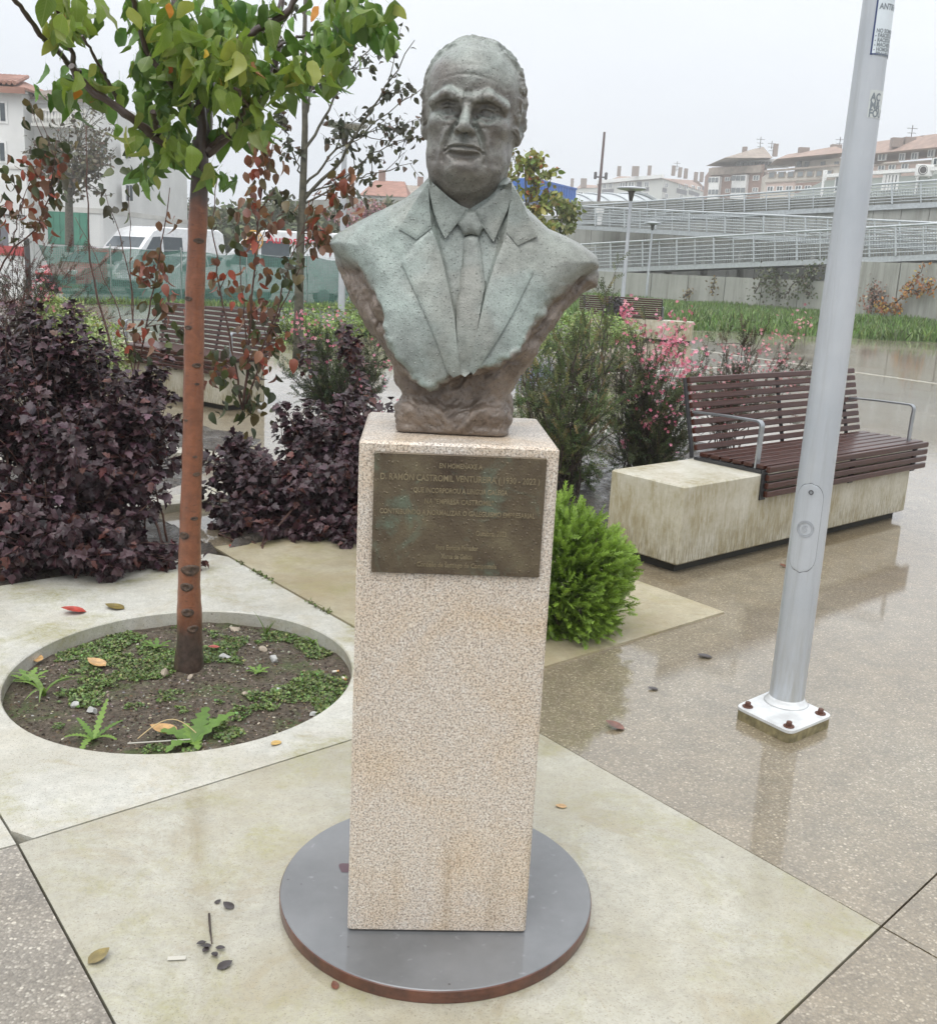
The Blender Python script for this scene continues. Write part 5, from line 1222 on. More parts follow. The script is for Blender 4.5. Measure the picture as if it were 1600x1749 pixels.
# ================================================================== what grows and lies in the tree well
rng = np.random.default_rng(81)
def inwell(n, rng, r=.97):
    a = rng.uniform(0, 2 * math.pi, n); k = np.sqrt(rng.random(n)) * r; x = wc[0] + wrx * k * np.cos(a); y = wc[1] + wry * k * np.sin(a); return np.stack([x, y, soil_z(x, y)], -1)
p = inwell(42000, rng); m = fbm(p * [1, 1, 0], 5.2, 4, 91) + .04 * (p[:, 1] - wc[1]) ; w = m > .055; p = p[w]; p = p[np.linalg.norm(p[:, :2] - TR[:2], axis=1) > .05]; n = len(p)
T = np.array([(0, 0, 0), (.5, .45, .12), (0, 1, .05), (-.5, .45, .12)]); 
d = np.stack([rng.normal(0, 1, n), rng.normal(0, 1, n), rng.uniform(.1, .9, n)], -1)
V_, F_, k = scatter(T, [(0, 1, 2), (0, 2, 3)], p + [0, 0, .004], d, np.tile([0, 0, 1.0], (n, 1)) + rng.normal(0, .3, (n, 3)), rng.uniform(.006, .014, n))
mobj('ground_cover', V_, F_, MAT['foliage'], None, False, np.repeat(pick([(.13, .20, .055), (.18, .26, .075), (.10, .14, .045), (.22, .24, .10)], [3, 2, 2, 1.5], n, .3, rng), k, 0), label='low green weeds covering the soil around the pear trunk', cat='weeds', kind='stuff')
# grit and bark chips
p = inwell(5000, rng); n = len(p); T = np.array([(-.5, -.35, 0), (.5, -.3, 0), (.4, .4, 0), (-.4, .35, 0), (0, 0, .35)]); Fg = [(0, 1, 4), (1, 2, 4), (2, 3, 4), (3, 0, 4)]
d = np.stack([rng.normal(0, 1, n), rng.normal(0, 1, n), rng.normal(0, .12, n)], -1)
V_, F_, k = scatter(T, Fg, p, d, np.tile([0, 0, 1.0], (n, 1)) + rng.normal(0, .2, (n, 3)), rng.uniform(.004, .013, n))
mobj('grit', V_, F_, MAT['foliage_matte'], None, False, np.repeat(pick([(.12, .09, .06), (.26, .23, .18), (.05, .035, .025), (.4, .37, .31)], [3, 2, 3, .6], n, .25, rng), k, 0), label='loose grit and bark chips on the soil of the tree well', cat='grit', kind='stuff')
plain('pale_stone', (.42, .42, .40), .55, var=.25, scale=30); plain('tan_stone', (.36, .30, .23), .6, var=.25, scale=30)
def rock(seed, rx, ry, rz):
    r = np.random.default_rng(seed); bm = bmesh.new(); bmesh.ops.create_icosphere(bm, subdivisions=2, radius=1)
    V = np.array([v.co for v in bm.verts]); F = [tuple(v.index for v in f.verts) for f in bm.faces]; bm.free()
    for _ in range(9):
        nn = nrm(r.normal(0, 1, 3)); c = r.uniform(.35, .75); dd = V @ nn; V = V - np.clip(dd - c, 0, 9)[:, None] * nn
    return V * np.array([rx, ry, rz]), F
for k, (x, y, w_, h_px, mt, lab) in enumerate([(385, 1122, 17, .5, 'pale_stone', 'flat grey stone just right of the pear trunk foot'), (468, 1127, 13, .8, 'pale_stone', 'angular grey stone toward the right side of the tree well'), (283, 1152, 13, .8, 'tan_stone', 'beige stone just left of the pear trunk foot'), (158, 1217, 12, .8, 'pale_stone', 'pale wedge-shaped stone above the feathery weed at front left of the well'), (128, 1205, 10, .8, 'pale_stone', 'blue-grey pebble at the left of the tree well'), (476, 1179, 11, .5, 'pale_stone', 'light flat stone near the right rim of the tree well'), (325, 1160, 10, .6, 'tan_stone', 'cream pebble directly in front of the pear trunk'), (450, 1110, 12, .6, 'tan_stone', 'tan stone among greenery behind the right of the trunk'), (402, 1075, 16, .5, 'tan_stone', 'broad tan stone at the back rim of the tree well'), (420, 1186, 9, .6, 'tan_stone', 'small brown stone in bare soil right of the trunk'), (535, 1218, 9, .6, 'pale_stone', 'dark grey chip against the front right rim of the well')]):
    g = G(x, y, -.045); s = w_ / FPX * 3.75
    Vr, Fr = rock(100 + k, s, s * .8, s * h_px); o = mobj('stone', Vr, Fr, MAT[mt], None, False, label=lab, cat='stone', group='stones in the tree well'); o.location = (g[0], g[1], soil_z(g[0], g[1]) + s * h_px * .45); o.rotation_euler = (0, 0, rng.uniform(0, 6))
# weeds as plants
def lobed_strip(L, w, nl=5, droop=.5):
    V, F = [], []; m = nl * 2 + 1
    for i in range(m):
        u = i / (m - 1); hw = w * (.25 + .75 * math.sin(math.pi * min(1, .15 + u * .8))) * (1 if i % 2 else .42) * (1.15 - .3 * u); z = L * (.75 * u - droop * u * u); y = L * u
        V += [(-hw, y, z + hw * .2), (0, y, z), (hw, y, z + hw * .2)]
    for i in range(m - 1):
        a = 3 * i; F += [(a, a + 1, a + 4, a + 3), (a + 1, a + 2, a + 5, a + 4)]
    return np.array(V), F
def weed(px, py, leaves, label, cols, name='weed', z=-.045):
    g = G(px, py, z); t = thing(name, (g[0], g[1], soil_z(g[0], g[1])), label, 'weed', 'weeds in the tree well')
    mt = leafmat(name + '_leaf_' + str(px), cols, .45, .3)
    for az_, L, w, nl, dr in leaves:
        V, F = lobed_strip(L, w, nl, dr); V = V @ rotz(az_).T; mobj('leaf', V, F, mt, t, True)
gc = [(.15, .27, .05), (.20, .33, .06), (.12, .22, .04)]
weed(330, 1262, [(-.1, .13, .036, 5, .2), (-.8, .16, .034, 5, .35), (1.5, .12, .036, 4, .5), (2.5, .11, .030, 4, .7), (-2.7, .09, .024, 4, .55), (.6, .08, .026, 4, .3)], 'broad-leaved dandelion-like weed at the front of the tree well', gc)
weed(160, 1262, [(.0, .14, .014, 9, .15), (.9, .10, .014, 8, .3), (-.9, .10, .014, 8, .3), (2.0, .09, .014, 8, .5), (-2.0, .10, .014, 8, .5), (3.1, .11, .016, 7, .75)], 'feathery lobed weed spilling over the front left rim of the well', gc)
weed(440, 1145, [(k * 1.05, .05, .012, 3, .4) for k in range(6)], 'small leafy weed right of the pear trunk', gc)
weed(268, 1108, [(k * 1.0 + .3, .06, .013, 3, .35) for k in range(6)], 'small bright weed just left of the pear trunk', gc)
weed(50, 1165, [(k * .9, .07, .016, 4, .3) for k in range(7)], 'clump of serrated weed at the left rim of the well', gc)
def tuft(px, py, n, L, label, seed, arch=.9, w=.004, z=-.045):
    r = np.random.default_rng(seed); g = G(px, py, z); t = thing('grass_tuft', (g[0], g[1], soil_z(g[0], g[1])), label, 'grass', 'weeds in the tree well')
    mt = MAT.get('blade') or leafmat('blade', [(.16, .26, .05), (.2, .3, .08), (.12, .2, .04)], .45, .3)
    for k in range(n):
        a = r.uniform(0, 6.28); l = L * r.uniform(.6, 1.1); V, F = [], []
        for i in range(8):
            u = i / 7; x = l * u * (.35 + .5 * arch * u); zz = l * (u - .55 * arch * u * u); hw = w * (1 - u ** 2) + .0003
            V += [(x, -hw, zz), (x, hw, zz)]
        F = [(2 * i, 2 * i + 1, 2 * i + 3, 2 * i + 2) for i in range(7)]; mobj('blade', np.array(V) @ rotz(a).T, F, mt, t, True)
tuft(75, 1185, 7, .20, 'arching broad grass blades at the left side of the well', 3, 1.3, .008)
tuft(455, 1083, 9, .13, 'upright grass tuft at the back right of the well', 4, .4, .003)
tuft(535, 1095, 4, .14, 'bent-over grass blades at the far right rim of the well', 5, 1.6, .005)
# stalks, butts, litter
plain('straw', (.55, .42, .22), .6, bump=0); plain('butt_paper', (.7, .66, .58), .7, bump=0); plain('butt_tan', (.55, .30, .12), .7, bump=0); plain('litter_white', (.50, .48, .42), .5, bump=0)
a, b = G(235, 1262, -.03), G(335, 1252, -.03)
mobj('dry_straw', *(lambda m: (np.vstack(m.V), m.F))(MB().tube(np.array([a + (b - a) * t + [0, .03 * math.sin(3.14 * t), .045 * math.sin(3.14 * t)] for t in np.linspace(0, 1, 12)]), .0018, 5)), MAT['straw'], label='dry straw stalk arching under the dandelion-like weed', cat='straw')
mobj('plastic_strip', *(lambda m: (np.vstack(m.V), m.F))(MB().tube([G(218, 1270, -.04), G(280, 1266, -.035), G(325, 1263, -.04)], .0026, 5)), MAT['litter_white'], label='thin white stick lying at the front of the tree well', cat='litter')
for x, y, an, lab in ((573, 1146, .4, 'white cigarette butt at the right rim of the tree well, the upper one'), (588, 1158, -1.0, 'cigarette butt with tan filter against the right rim, the lower one')):
    g = G(x, y, -.04); t = thing('cigarette_butt', (g[0], g[1], soil_z(g[0], g[1]) + .008), lab, 'cigarette butt', 'cigarette butts', an)
    MB().tube([(-.013, 0, 0), (.004, 0, 0)], .0045, 8).build('paper', MAT['butt_paper'], t); MB().tube([(.004, 0, 0), (.014, 0, .001)], .0044, 8).build('filter', MAT['butt_tan'], t)
# fallen leaves
fl_cols = {'tan': (.50, .30, .12), 'red': (.42, .06, .04), 'brown': (.16, .06, .035), 'dark': (.035, .025, .025), 'yellow': (.60, .38, .10), 'olive': (.20, .15, .04)}
for k_, c in fl_cols.items():
    q = NT('fallen_' + k_); q.fin(q.ramp(q.noise(60, 4), [(.3, tuple(x * .6 for x in c)), (.7, tuple(min(1, x * 1.2) for x in c))]), .4, coat=.5); MAT['fallen_' + k_] = q.m
def fallen(x, y, px, c, az_, label, z=.004, curl=.3, fold=.35):
    g = G(x, y, z); d_ = np.linalg.norm(g - _C); L = px / FPX * d_
    T, F = leaf_ovate(5, fold, -curl, .34); V = T * L * np.array([1, 1, .5]); V = V - V.mean(0) * [1, 1, 0]; V[:, 2] -= V[:, 2].min(); V = V @ rotz(az_).T
    o = mobj('fallen_leaf', V, F, MAT['fallen_' + c], None, True, label=label, cat='leaf', group='fallen leaves'); o.location = g
fallen(165, 1134, 36, 'tan', 1.2, 'curled tan leaf on the weeds left of the pear trunk', -.035, .4)
fallen(65, 1126, 24, 'tan', .3, 'tan leaf at the far left of the tree well', -.035)
fallen(365, 1106, 20, 'red', 2.1, 'small dark red leaf just behind the grey stone right of the trunk', -.035)
fallen(280, 1248, 48, 'tan', 1.4, 'broad tan leaf tucked under the dandelion-like weed', -.035)
fallen(126, 1046, 38, 'red', 1.9, 'bright red leaf on the pale slab before the big purple shrub', .006, .5, .6)
fallen(196, 1038, 34, 'olive', 1.4, 'yellow-brown leaf on the slab edge right of the red leaf', .006)
fallen(471, 1270, 24, 'yellow', 2.8, 'yellow leaf lying on the white rim of the tree slab', .004, .2, .2)
fallen(1050, 1243, 34, 'brown', 1.3, 'reddish brown leaf on the wet paving left of the lamp base', .002, .6, .6)
fallen(1203, 1122, 26, 'dark', 1.6, 'dark leaf on the wet paving below the slab corner', .002)
fallen(1338, 967, 16, 'brown', .6, 'small brown leaf beside the lamp post in front of the bench', .002)
fallen(1115, 1177, 18, 'dark', 1.5, 'small dark leaf left of the lamp base behind the reddish one', .002)
fallen(169, 1637, 36, 'olive', -.7, 'yellow-brown leaf at the lower left edge of the disc slab', .004, .5, .6)
fallen(390, 1548, 22, 'dark', 1.0, 'dark pointed leaf left of the steel disc', .004)
fallen(372, 1541, 12, 'dark', -.7, 'tiny dark leaf above the fallen twig', .004)
fallen(384, 1650, 26, 'dark', -.9, 'dark leaf below the fallen twig', .004)
fallen(572, 1684, 18, 'brown', .4, 'reddish brown leaf scrap touching the front of the steel disc', .004)
fallen(958, 1377, 20, 'tan', 1.6, 'straw-coloured leaf strip right of the pedestal', .004, .1, .1)
fallen(1128, 966, 18, 'tan', 1.5, 'pale leaf on the wet ground at the corner of the nearest bench', .002)
fallen(395, 933, 12, 'red', .5, 'tiny red leaf at the foot of the right purple shrub', .012)
tg = G(360, 1598, .008); tw_ = thing('fallen_twig', tg, 'small fallen twig with dark leaves left of the steel disc', 'twig', rz=0)
pts = [G(357, 1561, .006) - tg, G(359, 1590, .008) - tg, G(362, 1612, .006) - tg]
MB().tube(pts, [.0028, .0024, .0014], 6).build('stem', MAT['dark_twig'], tw_)
for x, y, an in ((352, 1608, 2.4), (356, 1618, 2.9), (368, 1618, -1.9), (364, 1626, -2.6), (362, 1615, 2.0)):
    g = G(x, y, .006) - tg; T, F = leaf_ovate(4, .3, -.2, .28); V = (T * .026) @ rotz(an).T + g; mobj('leaf', V, F, MAT['fallen_dark'], tw_, True)
g = G(302, 1638, .004); o = MB().box((0, 0, .0015), (.040, .012, .002), bev=.0006).build('paper_strip', MAT['litter_white'], label='pale paper strip on the slab below the fallen twig', cat='litter'); o.location = g; o.rotation_euler = (0, 0, .15)
# moss and grass in the joint behind the tree slab
rng = np.random.default_rng(95); n = 900; uu = rng.random(n); p = np.array([gT + E2 * (.15 + 2.0 * t) for t in uu]) + rng.normal(0, .008, (n, 2)); p3 = np.c_[p, np.full(n, .004)]
ok = fbm(p3, 6, 3, 5) > .0; p3 = p3[ok]; n = len(p3)
V_, F_, k = scatter(np.array([(0, 0, 0), (.3, .5, .1), (0, 1, .1), (-.3, .5, .1)]), [(0, 1, 2), (0, 2, 3)], p3, np.stack([rng.normal(0, 1, n), rng.normal(0, 1, n), rng.uniform(.2, 1.2, n)], -1), np.tile([0, 0, 1.0], (n, 1)) + rng.normal(0, .3, (n, 3)), rng.uniform(.006, .022, n))
mobj('joint_moss', V_, F_, MAT['foliage'], None, False, np.repeat(pick([(.14, .20, .05), (.10, .10, .04), (.2, .25, .08)], [2, 2, 1], n, .2, rng), k, 0), label='moss and grass growing in the joint between the slabs', cat='moss', kind='stuff')
tuft(420, 1000, 8, .07, 'little grass tuft sprouting on the slab near the joint', 9, .9, .003, .01)
# concrete ring of the next planting hole, seen between the shrubs
rc = G(275, 783)[:2] + np.array([-.05, -.80])
m = MB().lathe([(.80, 0.0), (.80, .055), (.82, .06), (.98, .06), (1.0, .05), (1.0, 0.0)], 72, (rc[0], rc[1], .0))
m.F = m.F[:-2] + [(k, (k + 1) % 72, 5 * 72 + (k + 1) % 72, 5 * 72 + k) for k in range(72)]
m.build('ring_curb', MAT['tree_slab_concrete'], pav, auto=40)
# ================================================================== background
def onpl(x, y, Pa, Pb):
    d = np.array([Pb[0] - Pa[0], Pb[1] - Pa[1]]); n_ = np.array([d[1], -d[0], 0]) / np.linalg.norm(d)
    r = ray(x, y); t = ((np.array([Pa[0], Pa[1], 0]) - _C) @ n_) / (r @ n_); return _C + r * t
def frect(x0, y0, x1, y1, Pa, Pb, out=.05, dep=.1):
    """box on a vertical plane through Pa,Pb seen at that rectangle; front face out metres in front of the plane"""
    Pa, Pb = np.asarray(Pa)[:2], np.asarray(Pb)[:2]; e = nrm(Pb - Pa); n_ = np.array([e[1], -e[0]])
    if n_ @ Pa > 0: n_ = -n_
    xc, yc = (x0 + x1) / 2, (y0 + y1) / 2
    c = onpl(xc, yc, Pa, Pb); a, b = onpl(x0, yc, Pa, Pb), onpl(x1, yc, Pa, Pb); t, u = onpl(xc, y0, Pa, Pb), onpl(xc, y1, Pa, Pb)
    w, h = np.linalg.norm((b - a)[:2]), abs(t[2] - u[2]); c2 = c[:2] + n_ * (out - dep / 2)
    return MB().box((c2[0], c2[1], c[2]), (w, dep, h), rotz(math.atan2(e[1], e[0])))
plain('white_wall', (.66, .66, .64), .8, var=.10, scale=.6, bump=.2, bscale=6); plain('white_trim', (.72, .72, .70), .7, bump=0); plain('old_wall', (.58, .57, .53), .85, var=.18, scale=.5, bump=.2, bscale=6)
plain('chimney_stack', (.24, .19, .165), .85, bump=0); plain('far_tile', (.31, .22, .18), .85, var=.2, scale=1.2, bump=.4, bscale=4)
plain('terracotta', (.30, .155, .115), .8, var=.25, scale=1.5, bump=.6, bscale=5); plain('grey_tile', (.30, .25, .21), .85, var=.25, scale=1.5, bump=.6, bscale=5)
plain('window_glass', (.06, .075, .085), .12, bump=0); plain('dull_glass', (.16, .18, .19), .25, bump=0); plain('dark_metal', (.08, .075, .075), .6, bump=0); plain('brick_wall', (.26, .17, .14), .85, var=.12, scale=2, bump=.3, bscale=20)
plain('beige_wall', (.50, .46, .40), .85, var=.07, scale=.4, bump=0); plain('pink_wall', (.50, .38, .33), .85, var=.07, scale=.4, bump=0); plain('greygreen_wall', (.36, .39, .36), .8, var=.06, scale=.5, bump=0); plain('pale_block', (.52, .53, .50), .85, var=.05, scale=.3, bump=0)
plain('green_door', (.06, .22, .15), .6, scale=2); plain('dark_band', (.13, .13, .15), .6, bump=0); plain('container_blue', (.015, .11, .42), .45, var=.15, scale=2, bump=0); plain('rust_pole', (.10, .06, .055), .7, bump=0)
plain('far_concrete', (.36, .36, .33), .85, var=.15, scale=.6, bump=.2, bscale=8); plain('galvanised', (.50, .53, .54), .45, .4, bump=0); plain('bar_grey', (.24, .26, .26), .6, .2, bump=0)
plain('red_stripe', (.38, .04, .04), .6, bump=0)
# ---- white houses on the left
def parts(t, items):
    for nm, mb, mt in items: shiftmb(mb, t.location).build(nm, MAT[mt], t)
def win(t, x0, y0, x1, y1, Pa, Pb, fr='white_trim', gl='window_glass', bars=1, out=.04):
    w = shiftmb(frect(x0, y0, x1, y1, Pa, Pb, out, .16), t.location).build('window', MAT[fr], t); k = (x1 - x0) * .14; n_ = bars + 1; s = (x1 - x0 - k) / n_
    for i in range(n_): shiftmb(frect(x0 + k + s * i, y0 + (y1 - y0) * .1, x0 + s * (i + 1), y1 - (y1 - y0) * .1, Pa, Pb, out + .03, .05), t.location).build('pane', MAT[gl], w)
    return w
def slab_roof(c0, c1, c2, c3, th=.25):
    P = np.array([c0, c1, c2, c3]); Q = P - [0, 0, th]; return MB().add(np.vstack([Q, P]), [(3, 2, 1, 0), (4, 5, 6, 7), (0, 1, 5, 4), (1, 2, 6, 5), (2, 3, 7, 6), (3, 0, 4, 7)])
YH = 46.0; Pa, Pb = AY(-80, 300, YH), AY(45, 300, YH)
h1 = thing('white_house', (Pa[0], YH, -.15), 'white rendered house with red tiled roof at the left edge', 'building')
ez_ = AY(20, 150, YH)[2]; x0_, x1_ = Pa[0], Pb[0]
def yz(x, y, Y=YH): return AY(x, y, Y)[2]
shiftmb(MB().box(((x0_ + x1_) / 2, YH + 5.0, (ez_ - .15) / 2), (x1_ - x0_, 10, ez_ + .15)), h1.location).build('wall', MAT['white_wall'], h1)
rf = shiftmb(slab_roof((x0_ - .3, YH - .4, ez_), (x1_ + .3, YH - .4, ez_), (x1_ - 2.0, YH + 4.5, ez_ + 1.0), (x0_ - .3, YH + 4.5, ez_ + 1.0)), h1.location).build('roof', MAT['terracotta'], h1)
for k in range(14):
    xx = x0_ + (x1_ - x0_) * (k + .5) / 14; MB().tube([(xx - h1.location[0], -.45, ez_ + .15 - h1.location[2]), (min(xx, x1_ - 1.6) - h1.location[0], 4.4, ez_ + 1.12 - h1.location[2])], .09, 6).build('tile_ridge', MAT['terracotta'], rf)
shiftmb(slab_roof((x1_ + .3, YH - .4, ez_), (x1_ + .3, YH + 9, ez_), (x1_ - 2, YH + 4.6, ez_ + 1.0), (x1_ - 2, YH + 4.5, ez_ + 1.0), .1), h1.location).build('roof_hip', MAT['terracotta'], h1)
win(h1, -14, 172, 13, 210, Pa, Pb); win(h1, -14, 240, 12, 278, Pa, Pb); win(h1, -60, 172, -35, 210, Pa, Pb); win(h1, -60, 240, -35, 278, Pa, Pb)
parts(h1, [('cornice', frect(-80, 148, 46, 156, Pa, Pb, .12, .2), 'white_trim'), ('band', frect(-80, 282, 44, 286, Pa, Pb, .06, .1), 'old_wall'), ('red_plinth', frect(-80, 418, 44, 434, Pa, Pb, .06, .1), 'red_stripe'), ('door', frect(-20, 380, 14, 432, Pa, Pb, .03, .06), 'dark_band'), ('pipe', frect(2, 366, 44, 369, Pa, Pb, .10, .06), 'dark_metal')])
YG = 47.0; Pc, Pd_ = AY(45, 300, YG), AY(168, 300, YG)
h2 = thing('white_house', (Pc[0], YG, -.15), 'older white house with balustraded balcony and green garage door', 'building')
e2 = yz(110, 178, YG); Pe = np.array([AY(218, 300, YG + 2.2)[0], YG + 2.2]); rad_pts = [(Pc[0], YG + 12), (Pc[0], YG), (Pd_[0], YG)]
for t in np.linspace(0, 1, 7)[1:]:
    a = t * math.pi / 2 * .8; rad_pts.append((Pd_[0] + (Pe[0] - Pd_[0]) * math.sin(a) / math.sin(1.2566), YG + 3.2 * (1 - math.cos(a))))
rad_pts.append((rad_pts[-1][0], YG + 12))
shiftmb(MB().prism([np.array(p) for p in rad_pts], -.15, e2), h2.location).build('wall', MAT['white_wall'], h2)
ci_ = [np.array(p) for p in rad_pts]; cm = np.mean(ci_, 0)
shiftmb(MB().prism([cm + (p - cm) * 1.03 for p in ci_], e2, e2 + .22), h2.location).build('cornice', MAT['white_trim'], h2)
zb_ = yz(120, 357, YG)
shiftmb(MB().prism([cm + (p - cm) * 1.015 for p in ci_], zb_ - .12, zb_ + .1), h2.location).build('string_course', MAT['old_wall'], h2)
rx0, rx1 = Pc[0], Pd_[0]
rf2 = shiftmb(slab_roof((rx0, YG - .25, e2 + .24), (rx1, YG - .25, e2 + .24), (rx1 - 1, YG + 4, e2 + 1.1), (rx0, YG + 4, e2 + 1.1), .12), h2.location).build('roof', MAT['grey_tile'], h2)
for k in range(16):
    xx = rx0 + (rx1 - rx0) * (k + .5) / 16 - h2.location[0]; MB().tube([(xx, -.3, e2 + .27 + .15), (xx, 3.9, e2 + 1.1 + .15)], .07, 5).build('tile_ridge', MAT['grey_tile'], rf2)
for a in ((80, 183, 96, 205), (106, 183, 120, 205), (132, 184, 148, 206)): win(h2, *a, Pc, Pd_, gl='dull_glass')
for a in ((172, 243, 182, 272), (60, 250, 76, 290), (100, 255, 122, 300)): win(h2, *a, Pc, Pd_, gl='dull_glass')
Pf, Pg = np.array(rad_pts[5]), np.array(rad_pts[7])
for a in ((196, 243, 208, 272), (198, 312, 212, 345)): win(h2, *a, Pf, Pg, gl='window_glass', out=.45)
bal = shiftmb(frect(68, 216, 160, 221, Pc, Pd_, .9, .95), h2.location).build('balcony', MAT['old_wall'], h2)
shiftmb(frect(68, 191, 160, 195, Pc, Pd_, .9, .14), h2.location).build('balustrade_rail', MAT['old_wall'], bal)
for k in range(17):
    x = 71 + k * 5.35; c = onpl(x, 205, Pc, Pd_); MB().lathe([(.055, 0), (.04, .1), (.075, .25), (.04, .45), (.06, .6)], 8, (c[0] - h2.location[0], -.84, yz(x, 217, YG) - h2.location[2] + .02)).build('baluster', MAT['old_wall'], bal)
gd = shiftmb(frect(82, 362, 150, 418, Pc, Pd_, .04, .1), h2.location).build('garage_door', MAT['green_door'], h2)
for k in range(6): shiftmb(frect(83 + k * 11.2, 364, 92 + k * 11.2, 416, Pc, Pd_, .07, .04), h2.location).build('door_board', MAT['green_door'], gd)
# ---- driveway and parking apron
plain('pale_drive', (.40, .39, .36), .6, var=.12, scale=.4, coat=.5)
MB().prism([(-40, 26.6), (-15.02, 26.6), (-3, 34), (6, 48), (-14, 44), (-40, 44)], -.149, -.09).build('driveway', MAT['pale_drive'], kind='structure')
# ---- vehicles
plain('car_white', (.70, .71, .72), .25, bump=0, coat=.6); plain('car_red', (.42, .03, .04), .25, bump=0, coat=.6); plain('car_blue', (.06, .13, .30), .25, bump=0, coat=.6); plain('car_silver', (.42, .44, .46), .25, .3, bump=0, coat=.6); plain('tyre', (.02, .02, .02), .8, bump=0); plain('rim', (.35, .36, .37), .35, .6, bump=0)
plain('lamp_lens', (.75, .75, .72), .15, bump=0); plain('tail_lens', (.4, .03, .03), .2, bump=0); plain('logo_orange', (.62, .33, .06), .5, bump=0); plain('logo_red', (.55, .04, .06), .5, bump=0); plain('black_trim', (.03, .03, .032), .5, bump=0)
VAN = dict(body=[(0, .35), (.05, .75), (.25, 1.0), (.85, 1.12), (1.55, 1.85), (1.9, 2.18), (2.4, 2.32), (5.1, 2.34), (5.35, 2.2), (5.45, 1.2), (5.45, .4)], belt=1.15, roof=2.34, w=1.98, side=[[(1.25, 1.22), (1.85, 1.95), (2.2, 1.98), (2.2, 1.18)], [(2.3, 1.18), (2.3, 1.98), (3.2, 1.98), (3.2, 1.18)]], wind=((.92, 1.16), (1.62, 1.92)), wheels=(.95, 4.3), r=.34)
CAR = dict(body=[(0, .32), (.02, .62), (.35, .82), (1.2, .95), (1.95, 1.38), (2.5, 1.48), (3.3, 1.46), (4.0, 1.05), (4.35, .95), (4.4, .5), (4.38, .32)], belt=.95, roof=1.48, w=1.76, side=[[(1.5, 1.0), (2.02, 1.34), (2.55, 1.41), (2.55, .99)], [(2.63, .99), (2.63, 1.41), (3.2, 1.38), (3.65, 1.06)]], wind=((1.28, 1.0), (1.92, 1.35)), wheels=(.85, 3.5), r=.31)
def vehicle(name, spec, loc, rz, paint, label, extra=None):
    t = thing(name, loc, label, 'van' if spec is VAN else 'car', 'vehicles behind the green fence', rz); w = spec['w']
    prof = np.array(spec['body']); n = len(prof); V = []; F = []
    def hw(z): return w / 2 - max(0, (z - spec['belt'])) / (spec['roof'] - spec['belt']) * (.12 if spec is VAN else .22)
    for s, ins in ((-1, 0), (1, 0)):
        for x, z in prof: V.append((x, s * (hw(z) - .06), z))
        for x, z in prof:
            c = prof.mean(0); V.append((c[0] + (x - c[0]) * .975, s * hw(z), c[1] + (z - c[1]) * .95))
    a, b, c_, d_ = 0, n, 2 * n, 3 * n
    for i in range(n):
        j = (i + 1) % n; F += [(a + i, a + j, c_ + j, c_ + i), (b + i, b + j, a + j, a + i), (c_ + i, c_ + j, d_ + j, d_ + i)]
    F += [tuple(range(2 * n - 1, n - 1, -1)), tuple(range(3 * n, 4 * n))]
    o = mobj('body', np.array(V) - [0, 0, 0], F, MAT[paint], t); bm = bmesh.new(); bm.from_mesh(o.data); bmesh.ops.recalc_face_normals(bm, faces=bm.faces); bm.to_mesh(o.data); bm.free(); smooth_angle(o.data, 35)
    for s in (-1, 1):
        for q_ in spec['side']:
            k = len(q_); Vw = [(x, s * (hw(z) + .004), z) for x, z in q_] + [(x, s * (hw(z) - .05), z) for x, z in q_]
            mobj('side_window', Vw, [tuple(range(k)), tuple(range(2 * k - 1, k - 1, -1))] + [(i, (i + 1) % k, k + (i + 1) % k, k + i) for i in range(k)], MAT['window_glass'], t)
        MB().box((spec['wind'][0][0] + .35, s * (w / 2 + .08), spec['belt'] + .08), (.12, .2, .2), bev=.03).build('mirror', MAT['black_trim'], t)
        MB().box((.10, s * w * .36, .68 if spec is CAR else .9), (.16, .34, .16), bev=.03).build('headlight', MAT['lamp_lens'], t)
        MB().box((prof[:, 0].max() - .05, s * w * .40, .8 if spec is CAR else 1.1), (.12, .14, .3), bev=.03).build('tail_light', MAT['tail_lens'], t)
        for wx in spec['wheels']:
            m = MB().lathe([(spec['r'] * .6, -.1), (spec['r'], -.09), (spec['r'], .09), (spec['r'] * .6, .1)], 20)
            for v in m.V: v[:] = v[:, [0, 2, 1]]
            for v in m.V: v += [wx, s * (w / 2 - .1), spec['r']]
            wh = m.build('wheel', MAT['tyre'], t); m = MB().lathe([(spec['r'] * .6, -.105), (spec['r'] * .3, -.11), (spec['r'] * .3, .11), (spec['r'] * .6, .105)], 16)
            for v in m.V: v[:] = v[:, [0, 2, 1]]; v += [wx, s * (w / 2 - .1), spec['r']]
            m.build('rim', MAT['rim'], wh)
    (x0, z0), (x1, z1) = spec['wind']; V = [(x0, -hw(z0) * .9, z0), (x0, hw(z0) * .9, z0), (x1, hw(z1) * .86, z1), (x1, -hw(z1) * .86, z1)]
    nn = nrm(np.array([-(z1 - z0), 0, x1 - x0])); V = np.array(V); mobj('windscreen', np.vstack([V + nn * .012, V - nn * .05]), [(3, 2, 1, 0), (4, 5, 6, 7), (0, 1, 5, 4), (1, 2, 6, 5), (2, 3, 7, 6), (3, 0, 4, 7)], MAT['window_glass'], t)
    MB().box((.02, 0, .45), (.12, w * .94, .22), bev=.04).build('bumper', MAT['black_trim'], t)
    if extra: extra(t)
    return t
def gnd(x, Y, z=-.09):
    p = AY(x, 450, Y); return (p[0], Y, z)
vehicle('parked_van', VAN, gnd(158, 35.5), math.radians(60), 'car_white', 'white high-roofed van parked in front of the white house')
vehicle('parked_car', CAR, gnd(212, 33.0), math.radians(50), 'car_white', 'white car parked in front of the high-roofed van')
vehicle('parked_car', CAR, gnd(92, 34.0), math.radians(72), 'car_red', 'red car half hidden behind the left end of the green fence')
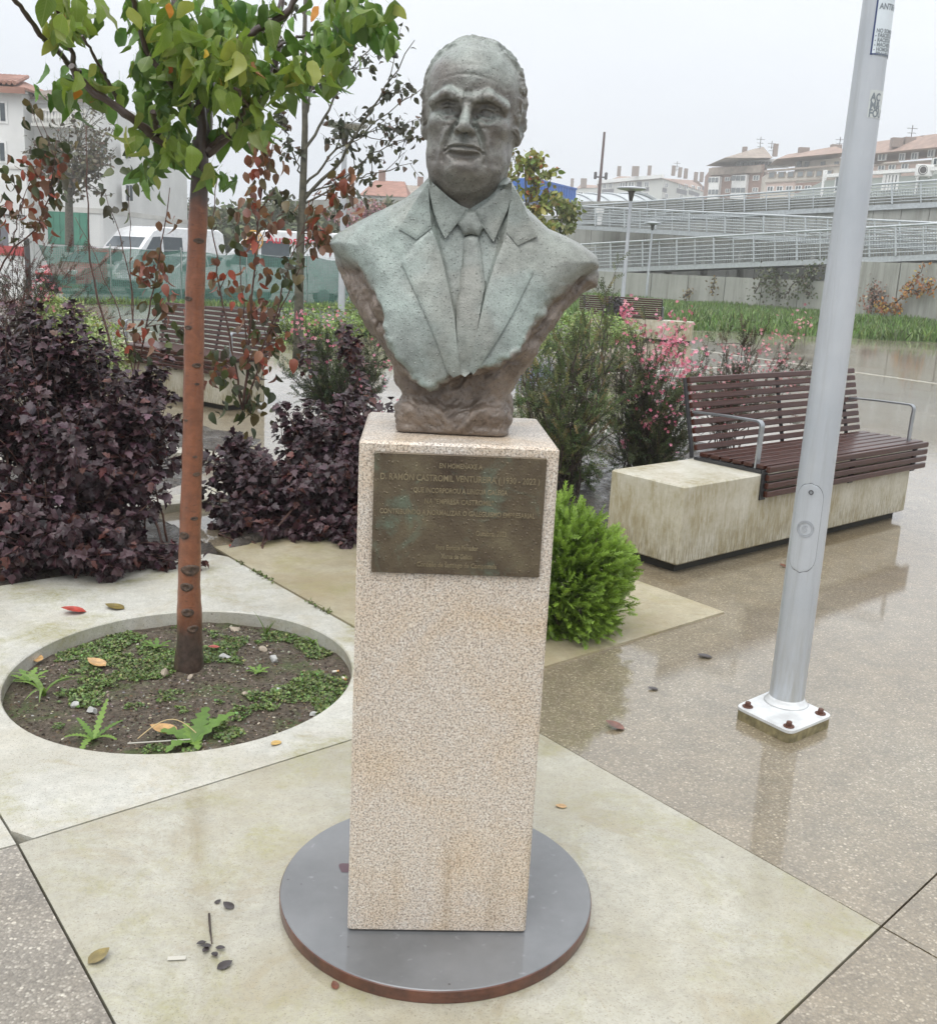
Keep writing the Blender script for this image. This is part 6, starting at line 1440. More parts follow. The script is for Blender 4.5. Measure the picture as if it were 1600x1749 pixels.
vehicle('parked_car', CAR, gnd(268, 35.5), math.radians(12), 'car_silver', 'pale silver car behind the orange tree trunk and green fence')
vehicle('parked_car', CAR, gnd(118, 38.5), math.radians(80), 'car_blue', 'blue car close to the green garage door')
def signs(t):
    v, f = text_mesh('Autos Br', .36, .004, .004, align='LEFT'); m = np.stack([v[:, 0] * 1.15 + 2.45, -.945 - v[:, 2] + v[:, 1] * .03, v[:, 1] + 2.03], -1); mobj('lettering', m, f, MAT['logo_red'], t)
    mm = MB(); c = np.array([2.05, -.965, 1.98])
    for r in (.30,):
        mm.tube([c + [r * math.cos(a), 0, r * math.sin(a)] for a in np.linspace(0, 2 * math.pi, 25)], .018, 4, False)
    for k in (-.14, 0, .14):
        h = math.sqrt(.09 - k * k); mm.tube([c + [-h, 0, k], c + [h, 0, k]], .013, 4); mm.tube([c + [k * math.sqrt(max(0, 1 - (z / .3) ** 2)) * 1.3, 0, z] for z in np.linspace(-.29, .29, 9)], .013, 4)
    mm.build('globe_logo', MAT['logo_orange'], t)
vehicle('lettered_van', VAN, gnd(332, 34.5), math.radians(4), 'car_white', 'white van with red lettering and orange globe behind the green fence', signs)
# ---- green netting fence
q = NT('green_netting'); P_ = q.geo()
wv = q.math('MAXIMUM', q.ramp(q.math('FRACT', q.math('MULTIPLY', q.sep(P_)[2], 22)), [(.0, 1), (.35, 0)]), q.ramp(q.math('FRACT', q.math('MULTIPLY', q.sep(P_)[0], 22)), [(.0, 1), (.35, 0)]))
al = q.math('ADD', .58, q.math('MULTIPLY', wv, .2)); al = q.math('ADD', al, q.math('MULTIPLY', q.noise(1.6, 4, .6, P_), .22))
q.fin(q.ramp(q.noise(2.5, 5, .65, P_), [(.3, (.035, .115, .085)), (.7, (.075, .20, .155))]), .75, alpha=al); MAT['green_netting'] = q.m
plain('fence_steel', (.42, .44, .43), .5, .4, bump=0)
fA, fB = G(62, 512)[:2], G(570, 522)[:2]; fdir = nrm(fB - fA); fB = fB + fdir * 9
fen = thing('mesh_fence', (fA[0], fA[1], -.15), 'long fence hung with translucent green netting in front of the parked cars', 'fence')
Lf = np.linalg.norm(fB - fA); npan = 9; FHT = 1.62
rngf = np.random.default_rng(5)
for k in range(npan + 1):
    p = fA + fdir * Lf * k / npan; MB().tube([(p[0] - fA[0], p[1] - fA[1], 0), (p[0] - fA[0], p[1] - fA[1], FHT + .08)], .024, 8).build('post', MAT['fence_steel'], fen)
for k in range(npan):
    a = fA + fdir * Lf * k / npan - fA; b = fA + fdir * Lf * (k + 1) / npan - fA; V = []; nu, nv = 14, 9
    for i in range(nu + 1):
        for j in range(nv + 1):
            u, v = i / nu, j / nv; sag = .05 * math.sin(math.pi * u) * (v) + .03 * math.sin(u * 9 + k); z = .10 + v * (FHT - .10 - sag) + (.06 * math.sin(u * 7 + k * 2) * (1 - v))
            uu = u
            if k == 0: uu = max(u, .32 * (1 - v) + .06)
            q_ = a + (b - a) * uu; bl_ = .05 * math.sin(math.pi * u) * math.sin(math.pi * v) * math.sin(k * 3 + 1) + .02 * math.sin(u * 22 + v * 5); V.append((q_[0] + fdir[1] * bl_, q_[1] - .03 - fdir[0] * bl_, z))
    F_ = [(i * (nv + 1) + j, (i + 1) * (nv + 1) + j, (i + 1) * (nv + 1) + j + 1, i * (nv + 1) + j + 1) for i in range(nu) for j in range(nv)]
    mobj('netting_panel', V, F_, MAT['green_netting'], fen, True)
MB().tube([(0, 0, FHT), *[tuple(fdir * Lf * k / 18) + (FHT - .03 * (k % 2),) for k in range(1, 19)]], .006, 5).build('top_wire', MAT['fence_steel'], fen)
sA = fA + np.array([-.35, .3]); sB = AY(48, 400, 37)[:2]
sf = thing('side_fence', (sA[0], sA[1], -.15), 'short dark mesh fence running back beside the driveway', 'fence')
for k in range(4):
    p = sA + (sB - sA) * k / 3 - sA; MB().tube([(p[0], p[1], 0), (p[0], p[1], 1.75)], .04, 8).build('post', MAT['dark_metal'], sf)
for k in range(3):
    a, b = (sB - sA) * k / 3, (sB - sA) * (k + 1) / 3; mobj('netting_panel', [(a[0], a[1], .1), (b[0], b[1], .1), (b[0], b[1], 1.6), (a[0], a[1], 1.6)], [(0, 1, 2, 3)], MAT['green_netting'], sf)
    for j in range(5): MB().tube([(a[0], a[1] - .02, .25 + j * .3), (b[0], b[1] - .02, .25 + j * .3)], .012, 4).build('wire', MAT['fence_steel'], sf)

# ---- leafy masses
def leafy(name, base, blobs, n, label, seed, cols, w, size, cat='shrub', group=None, kind=None, mat='foliage'):
    rng = np.random.default_rng(seed); base = np.asarray(base, float)
    W_ = np.array([b[2] for b in blobs], float); W_ /= W_.sum(); ci = rng.choice(len(blobs), n, p=W_); C = np.array([b[0] for b in blobs])[ci]; Rr = np.array([b[1] for b in blobs])[ci]
    v = nrm(rng.normal(0, 1, (n, 3))); pos = C + v * Rr * ((rng.random(n) ** .4) * (1 + .35 * fbm(v * 2 + ci[:, None], 1.8, 3, seed)))[:, None]; pos[:, 2] = np.maximum(pos[:, 2], base[2] + .02)
    d = nrm(v + rng.normal(0, .6, (n, 3))); up = rng.normal(0, .6, (n, 3)) + [0, 0, 1]
    V_, F_, k = scatter(OV[0], OVt, pos - base, d, up, rng.uniform(.7, 1.3, n) * size); cl = np.repeat(pick(cols, w, n, .22, rng), k, 0)
    if kind == 'stuff':
        o = mobj(name, V_, F_, MAT[mat], None, False, cl, label=label, cat=cat, kind='stuff'); o.location = base; return o
    t = thing(name, base, label, cat, group); mobj('foliage', V_, F_, MAT[mat], t, False, cl, kind='stuff'); sm = MB()
    for i in rng.choice(n, 14): sm.tube(wander(base, pos[i], 5, .05, rng), np.linspace(size * .2, size * .05, 5), 4)
    shiftmb(sm, base).build('stems', MAT['dark_twig'], t, kind='stuff'); return t
bk = []
r5 = np.random.default_rng(6)
for k in range(34):
    x = 205 + k * 17; Y = 66 + r5.normal(0, 4); top = 350 + 12 * math.sin(k * .7) + r5.normal(0, 6) - (8 if k < 8 else 0); c = AY(x, (top + 430) / 2, Y); bk.append((c, (1.6, 1.6, (AY(x, top, Y)[2] - c[2]) * 1.0), 1))
leafy('bank_shrubs', (0, 66, -.15), bk, 15000, 'grey-green wooded bank closing the car park', 7, [(.13, .155, .085), (.17, .185, .11), (.10, .12, .07)], [2, 2, 1], .38, 'bank', kind='stuff', mat='foliage_matte')
MB().prism([(-34, 71), (12, 71), (12, 80), (-34, 80)], -.149, 2.2).build('bank', MAT['grass_ground'], kind='structure')
gl = [(.20, .29, .07), (.26, .34, .10), (.15, .22, .06)]
leafy('low_green_shrub', G(545, 590), [(AY(545, 555, 19), (.9, .6, .35), 2), (AY(510, 565, 18.5), (.5, .5, .28), 1)], 2600, 'bright green clipped shrub at the foot of the slender tree', 8, gl, [2, 1, 1], .055, group='low green shrubs')
leafy('low_green_shrub', G(632, 575), [(AY(632, 545, 21), (.75, .6, .5), 2)], 2200, 'green shrub touching the left edge of the bust in front of the white post', 9, gl, [2, 1, 1], .055, group='low green shrubs')
leafy('pale_green_shrub', G(150, 700), [(AY(150, 590, 8.9), (.32, .35, .24), 2), (AY(115, 560, 9.2), (.28, .3, .22), 1.5), (AY(180, 620, 8.7), (.20, .3, .18), 1), (AY(95, 530, 9.4), (.15, .2, .14), .6)], 4200, 'pale yellow-green shrub behind the big purple shrub', 10, [(.30, .37, .13), (.38, .44, .19), (.22, .30, .10)], [2, 2, 1], .032, group='low green shrubs')
leafy('pale_green_shrub', AY(1000, 590, 16) * [1, 1, 0], [(AY(1005, 560, 16), (.6, .5, .30), 2), (AY(930, 570, 15), (.5, .5, .35), 2), (AY(1060, 565, 17), (.4, .5, .25), 1)], 3600, 'light green shrub seen through the wispy shrub right of the bust', 11, [(.22, .31, .09), (.28, .36, .13), (.14, .21, .06)], [2, 1, 1], .045, group='low green shrubs')
leafy('dark_bush', AY(1045, 570, 21) * [1, 1, 0], [(AY(1048, 540, 21), (.22, .3, .36), 1)], 1500, 'dark bush at the left end of the distant bench', 12, [(.035, .03, .035), (.05, .04, .05)], [1, 1], .05)
leafy('pink_bush', AY(620, 372, 40) * [1, 1, 0] + [0, 0, 1.2], [(AY(633, 358, 40), (.6, .4, .35), 1), (AY(600, 372, 40), (.9, .5, .3), 1)], 700, 'faint pink bush below the concrete wall left of the bust shoulder', 13, [(.42, .22, .27), (.30, .2, .16)], [1, 1], .12)
# concrete wall and red roofed houses left of the bust
Pa, Pb = AY(430, 345, 75), AY(745, 335, 58)
wl = thing('concrete_wall', (Pa[0], Pa[1], -.15), 'plain grey concrete wall seen above the statue left shoulder', 'wall')
e = nrm((Pb - Pa)[:2]); ztw = AY(700, 337, 60)[2]
for k in range(8):
    p = Pa[:2] + (Pb - Pa)[:2] * (k + .5) / 8 - Pa[:2]; MB().box((p[0], p[1], (ztw + .15) / 2), (np.linalg.norm((Pb - Pa)[:2]) / 8 - .03, .4, ztw + .15), rotz(math.atan2(e[1], e[0]))).build('concrete_panel', MAT['far_concrete'], wl)
def gable_house(x0, x1, yb_, ye, yr, Y, depth, wall, roof, label, chim=()):
    a, b = AY(x0, ye, Y), AY(x1, ye, Y); t = thing('red_roofed_house', (a[0], Y, 0), label, 'building', 'far houses'); w = b[0] - a[0]; ze = a[2]; zr = AY((x0 + x1) / 2, yr, Y + depth / 2)[2]
    MB().box((w / 2, depth / 2, ze / 2), (w, depth, ze)).build('wall', MAT[wall], t)
    r = MB().add([(-.4, -.4, ze), (w + .4, -.4, ze), (w + .4, depth + .4, ze), (-.4, depth + .4, ze), (w * .12, depth / 2, zr), (w * .9, depth / 2, zr)], [(0, 1, 5, 4), (1, 2, 5), (2, 3, 4, 5), (3, 0, 4), (3, 2, 1, 0)]).build('roof', MAT[roof], t)
    for cx in chim: MB().box((w * cx, depth / 2, zr + .4), (.6, .6, 1.0)).build('chimney', MAT['brick_wall'], r)
    for k in range(3):
        wd = MB().box((w * (.2 + .3 * k), -.03, ze - 1.2), (w * .10, .1, 1.2)).build('window', MAT['white_trim'], t); MB().box((w * (.2 + .3 * k), -.09, ze - 1.2), (w * .07, .04, .95)).build('pane', MAT['dull_glass'], wd)
gable_house(622, 690, 345, 333, 308, 95, 10, 'white_wall', 'terracotta', 'red roofed house above the concrete wall left of the statue', (.3,))
gable_house(672, 730, 345, 330, 316, 110, 9, 'white_wall', 'grey_tile', 'pale house with brown roof next to the statue collar', (.7,))
# ---- lamp posts on the far side
def far_lamp(x, yb_, Y, label, H=3.95):
    p = AY(x, yb_, Y); t = thing('plaza_lamp', (p[0], p[1], 0), label, 'lamp post', 'plaza lamp posts')
    MB().tube([(0, 0, z) for z in np.linspace(0, H - .1, 8)], np.linspace(.07, .045, 8), 14).build('pole', MAT['pale_grey_paint'], t, smooth=True)
    MB().lathe([(.05, H - .35), (.09, H - .12), (.12, H - .08)], 14).build('lamp_neck', MAT['dark_metal'], t, smooth=True)
    MB().lathe([(.12, H - .08), (.42, H - .03), (.43, H), (.40, H + .02), (.05, H + .06)], 28).build('lamp_head', MAT['pale_grey_paint'], t, auto=40)
far_lamp(1060, 547, 31.0, 'taller-looking far lamp post with flat round head right of the bust', 3.85)
far_lamp(1103, 513, 52.0, 'smaller far lamp post standing just right of the other far one', 3.85)
far_lamp(582, 577, 20.0, 'lamp post partly hidden behind the left shoulder of the bust', 3.9)
# ================================================================== lawn, ramps and buildings on the right
WA, WB = AY(985, 498, 57.0), AY(1600, 545, 40.0)
wd_ = nrm((WB - WA)[:2]); wn_ = np.array([-wd_[1], wd_[0]]); wn_ = wn_ if wn_[1] > 0 else -wn_
WE = WB[:2] + wd_ * 14; WS = WA[:2] - wd_ * 16
def Wp(off): return (np.r_[WA[:2] + wn_ * off, 0], np.r_[WB[:2] + wn_ * off, 0])
# lawn
e0, e1_ = np.array([3.2, 29.3]), np.array([40.0, 28.7]); nu, nv = 60, 14; V = []
for i in range(nu + 1):
    for j in range(nv + 1):
        a = e0 + (e1_ - e0) * i / nu; b = WS + (WE - WS) * i / nu; p = a + (b - a) * j / nv; V.append((p[0], p[1], -.06 if j == 0 else .01 + .25 * (j / nv) + lump(p[0], p[1], 1.3, .04)))
F_ = [(i * (nv + 1) + j, (i + 1) * (nv + 1) + j, (i + 1) * (nv + 1) + j + 1, i * (nv + 1) + j + 1) for i in range(nu) for j in range(nv)]
mobj('lawn', V, F_, MAT['grass_ground'], smooth=True, kind='structure')
rng = np.random.default_rng(131); n = 42000; u = rng.random(n); v_ = rng.random(n) ** 1.5
A_ = e0 + (e1_ - e0) * u[:, None]; B_ = WS + (WE - WS) * u[:, None]; p = A_ + (B_ - A_) * v_[:, None]; z = -.01 + .25 * v_ + lump(p[:, 0], p[:, 1], 1.3, .04)
pxp = proj(np.c_[p, z]); ok = (pxp[:, 0] > 960) & (pxp[:, 0] < 1680); p, z, v_ = p[ok], z[ok], v_[ok]; n = len(p)
hgt = (.16 + .20 * np.clip(fbm(np.c_[p * .5, p[:, 0] * 0], 1.0, 3, 3) + .5, 0, 1)) * rng.uniform(.7, 1.4, n) * (1.15 - .65 * v_)
T = np.array([(-.06, 0, 0), (.06, 0, 0), (.05, .6, .10), (0, 1, .30), (-.05, .6, .10)])
d = np.stack([rng.normal(0, .35, n), rng.normal(0, .35, n), np.ones(n)], -1)
V_, F_, k = scatter(T, [(0, 1, 2), (0, 2, 4), (2, 3, 4)], np.c_[p, z], d, rng.normal(0, 1, (n, 3)), hgt)
mobj('grass', V_, F_, MAT['foliage'], None, False, np.repeat(pick([(.10, .18, .04), (.15, .25, .06), (.08, .13, .035), (.20, .26, .09)], [3, 3, 2, 1], n, .2, rng), k, 0), label='long unmown grass along the foot of the ramp walls', cat='grass', kind='stuff')
# small grass strip by the fence
rng = np.random.default_rng(132); n = 5000; u = rng.random(n); p = fA + fdir * (Lf * u)[:, None] + np.c_[rng.normal(0, .05, n) + .15 * fdir[1], -.25 + rng.normal(0, .15, n)]; p[:900] = G(98, 490)[:2] + rng.normal(0, .5, (900, 2)) * [.3, 2]
V_, F_, k = scatter(T, [(0, 1, 2), (0, 2, 4), (2, 3, 4)], np.c_[p, np.full(n, -.06)], np.stack([rng.normal(0, .4, n), rng.normal(0, .4, n), np.ones(n)], -1), rng.normal(0, 1, (n, 3)), rng.uniform(.10, .26, n))
mobj('grass', V_, F_, MAT['foliage'], None, False, np.repeat(pick([(.16, .26, .05), (.22, .32, .08), (.12, .18, .05)], [1, 1, 1], n, .2, rng), k, 0), label='narrow strip of bright grass under the green netting fence', cat='grass', kind='stuff')
# pale joint strips across the far plaza
plain('pale_strip', (.50, .47, .40), .5, coat=.6)
for (xa, ya, xb, yb_) in ((1180, 596, 1640, 661), (985, 640, 1340, 622), (-60, 560, 260, 566)):
    a, b = G(xa, ya)[:2], G(xb, yb_)[:2]; e = nrm(b - a); n_ = np.array([-e[1], e[0]]) * .06; MB().prism([a - n_, b - n_, b + n_, a + n_], -.05, .004).build('paving_strip', MAT['pale_strip'], pav)
# retaining walls
q = NT('ramp_concrete'); P_ = q.geo(); c_ = q.ramp(q.noise(.5, 5, .6, P_), [(.3, (.30, .305, .275)), (.7, (.42, .42, .385))])
st = q.ramp(q.noise(1.4, 5, .7, q.co('Object', (1.6, 1.6, .12))), [(.48, 0), (.66, .55)]); c_ = q.mix(st, c_, (.17, .165, .14)); q.fin(c_, .8, 0, q.bump(q.noise(5, 4, .7, P_), .2, .03)); MAT['ramp_concrete'] = q.m
rw = thing('retaining_wall', (WA[0], WA[1], 0), 'long low grey concrete wall behind the grass on the right', 'wall')
def wallpx(t, nm, x0, x1, yt, yb_, off, mat, thick=.3, n=1, gap=1.0):
    P0, P1 = Wp(off)
    for k in range(n):
        a = x0 + (x1 - x0) * k / n + (gap / 2 if k else 0); b = x0 + (x1 - x0) * (k + 1) / n - (gap / 2 if k < n - 1 else 0); f = lambda y, u: y[0] + (y[1] - y[0]) * u; u = ((a + b) / 2 - x0) / (x1 - x0)
        shiftmb(frect(a, f(yt, u), b, f(yb_, u) + 6, P0, P1, 0, thick), t.location).build(nm, MAT[mat], t)
wallpx(rw, 'concrete_panel', 985, 1424, (461, 481), (500, 530), 0, 'ramp_concrete', n=7, gap=1.2)
wallpx(rw, 'concrete_panel', 1424, 1445, (481, 482), (528, 532), 0, 'ramp_concrete'); 
wallpx(rw, 'concrete_panel', 1446, 1700, (446, 452), (532, 556), -.05, 'ramp_concrete', n=3, gap=1.4)
uw = thing('ramp_back_wall', (WA[0], WA[1], 0), 'high stained concrete wall standing behind the ramp railings', 'wall')
wallpx(uw, 'concrete_panel', 960, 1720, (345, 332), (482, 520), 3.9, 'ramp_concrete', .4, n=16, gap=1.0)
for x in np.arange(1010, 1700, 62): wallpx(uw, 'pier', x, x + 5, (430, 430), (480, 495), 1.6, 'ramp_concrete', .3)
# ramps
def ramp(bl, br, tl, tr, off, label, xl, xr, nposts, deck=1.5, bars=True):
    P0, P1 = Wp(off); q0, q1, t0, t1 = (onpl(xl, bl, P0, P1), onpl(xr, br, P0, P1), onpl(xl, tl, P0, P1), onpl(xr, tr, P0, P1))
    t = thing('access_ramp', (q0[0], q0[1], q0[2]), label, 'ramp', 'access ramps'); o = q0
    W3 = np.r_[wn_ * deck, 0]; c = [q0 - o, q1 - o, q1 - o + W3, q0 - o + W3]; dn = np.array([0, 0, -.22])
    MB().add(np.array([x + dn for x in c] + c), [(3, 2, 1, 0), (4, 5, 6, 7), (0, 1, 5, 4), (1, 2, 6, 5), (2, 3, 7, 6), (3, 0, 4, 7)]).build('deck', MAT['galvanised'], t)
    n3 = -np.r_[wn_, 0] * .02
    def lerp(u, v): b = q0 + (q1 - q0) * u; tt_ = t0 + (t1 - t0) * u; return b + (tt_ - b) * v - o + n3
    MB().tube([lerp(u, 1) for u in np.linspace(0, 1, 12)], .045, 8).build('handrail', MAT['galvanised'], t, smooth=True)
    for k, v in enumerate((.12, .26, .40, .54, .68, .84)): MB().tube([lerp(u, v) for u in np.linspace(0, 1, 12)], .022, 5).build('rail', MAT['galvanised'], t, smooth=True)
    for k in range(nposts): u = (k + .35) / nposts; MB().tube([lerp(u, 0), lerp(u, 1)], .045 if k % 2 else .028, 6).build('post', MAT['galvanised'], t)
    if bars:
        L = np.linalg.norm(q1 - q0); nb_ = int(L / .13); m = MB()
        for k in range(nb_):
            u = (k + .5) / nb_; a, b = lerp(u, .03) + W3 * .95, lerp(u, .85) + W3 * .95; m.tube([a, b], .022, 3, False)
        m.build('bar_panel', MAT['bar_grey'], t, kind='stuff')
    return t
ramp(461, 431, 419, 378, .15, 'lower access ramp with railing rising to the right', 960, 1660, 20)
ramp(384, 421, 352, 383, 1.9, 'middle access ramp with railing falling to the right', 985, 1660, 20)
ramp(377, 341, 352, 303, 3.8, 'upper access ramp with railing rising to the top terrace', 985, 1660, 18)
MB().prism([tuple(WS + wn_ * 4.4), tuple(WE + wn_ * 4.4), (160, 60), (230, 400), (-5, 400), (2.0, 80)], -.149, 4.6).build('upper_terrace', MAT['far_concrete'], kind='structure')
# ticket machine on the ramp
p0, p1 = Wp(3.0); c = onpl(1022, 384, p0, p1); t = thing('white_post', c, 'white box on a post standing on the middle ramp', 'post')
shiftmb(frect(1018, 353, 1027, 363, p0, p1, .1, .3), c).build('box', MAT['white_trim'], t); shiftmb(frect(1020, 363, 1025, 384, p0, p1, .0, .15), c).build('pole', MAT['white_trim'], t)
# climbing plants on the wall
def vine(paths, n, cols, w, label, seed, size, spread, off=-.35):
    rng = np.random.default_rng(seed); P0, P1 = Wp(off); b = onpl(*paths[0][0], P0, P1); t = thing('climbing_vine', b, label, 'vine', 'vines on the wall'); sm = MB(); pp = []
    for pts in paths:
        Q = along(np.array([onpl(x, y, P0, P1) for x, y in pts]), np.linspace(0, 1, 14)); Q[1:-1] += rng.normal(0, .05, (12, 3)); sm.tube(Q, np.linspace(.035, .012, 14), 5); pp.append(Q)
    shiftmb(sm, b).build('stems', MAT['dark_twig'], t, kind='stuff'); pi = rng.integers(0, len(pp), n); pos = np.array([along(pp[i], [rng.random()])[0] for i in pi]) + rng.normal(0, spread, (n, 3)) * [1, .25, 1]
    V_, F_, k = scatter(OV[0], OVt, pos - b, rng.normal(0, 1, (n, 3)) + [0, 0, -.5], rng.normal(0, .5, (n, 3)) + [0, -1, .3], rng.uniform(.6, 1.3, n) * size); mobj('foliage', V_, F_, MAT['foliage'], t, False, np.repeat(pick(cols, w, n, .2, rng), k, 0), kind='stuff')
vine([[(1500, 522), (1530, 518), (1548, 495), (1568, 470), (1578, 448)], [(1545, 500), (1590, 492), (1588, 475)], [(1500, 522), (1540, 528)]], 400, [(.45, .20, .05), (.40, .27, .08), (.30, .12, .06)], [2, 1, 1], 'orange autumn creeper climbing the wall right of the lamp post', 141, .12, .11)
vine([[(1490, 525), (1492, 500), (1490, 480)], [(1485, 525), (1500, 500)]], 200, [(.30, .17, .13), (.25, .18, .14)], [1, 1], 'faded pinkish creeper on the wall beside the lamp post', 142, .13, .2)
vine([[(1340, 510), (1355, 480), (1390, 462), (1400, 450)], [(1320, 505), (1330, 480), (1300, 465)], [(1380, 505), (1365, 470)], [(1290, 500), (1300, 480), (1330, 470)]], 520, [(.10, .12, .06), (.14, .15, .09), (.09, .09, .06)], [2, 1, 1], 'thin dark green creeper on the low wall left of the lamp post', 143, .13, .25)
vine([[(1216, 505), (1218, 485), (1224, 470)], [(1170, 505), (1180, 495)]], 110, [(.30, .22, .10), (.16, .13, .08)], [1, 1], 'tiny creeper with yellow base on the low wall', 144, .11, .12)
# tall dark pole with floodlights
pb_ = AY(1022, 345, 85); t = thing('floodlight_pole', (pb_[0], 85, 4.6), 'tall thin dark pole with two small floodlights on the terrace', 'pole')
zt = AY(1033, 225, 85)[2] - 4.6; MB().tube([(0, 0, 0), (0, 0, zt * .45), (.05, 0, zt)], [.16, .12, .09], 8).build('shaft', MAT['rust_pole'], t)
zf = AY(1028, 300, 85)[2] - 4.6
for s in (-1, 1): MB().box((s * .42, -.1, zf), (.22, .3, .55), bev=.05).build('floodlight', MAT['dark_metal'], t)
MB().box((0, -.05, zf - .1), (.9, .1, .1)).build('crossarm', MAT['dark_metal'], t)
# blue container
Pa, Pb = AY(912, 320, 80), AY(984, 328, 88)
t = thing('shipping_container', (Pa[0], Pa[1], AY(950, 340, 84)[2] - .3), 'blue corrugated container on the terrace right of the statue head', 'container'); zt = AY(950, 313, 84)[2]; L = np.linalg.norm((Pb - Pa)[:2]); e = nrm((Pb - Pa)[:2]); R = rotz(math.atan2(e[1], e[0])); hC = zt - t.location[2]
m = MB(); V = [];nn = 60
for i in range(nn + 1):
    x = L * i / nn; y = -.04 if (i // 2) % 2 else .04; V += [(x, y, .15), (x, y, hC - .12)]
m.add(np.array(V) @ R.T, [(2 * i, 2 * i + 2, 2 * i + 3, 2 * i + 1) for i in range(nn)]); m.build('corrugated_side', MAT['container_blue'], t)
MB().add((np.array([(0, .1, 0), (L, .1, 0), (L, 2.4, 0), (0, 2.4, 0), (0, .1, hC), (L, .1, hC), (L, 2.4, hC), (0, 2.4, hC)])) @ R.T, [(3, 2, 1, 0), (4, 5, 6, 7), (0, 1, 5, 4), (1, 2, 6, 5), (2, 3, 7, 6), (3, 0, 4, 7)]).build('shell', MAT['container_blue'], t)
for z_ in (.07, hC - .06): MB().add(np.array([(0, -.07, z_ - .07), (L, -.07, z_ - .07), (L, .1, z_ - .07), (0, .1, z_ - .07), (0, -.07, z_ + .07), (L, -.07, z_ + .07), (L, .1, z_ + .07), (0, .1, z_ + .07)]) @ R.T, [(3, 2, 1, 0), (4, 5, 6, 7), (0, 1, 5, 4), (1, 2, 6, 5), (2, 3, 7, 6), (3, 0, 4, 7)]).build('frame_rail', MAT['container_blue'], t)
# arched metal roof
Pa, Pb = AY(1035, 345, 92), AY(1124, 345, 84); t = thing('arched_canopy', (Pa[0], Pa[1], 4.6), 'low building with curved ribbed metal roof on the terrace', 'building'); e = nrm((Pb - Pa)[:2]); L = np.linalg.norm((Pb - Pa)[:2]); zc_ = AY(1085, 331, 88)[2] - 4.6; zs_ = AY(1124, 346, 84)[2] - 4.6
nb2 = np.array([-e[1], e[0]]) * (1 if e[0] > 0 else -1); V = []; NA = 16
for j, dd in enumerate((0, 14)):
    for i in range(NA + 1):
        u = i / NA; p = e * L * u + np.array([-.75, .66]) * dd; V.append((p[0], p[1], zs_ + (zc_ - zs_) * (1 - (2 * u - 1) ** 2)))
F_ = [(i, i + 1, NA + 2 + i, NA + 1 + i) for i in range(NA)]; o = mobj('curved_roof', V, F_, MAT['galvanised'], t, True)
V2_ = [V[i] for i in range(NA + 1)] + [(V[i][0], V[i][1], -.0) for i in range(NA + 1)]; mobj('gable_end', V2_, [(NA + 1 + i, NA + 2 + i, i + 1, i) for i in range(NA)], MAT['dark_band'], t)
MB().tube([np.array(V[i]) + [0, 0, .05] for i in range(NA + 1)], .14, 6).build('roof_edge', MAT['bar_grey'], t)
for k in range(8):
    dd = 14 * (k + .5) / 8; MB().tube([np.array(V[i]) + [-.75 * dd, .66 * dd, .06] for i in range(NA + 1)], .07, 4).build('roof_rib', MAT['galvanised'], t)
# ---- apartment blocks
def block(name, corners, ytop, label, wallmats, roof=None, base=4.6, group='apartment blocks'):
    """corners: list of (px, Y) along the front from left to right; ytop pixel of eaves at corner 1"""
    C = [AY(x, 330, Y)[:2] for x, Y in corners]; ref = corners[min(1, len(corners) - 1)]; ze = AY(ref[0], ytop, ref[1])[2]
    t = thing(name, (C[0][0], C[0][1], base), label, 'building', group); cen = np.mean(C, 0); back = [C[-1] + np.array([2, 14]), C[0] + np.array([2, 14])]
    poly = C + back; shiftmb(MB().prism(poly, base, ze), t.location).build('wall', MAT[wallmats], t); t['_z'] = ze
    if roof:
        mt, yr, ov = roof; zr = AY((corners[0][0] + corners[-1][0]) / 2, yr, ref[1] + 6)[2]; P = np.array(poly); c = P.mean(0); O = c + (P - c) * ov; I = c + (P - c) * np.array([.62, .05]); n = len(P)
        V = np.vstack([np.c_[O, np.full(n, ze)], np.c_[I, np.full(n, zr)]]); r = shiftmb(MB().add(V, [(i, (i + 1) % n, n + (i + 1) % n, n + i) for i in range(n)] + [tuple(range(n, 2 * n)), tuple(range(n - 1, -1, -1))]), t.location).build('roof', MAT[mt], t); return t, C, r
    return t, C, None
def px_part(t, nm, r, C, mt, out=.1, dep=.3, par=None): return shiftmb(frect(*r, C[0], C[1], out, dep), t.location).build(nm, MAT[mt], par or t)
def antenna(t, x, y0, y1, Y):
    a, b = AY(x, y1, Y), AY(x, y0, Y); m = MB().tube([a, (a[0], a[1], b[2])], .05, 4)
    for k in range(3): z = b[2] - .35 - k * .5; m.tube([(a[0] - .6 + .12 * k, a[1], z), (a[0] + .6 - .12 * k, a[1], z)], .035, 3)
    shiftmb(m, t.location).build('antenna', MAT['dark_metal'], t)
# A: pale block with corner
tA, CA, rA = block('apartment_block', [(1021, 205), (1130, 186), (1211, 214)], 305, 'pale distant apartment block with many chimneys behind the curved metal roof', 'pale_block', ('far_tile', 288, 1.03))
F1, F2 = (CA[0], CA[1]), (CA[1], CA[2])
px_part(tA, 'cornice', (1021, 303, 1130, 309), F1, 'white_trim', .5, .6); px_part(tA, 'cornice', (1131, 305, 1211, 320), F2, 'white_trim', .1, .2) if False else None
for r in ((1030, 312, 1036, 322), (1040, 312, 1047, 321), (1059, 311, 1068, 321), (1073, 310, 1084, 321), (1101, 310, 1109, 319), (1101, 328, 1108, 338), (1040, 330, 1047, 340), (1060, 330, 1068, 340)): win(tA, *r, *F1, gl='dull_glass', out=.1)
for r in ((1028, 323, 1048, 329), (1099, 320, 1108, 326), (1058, 311, 1070, 322)): px_part(tA, 'balcony_panel', r, F1, 'dark_band', .06, .2)
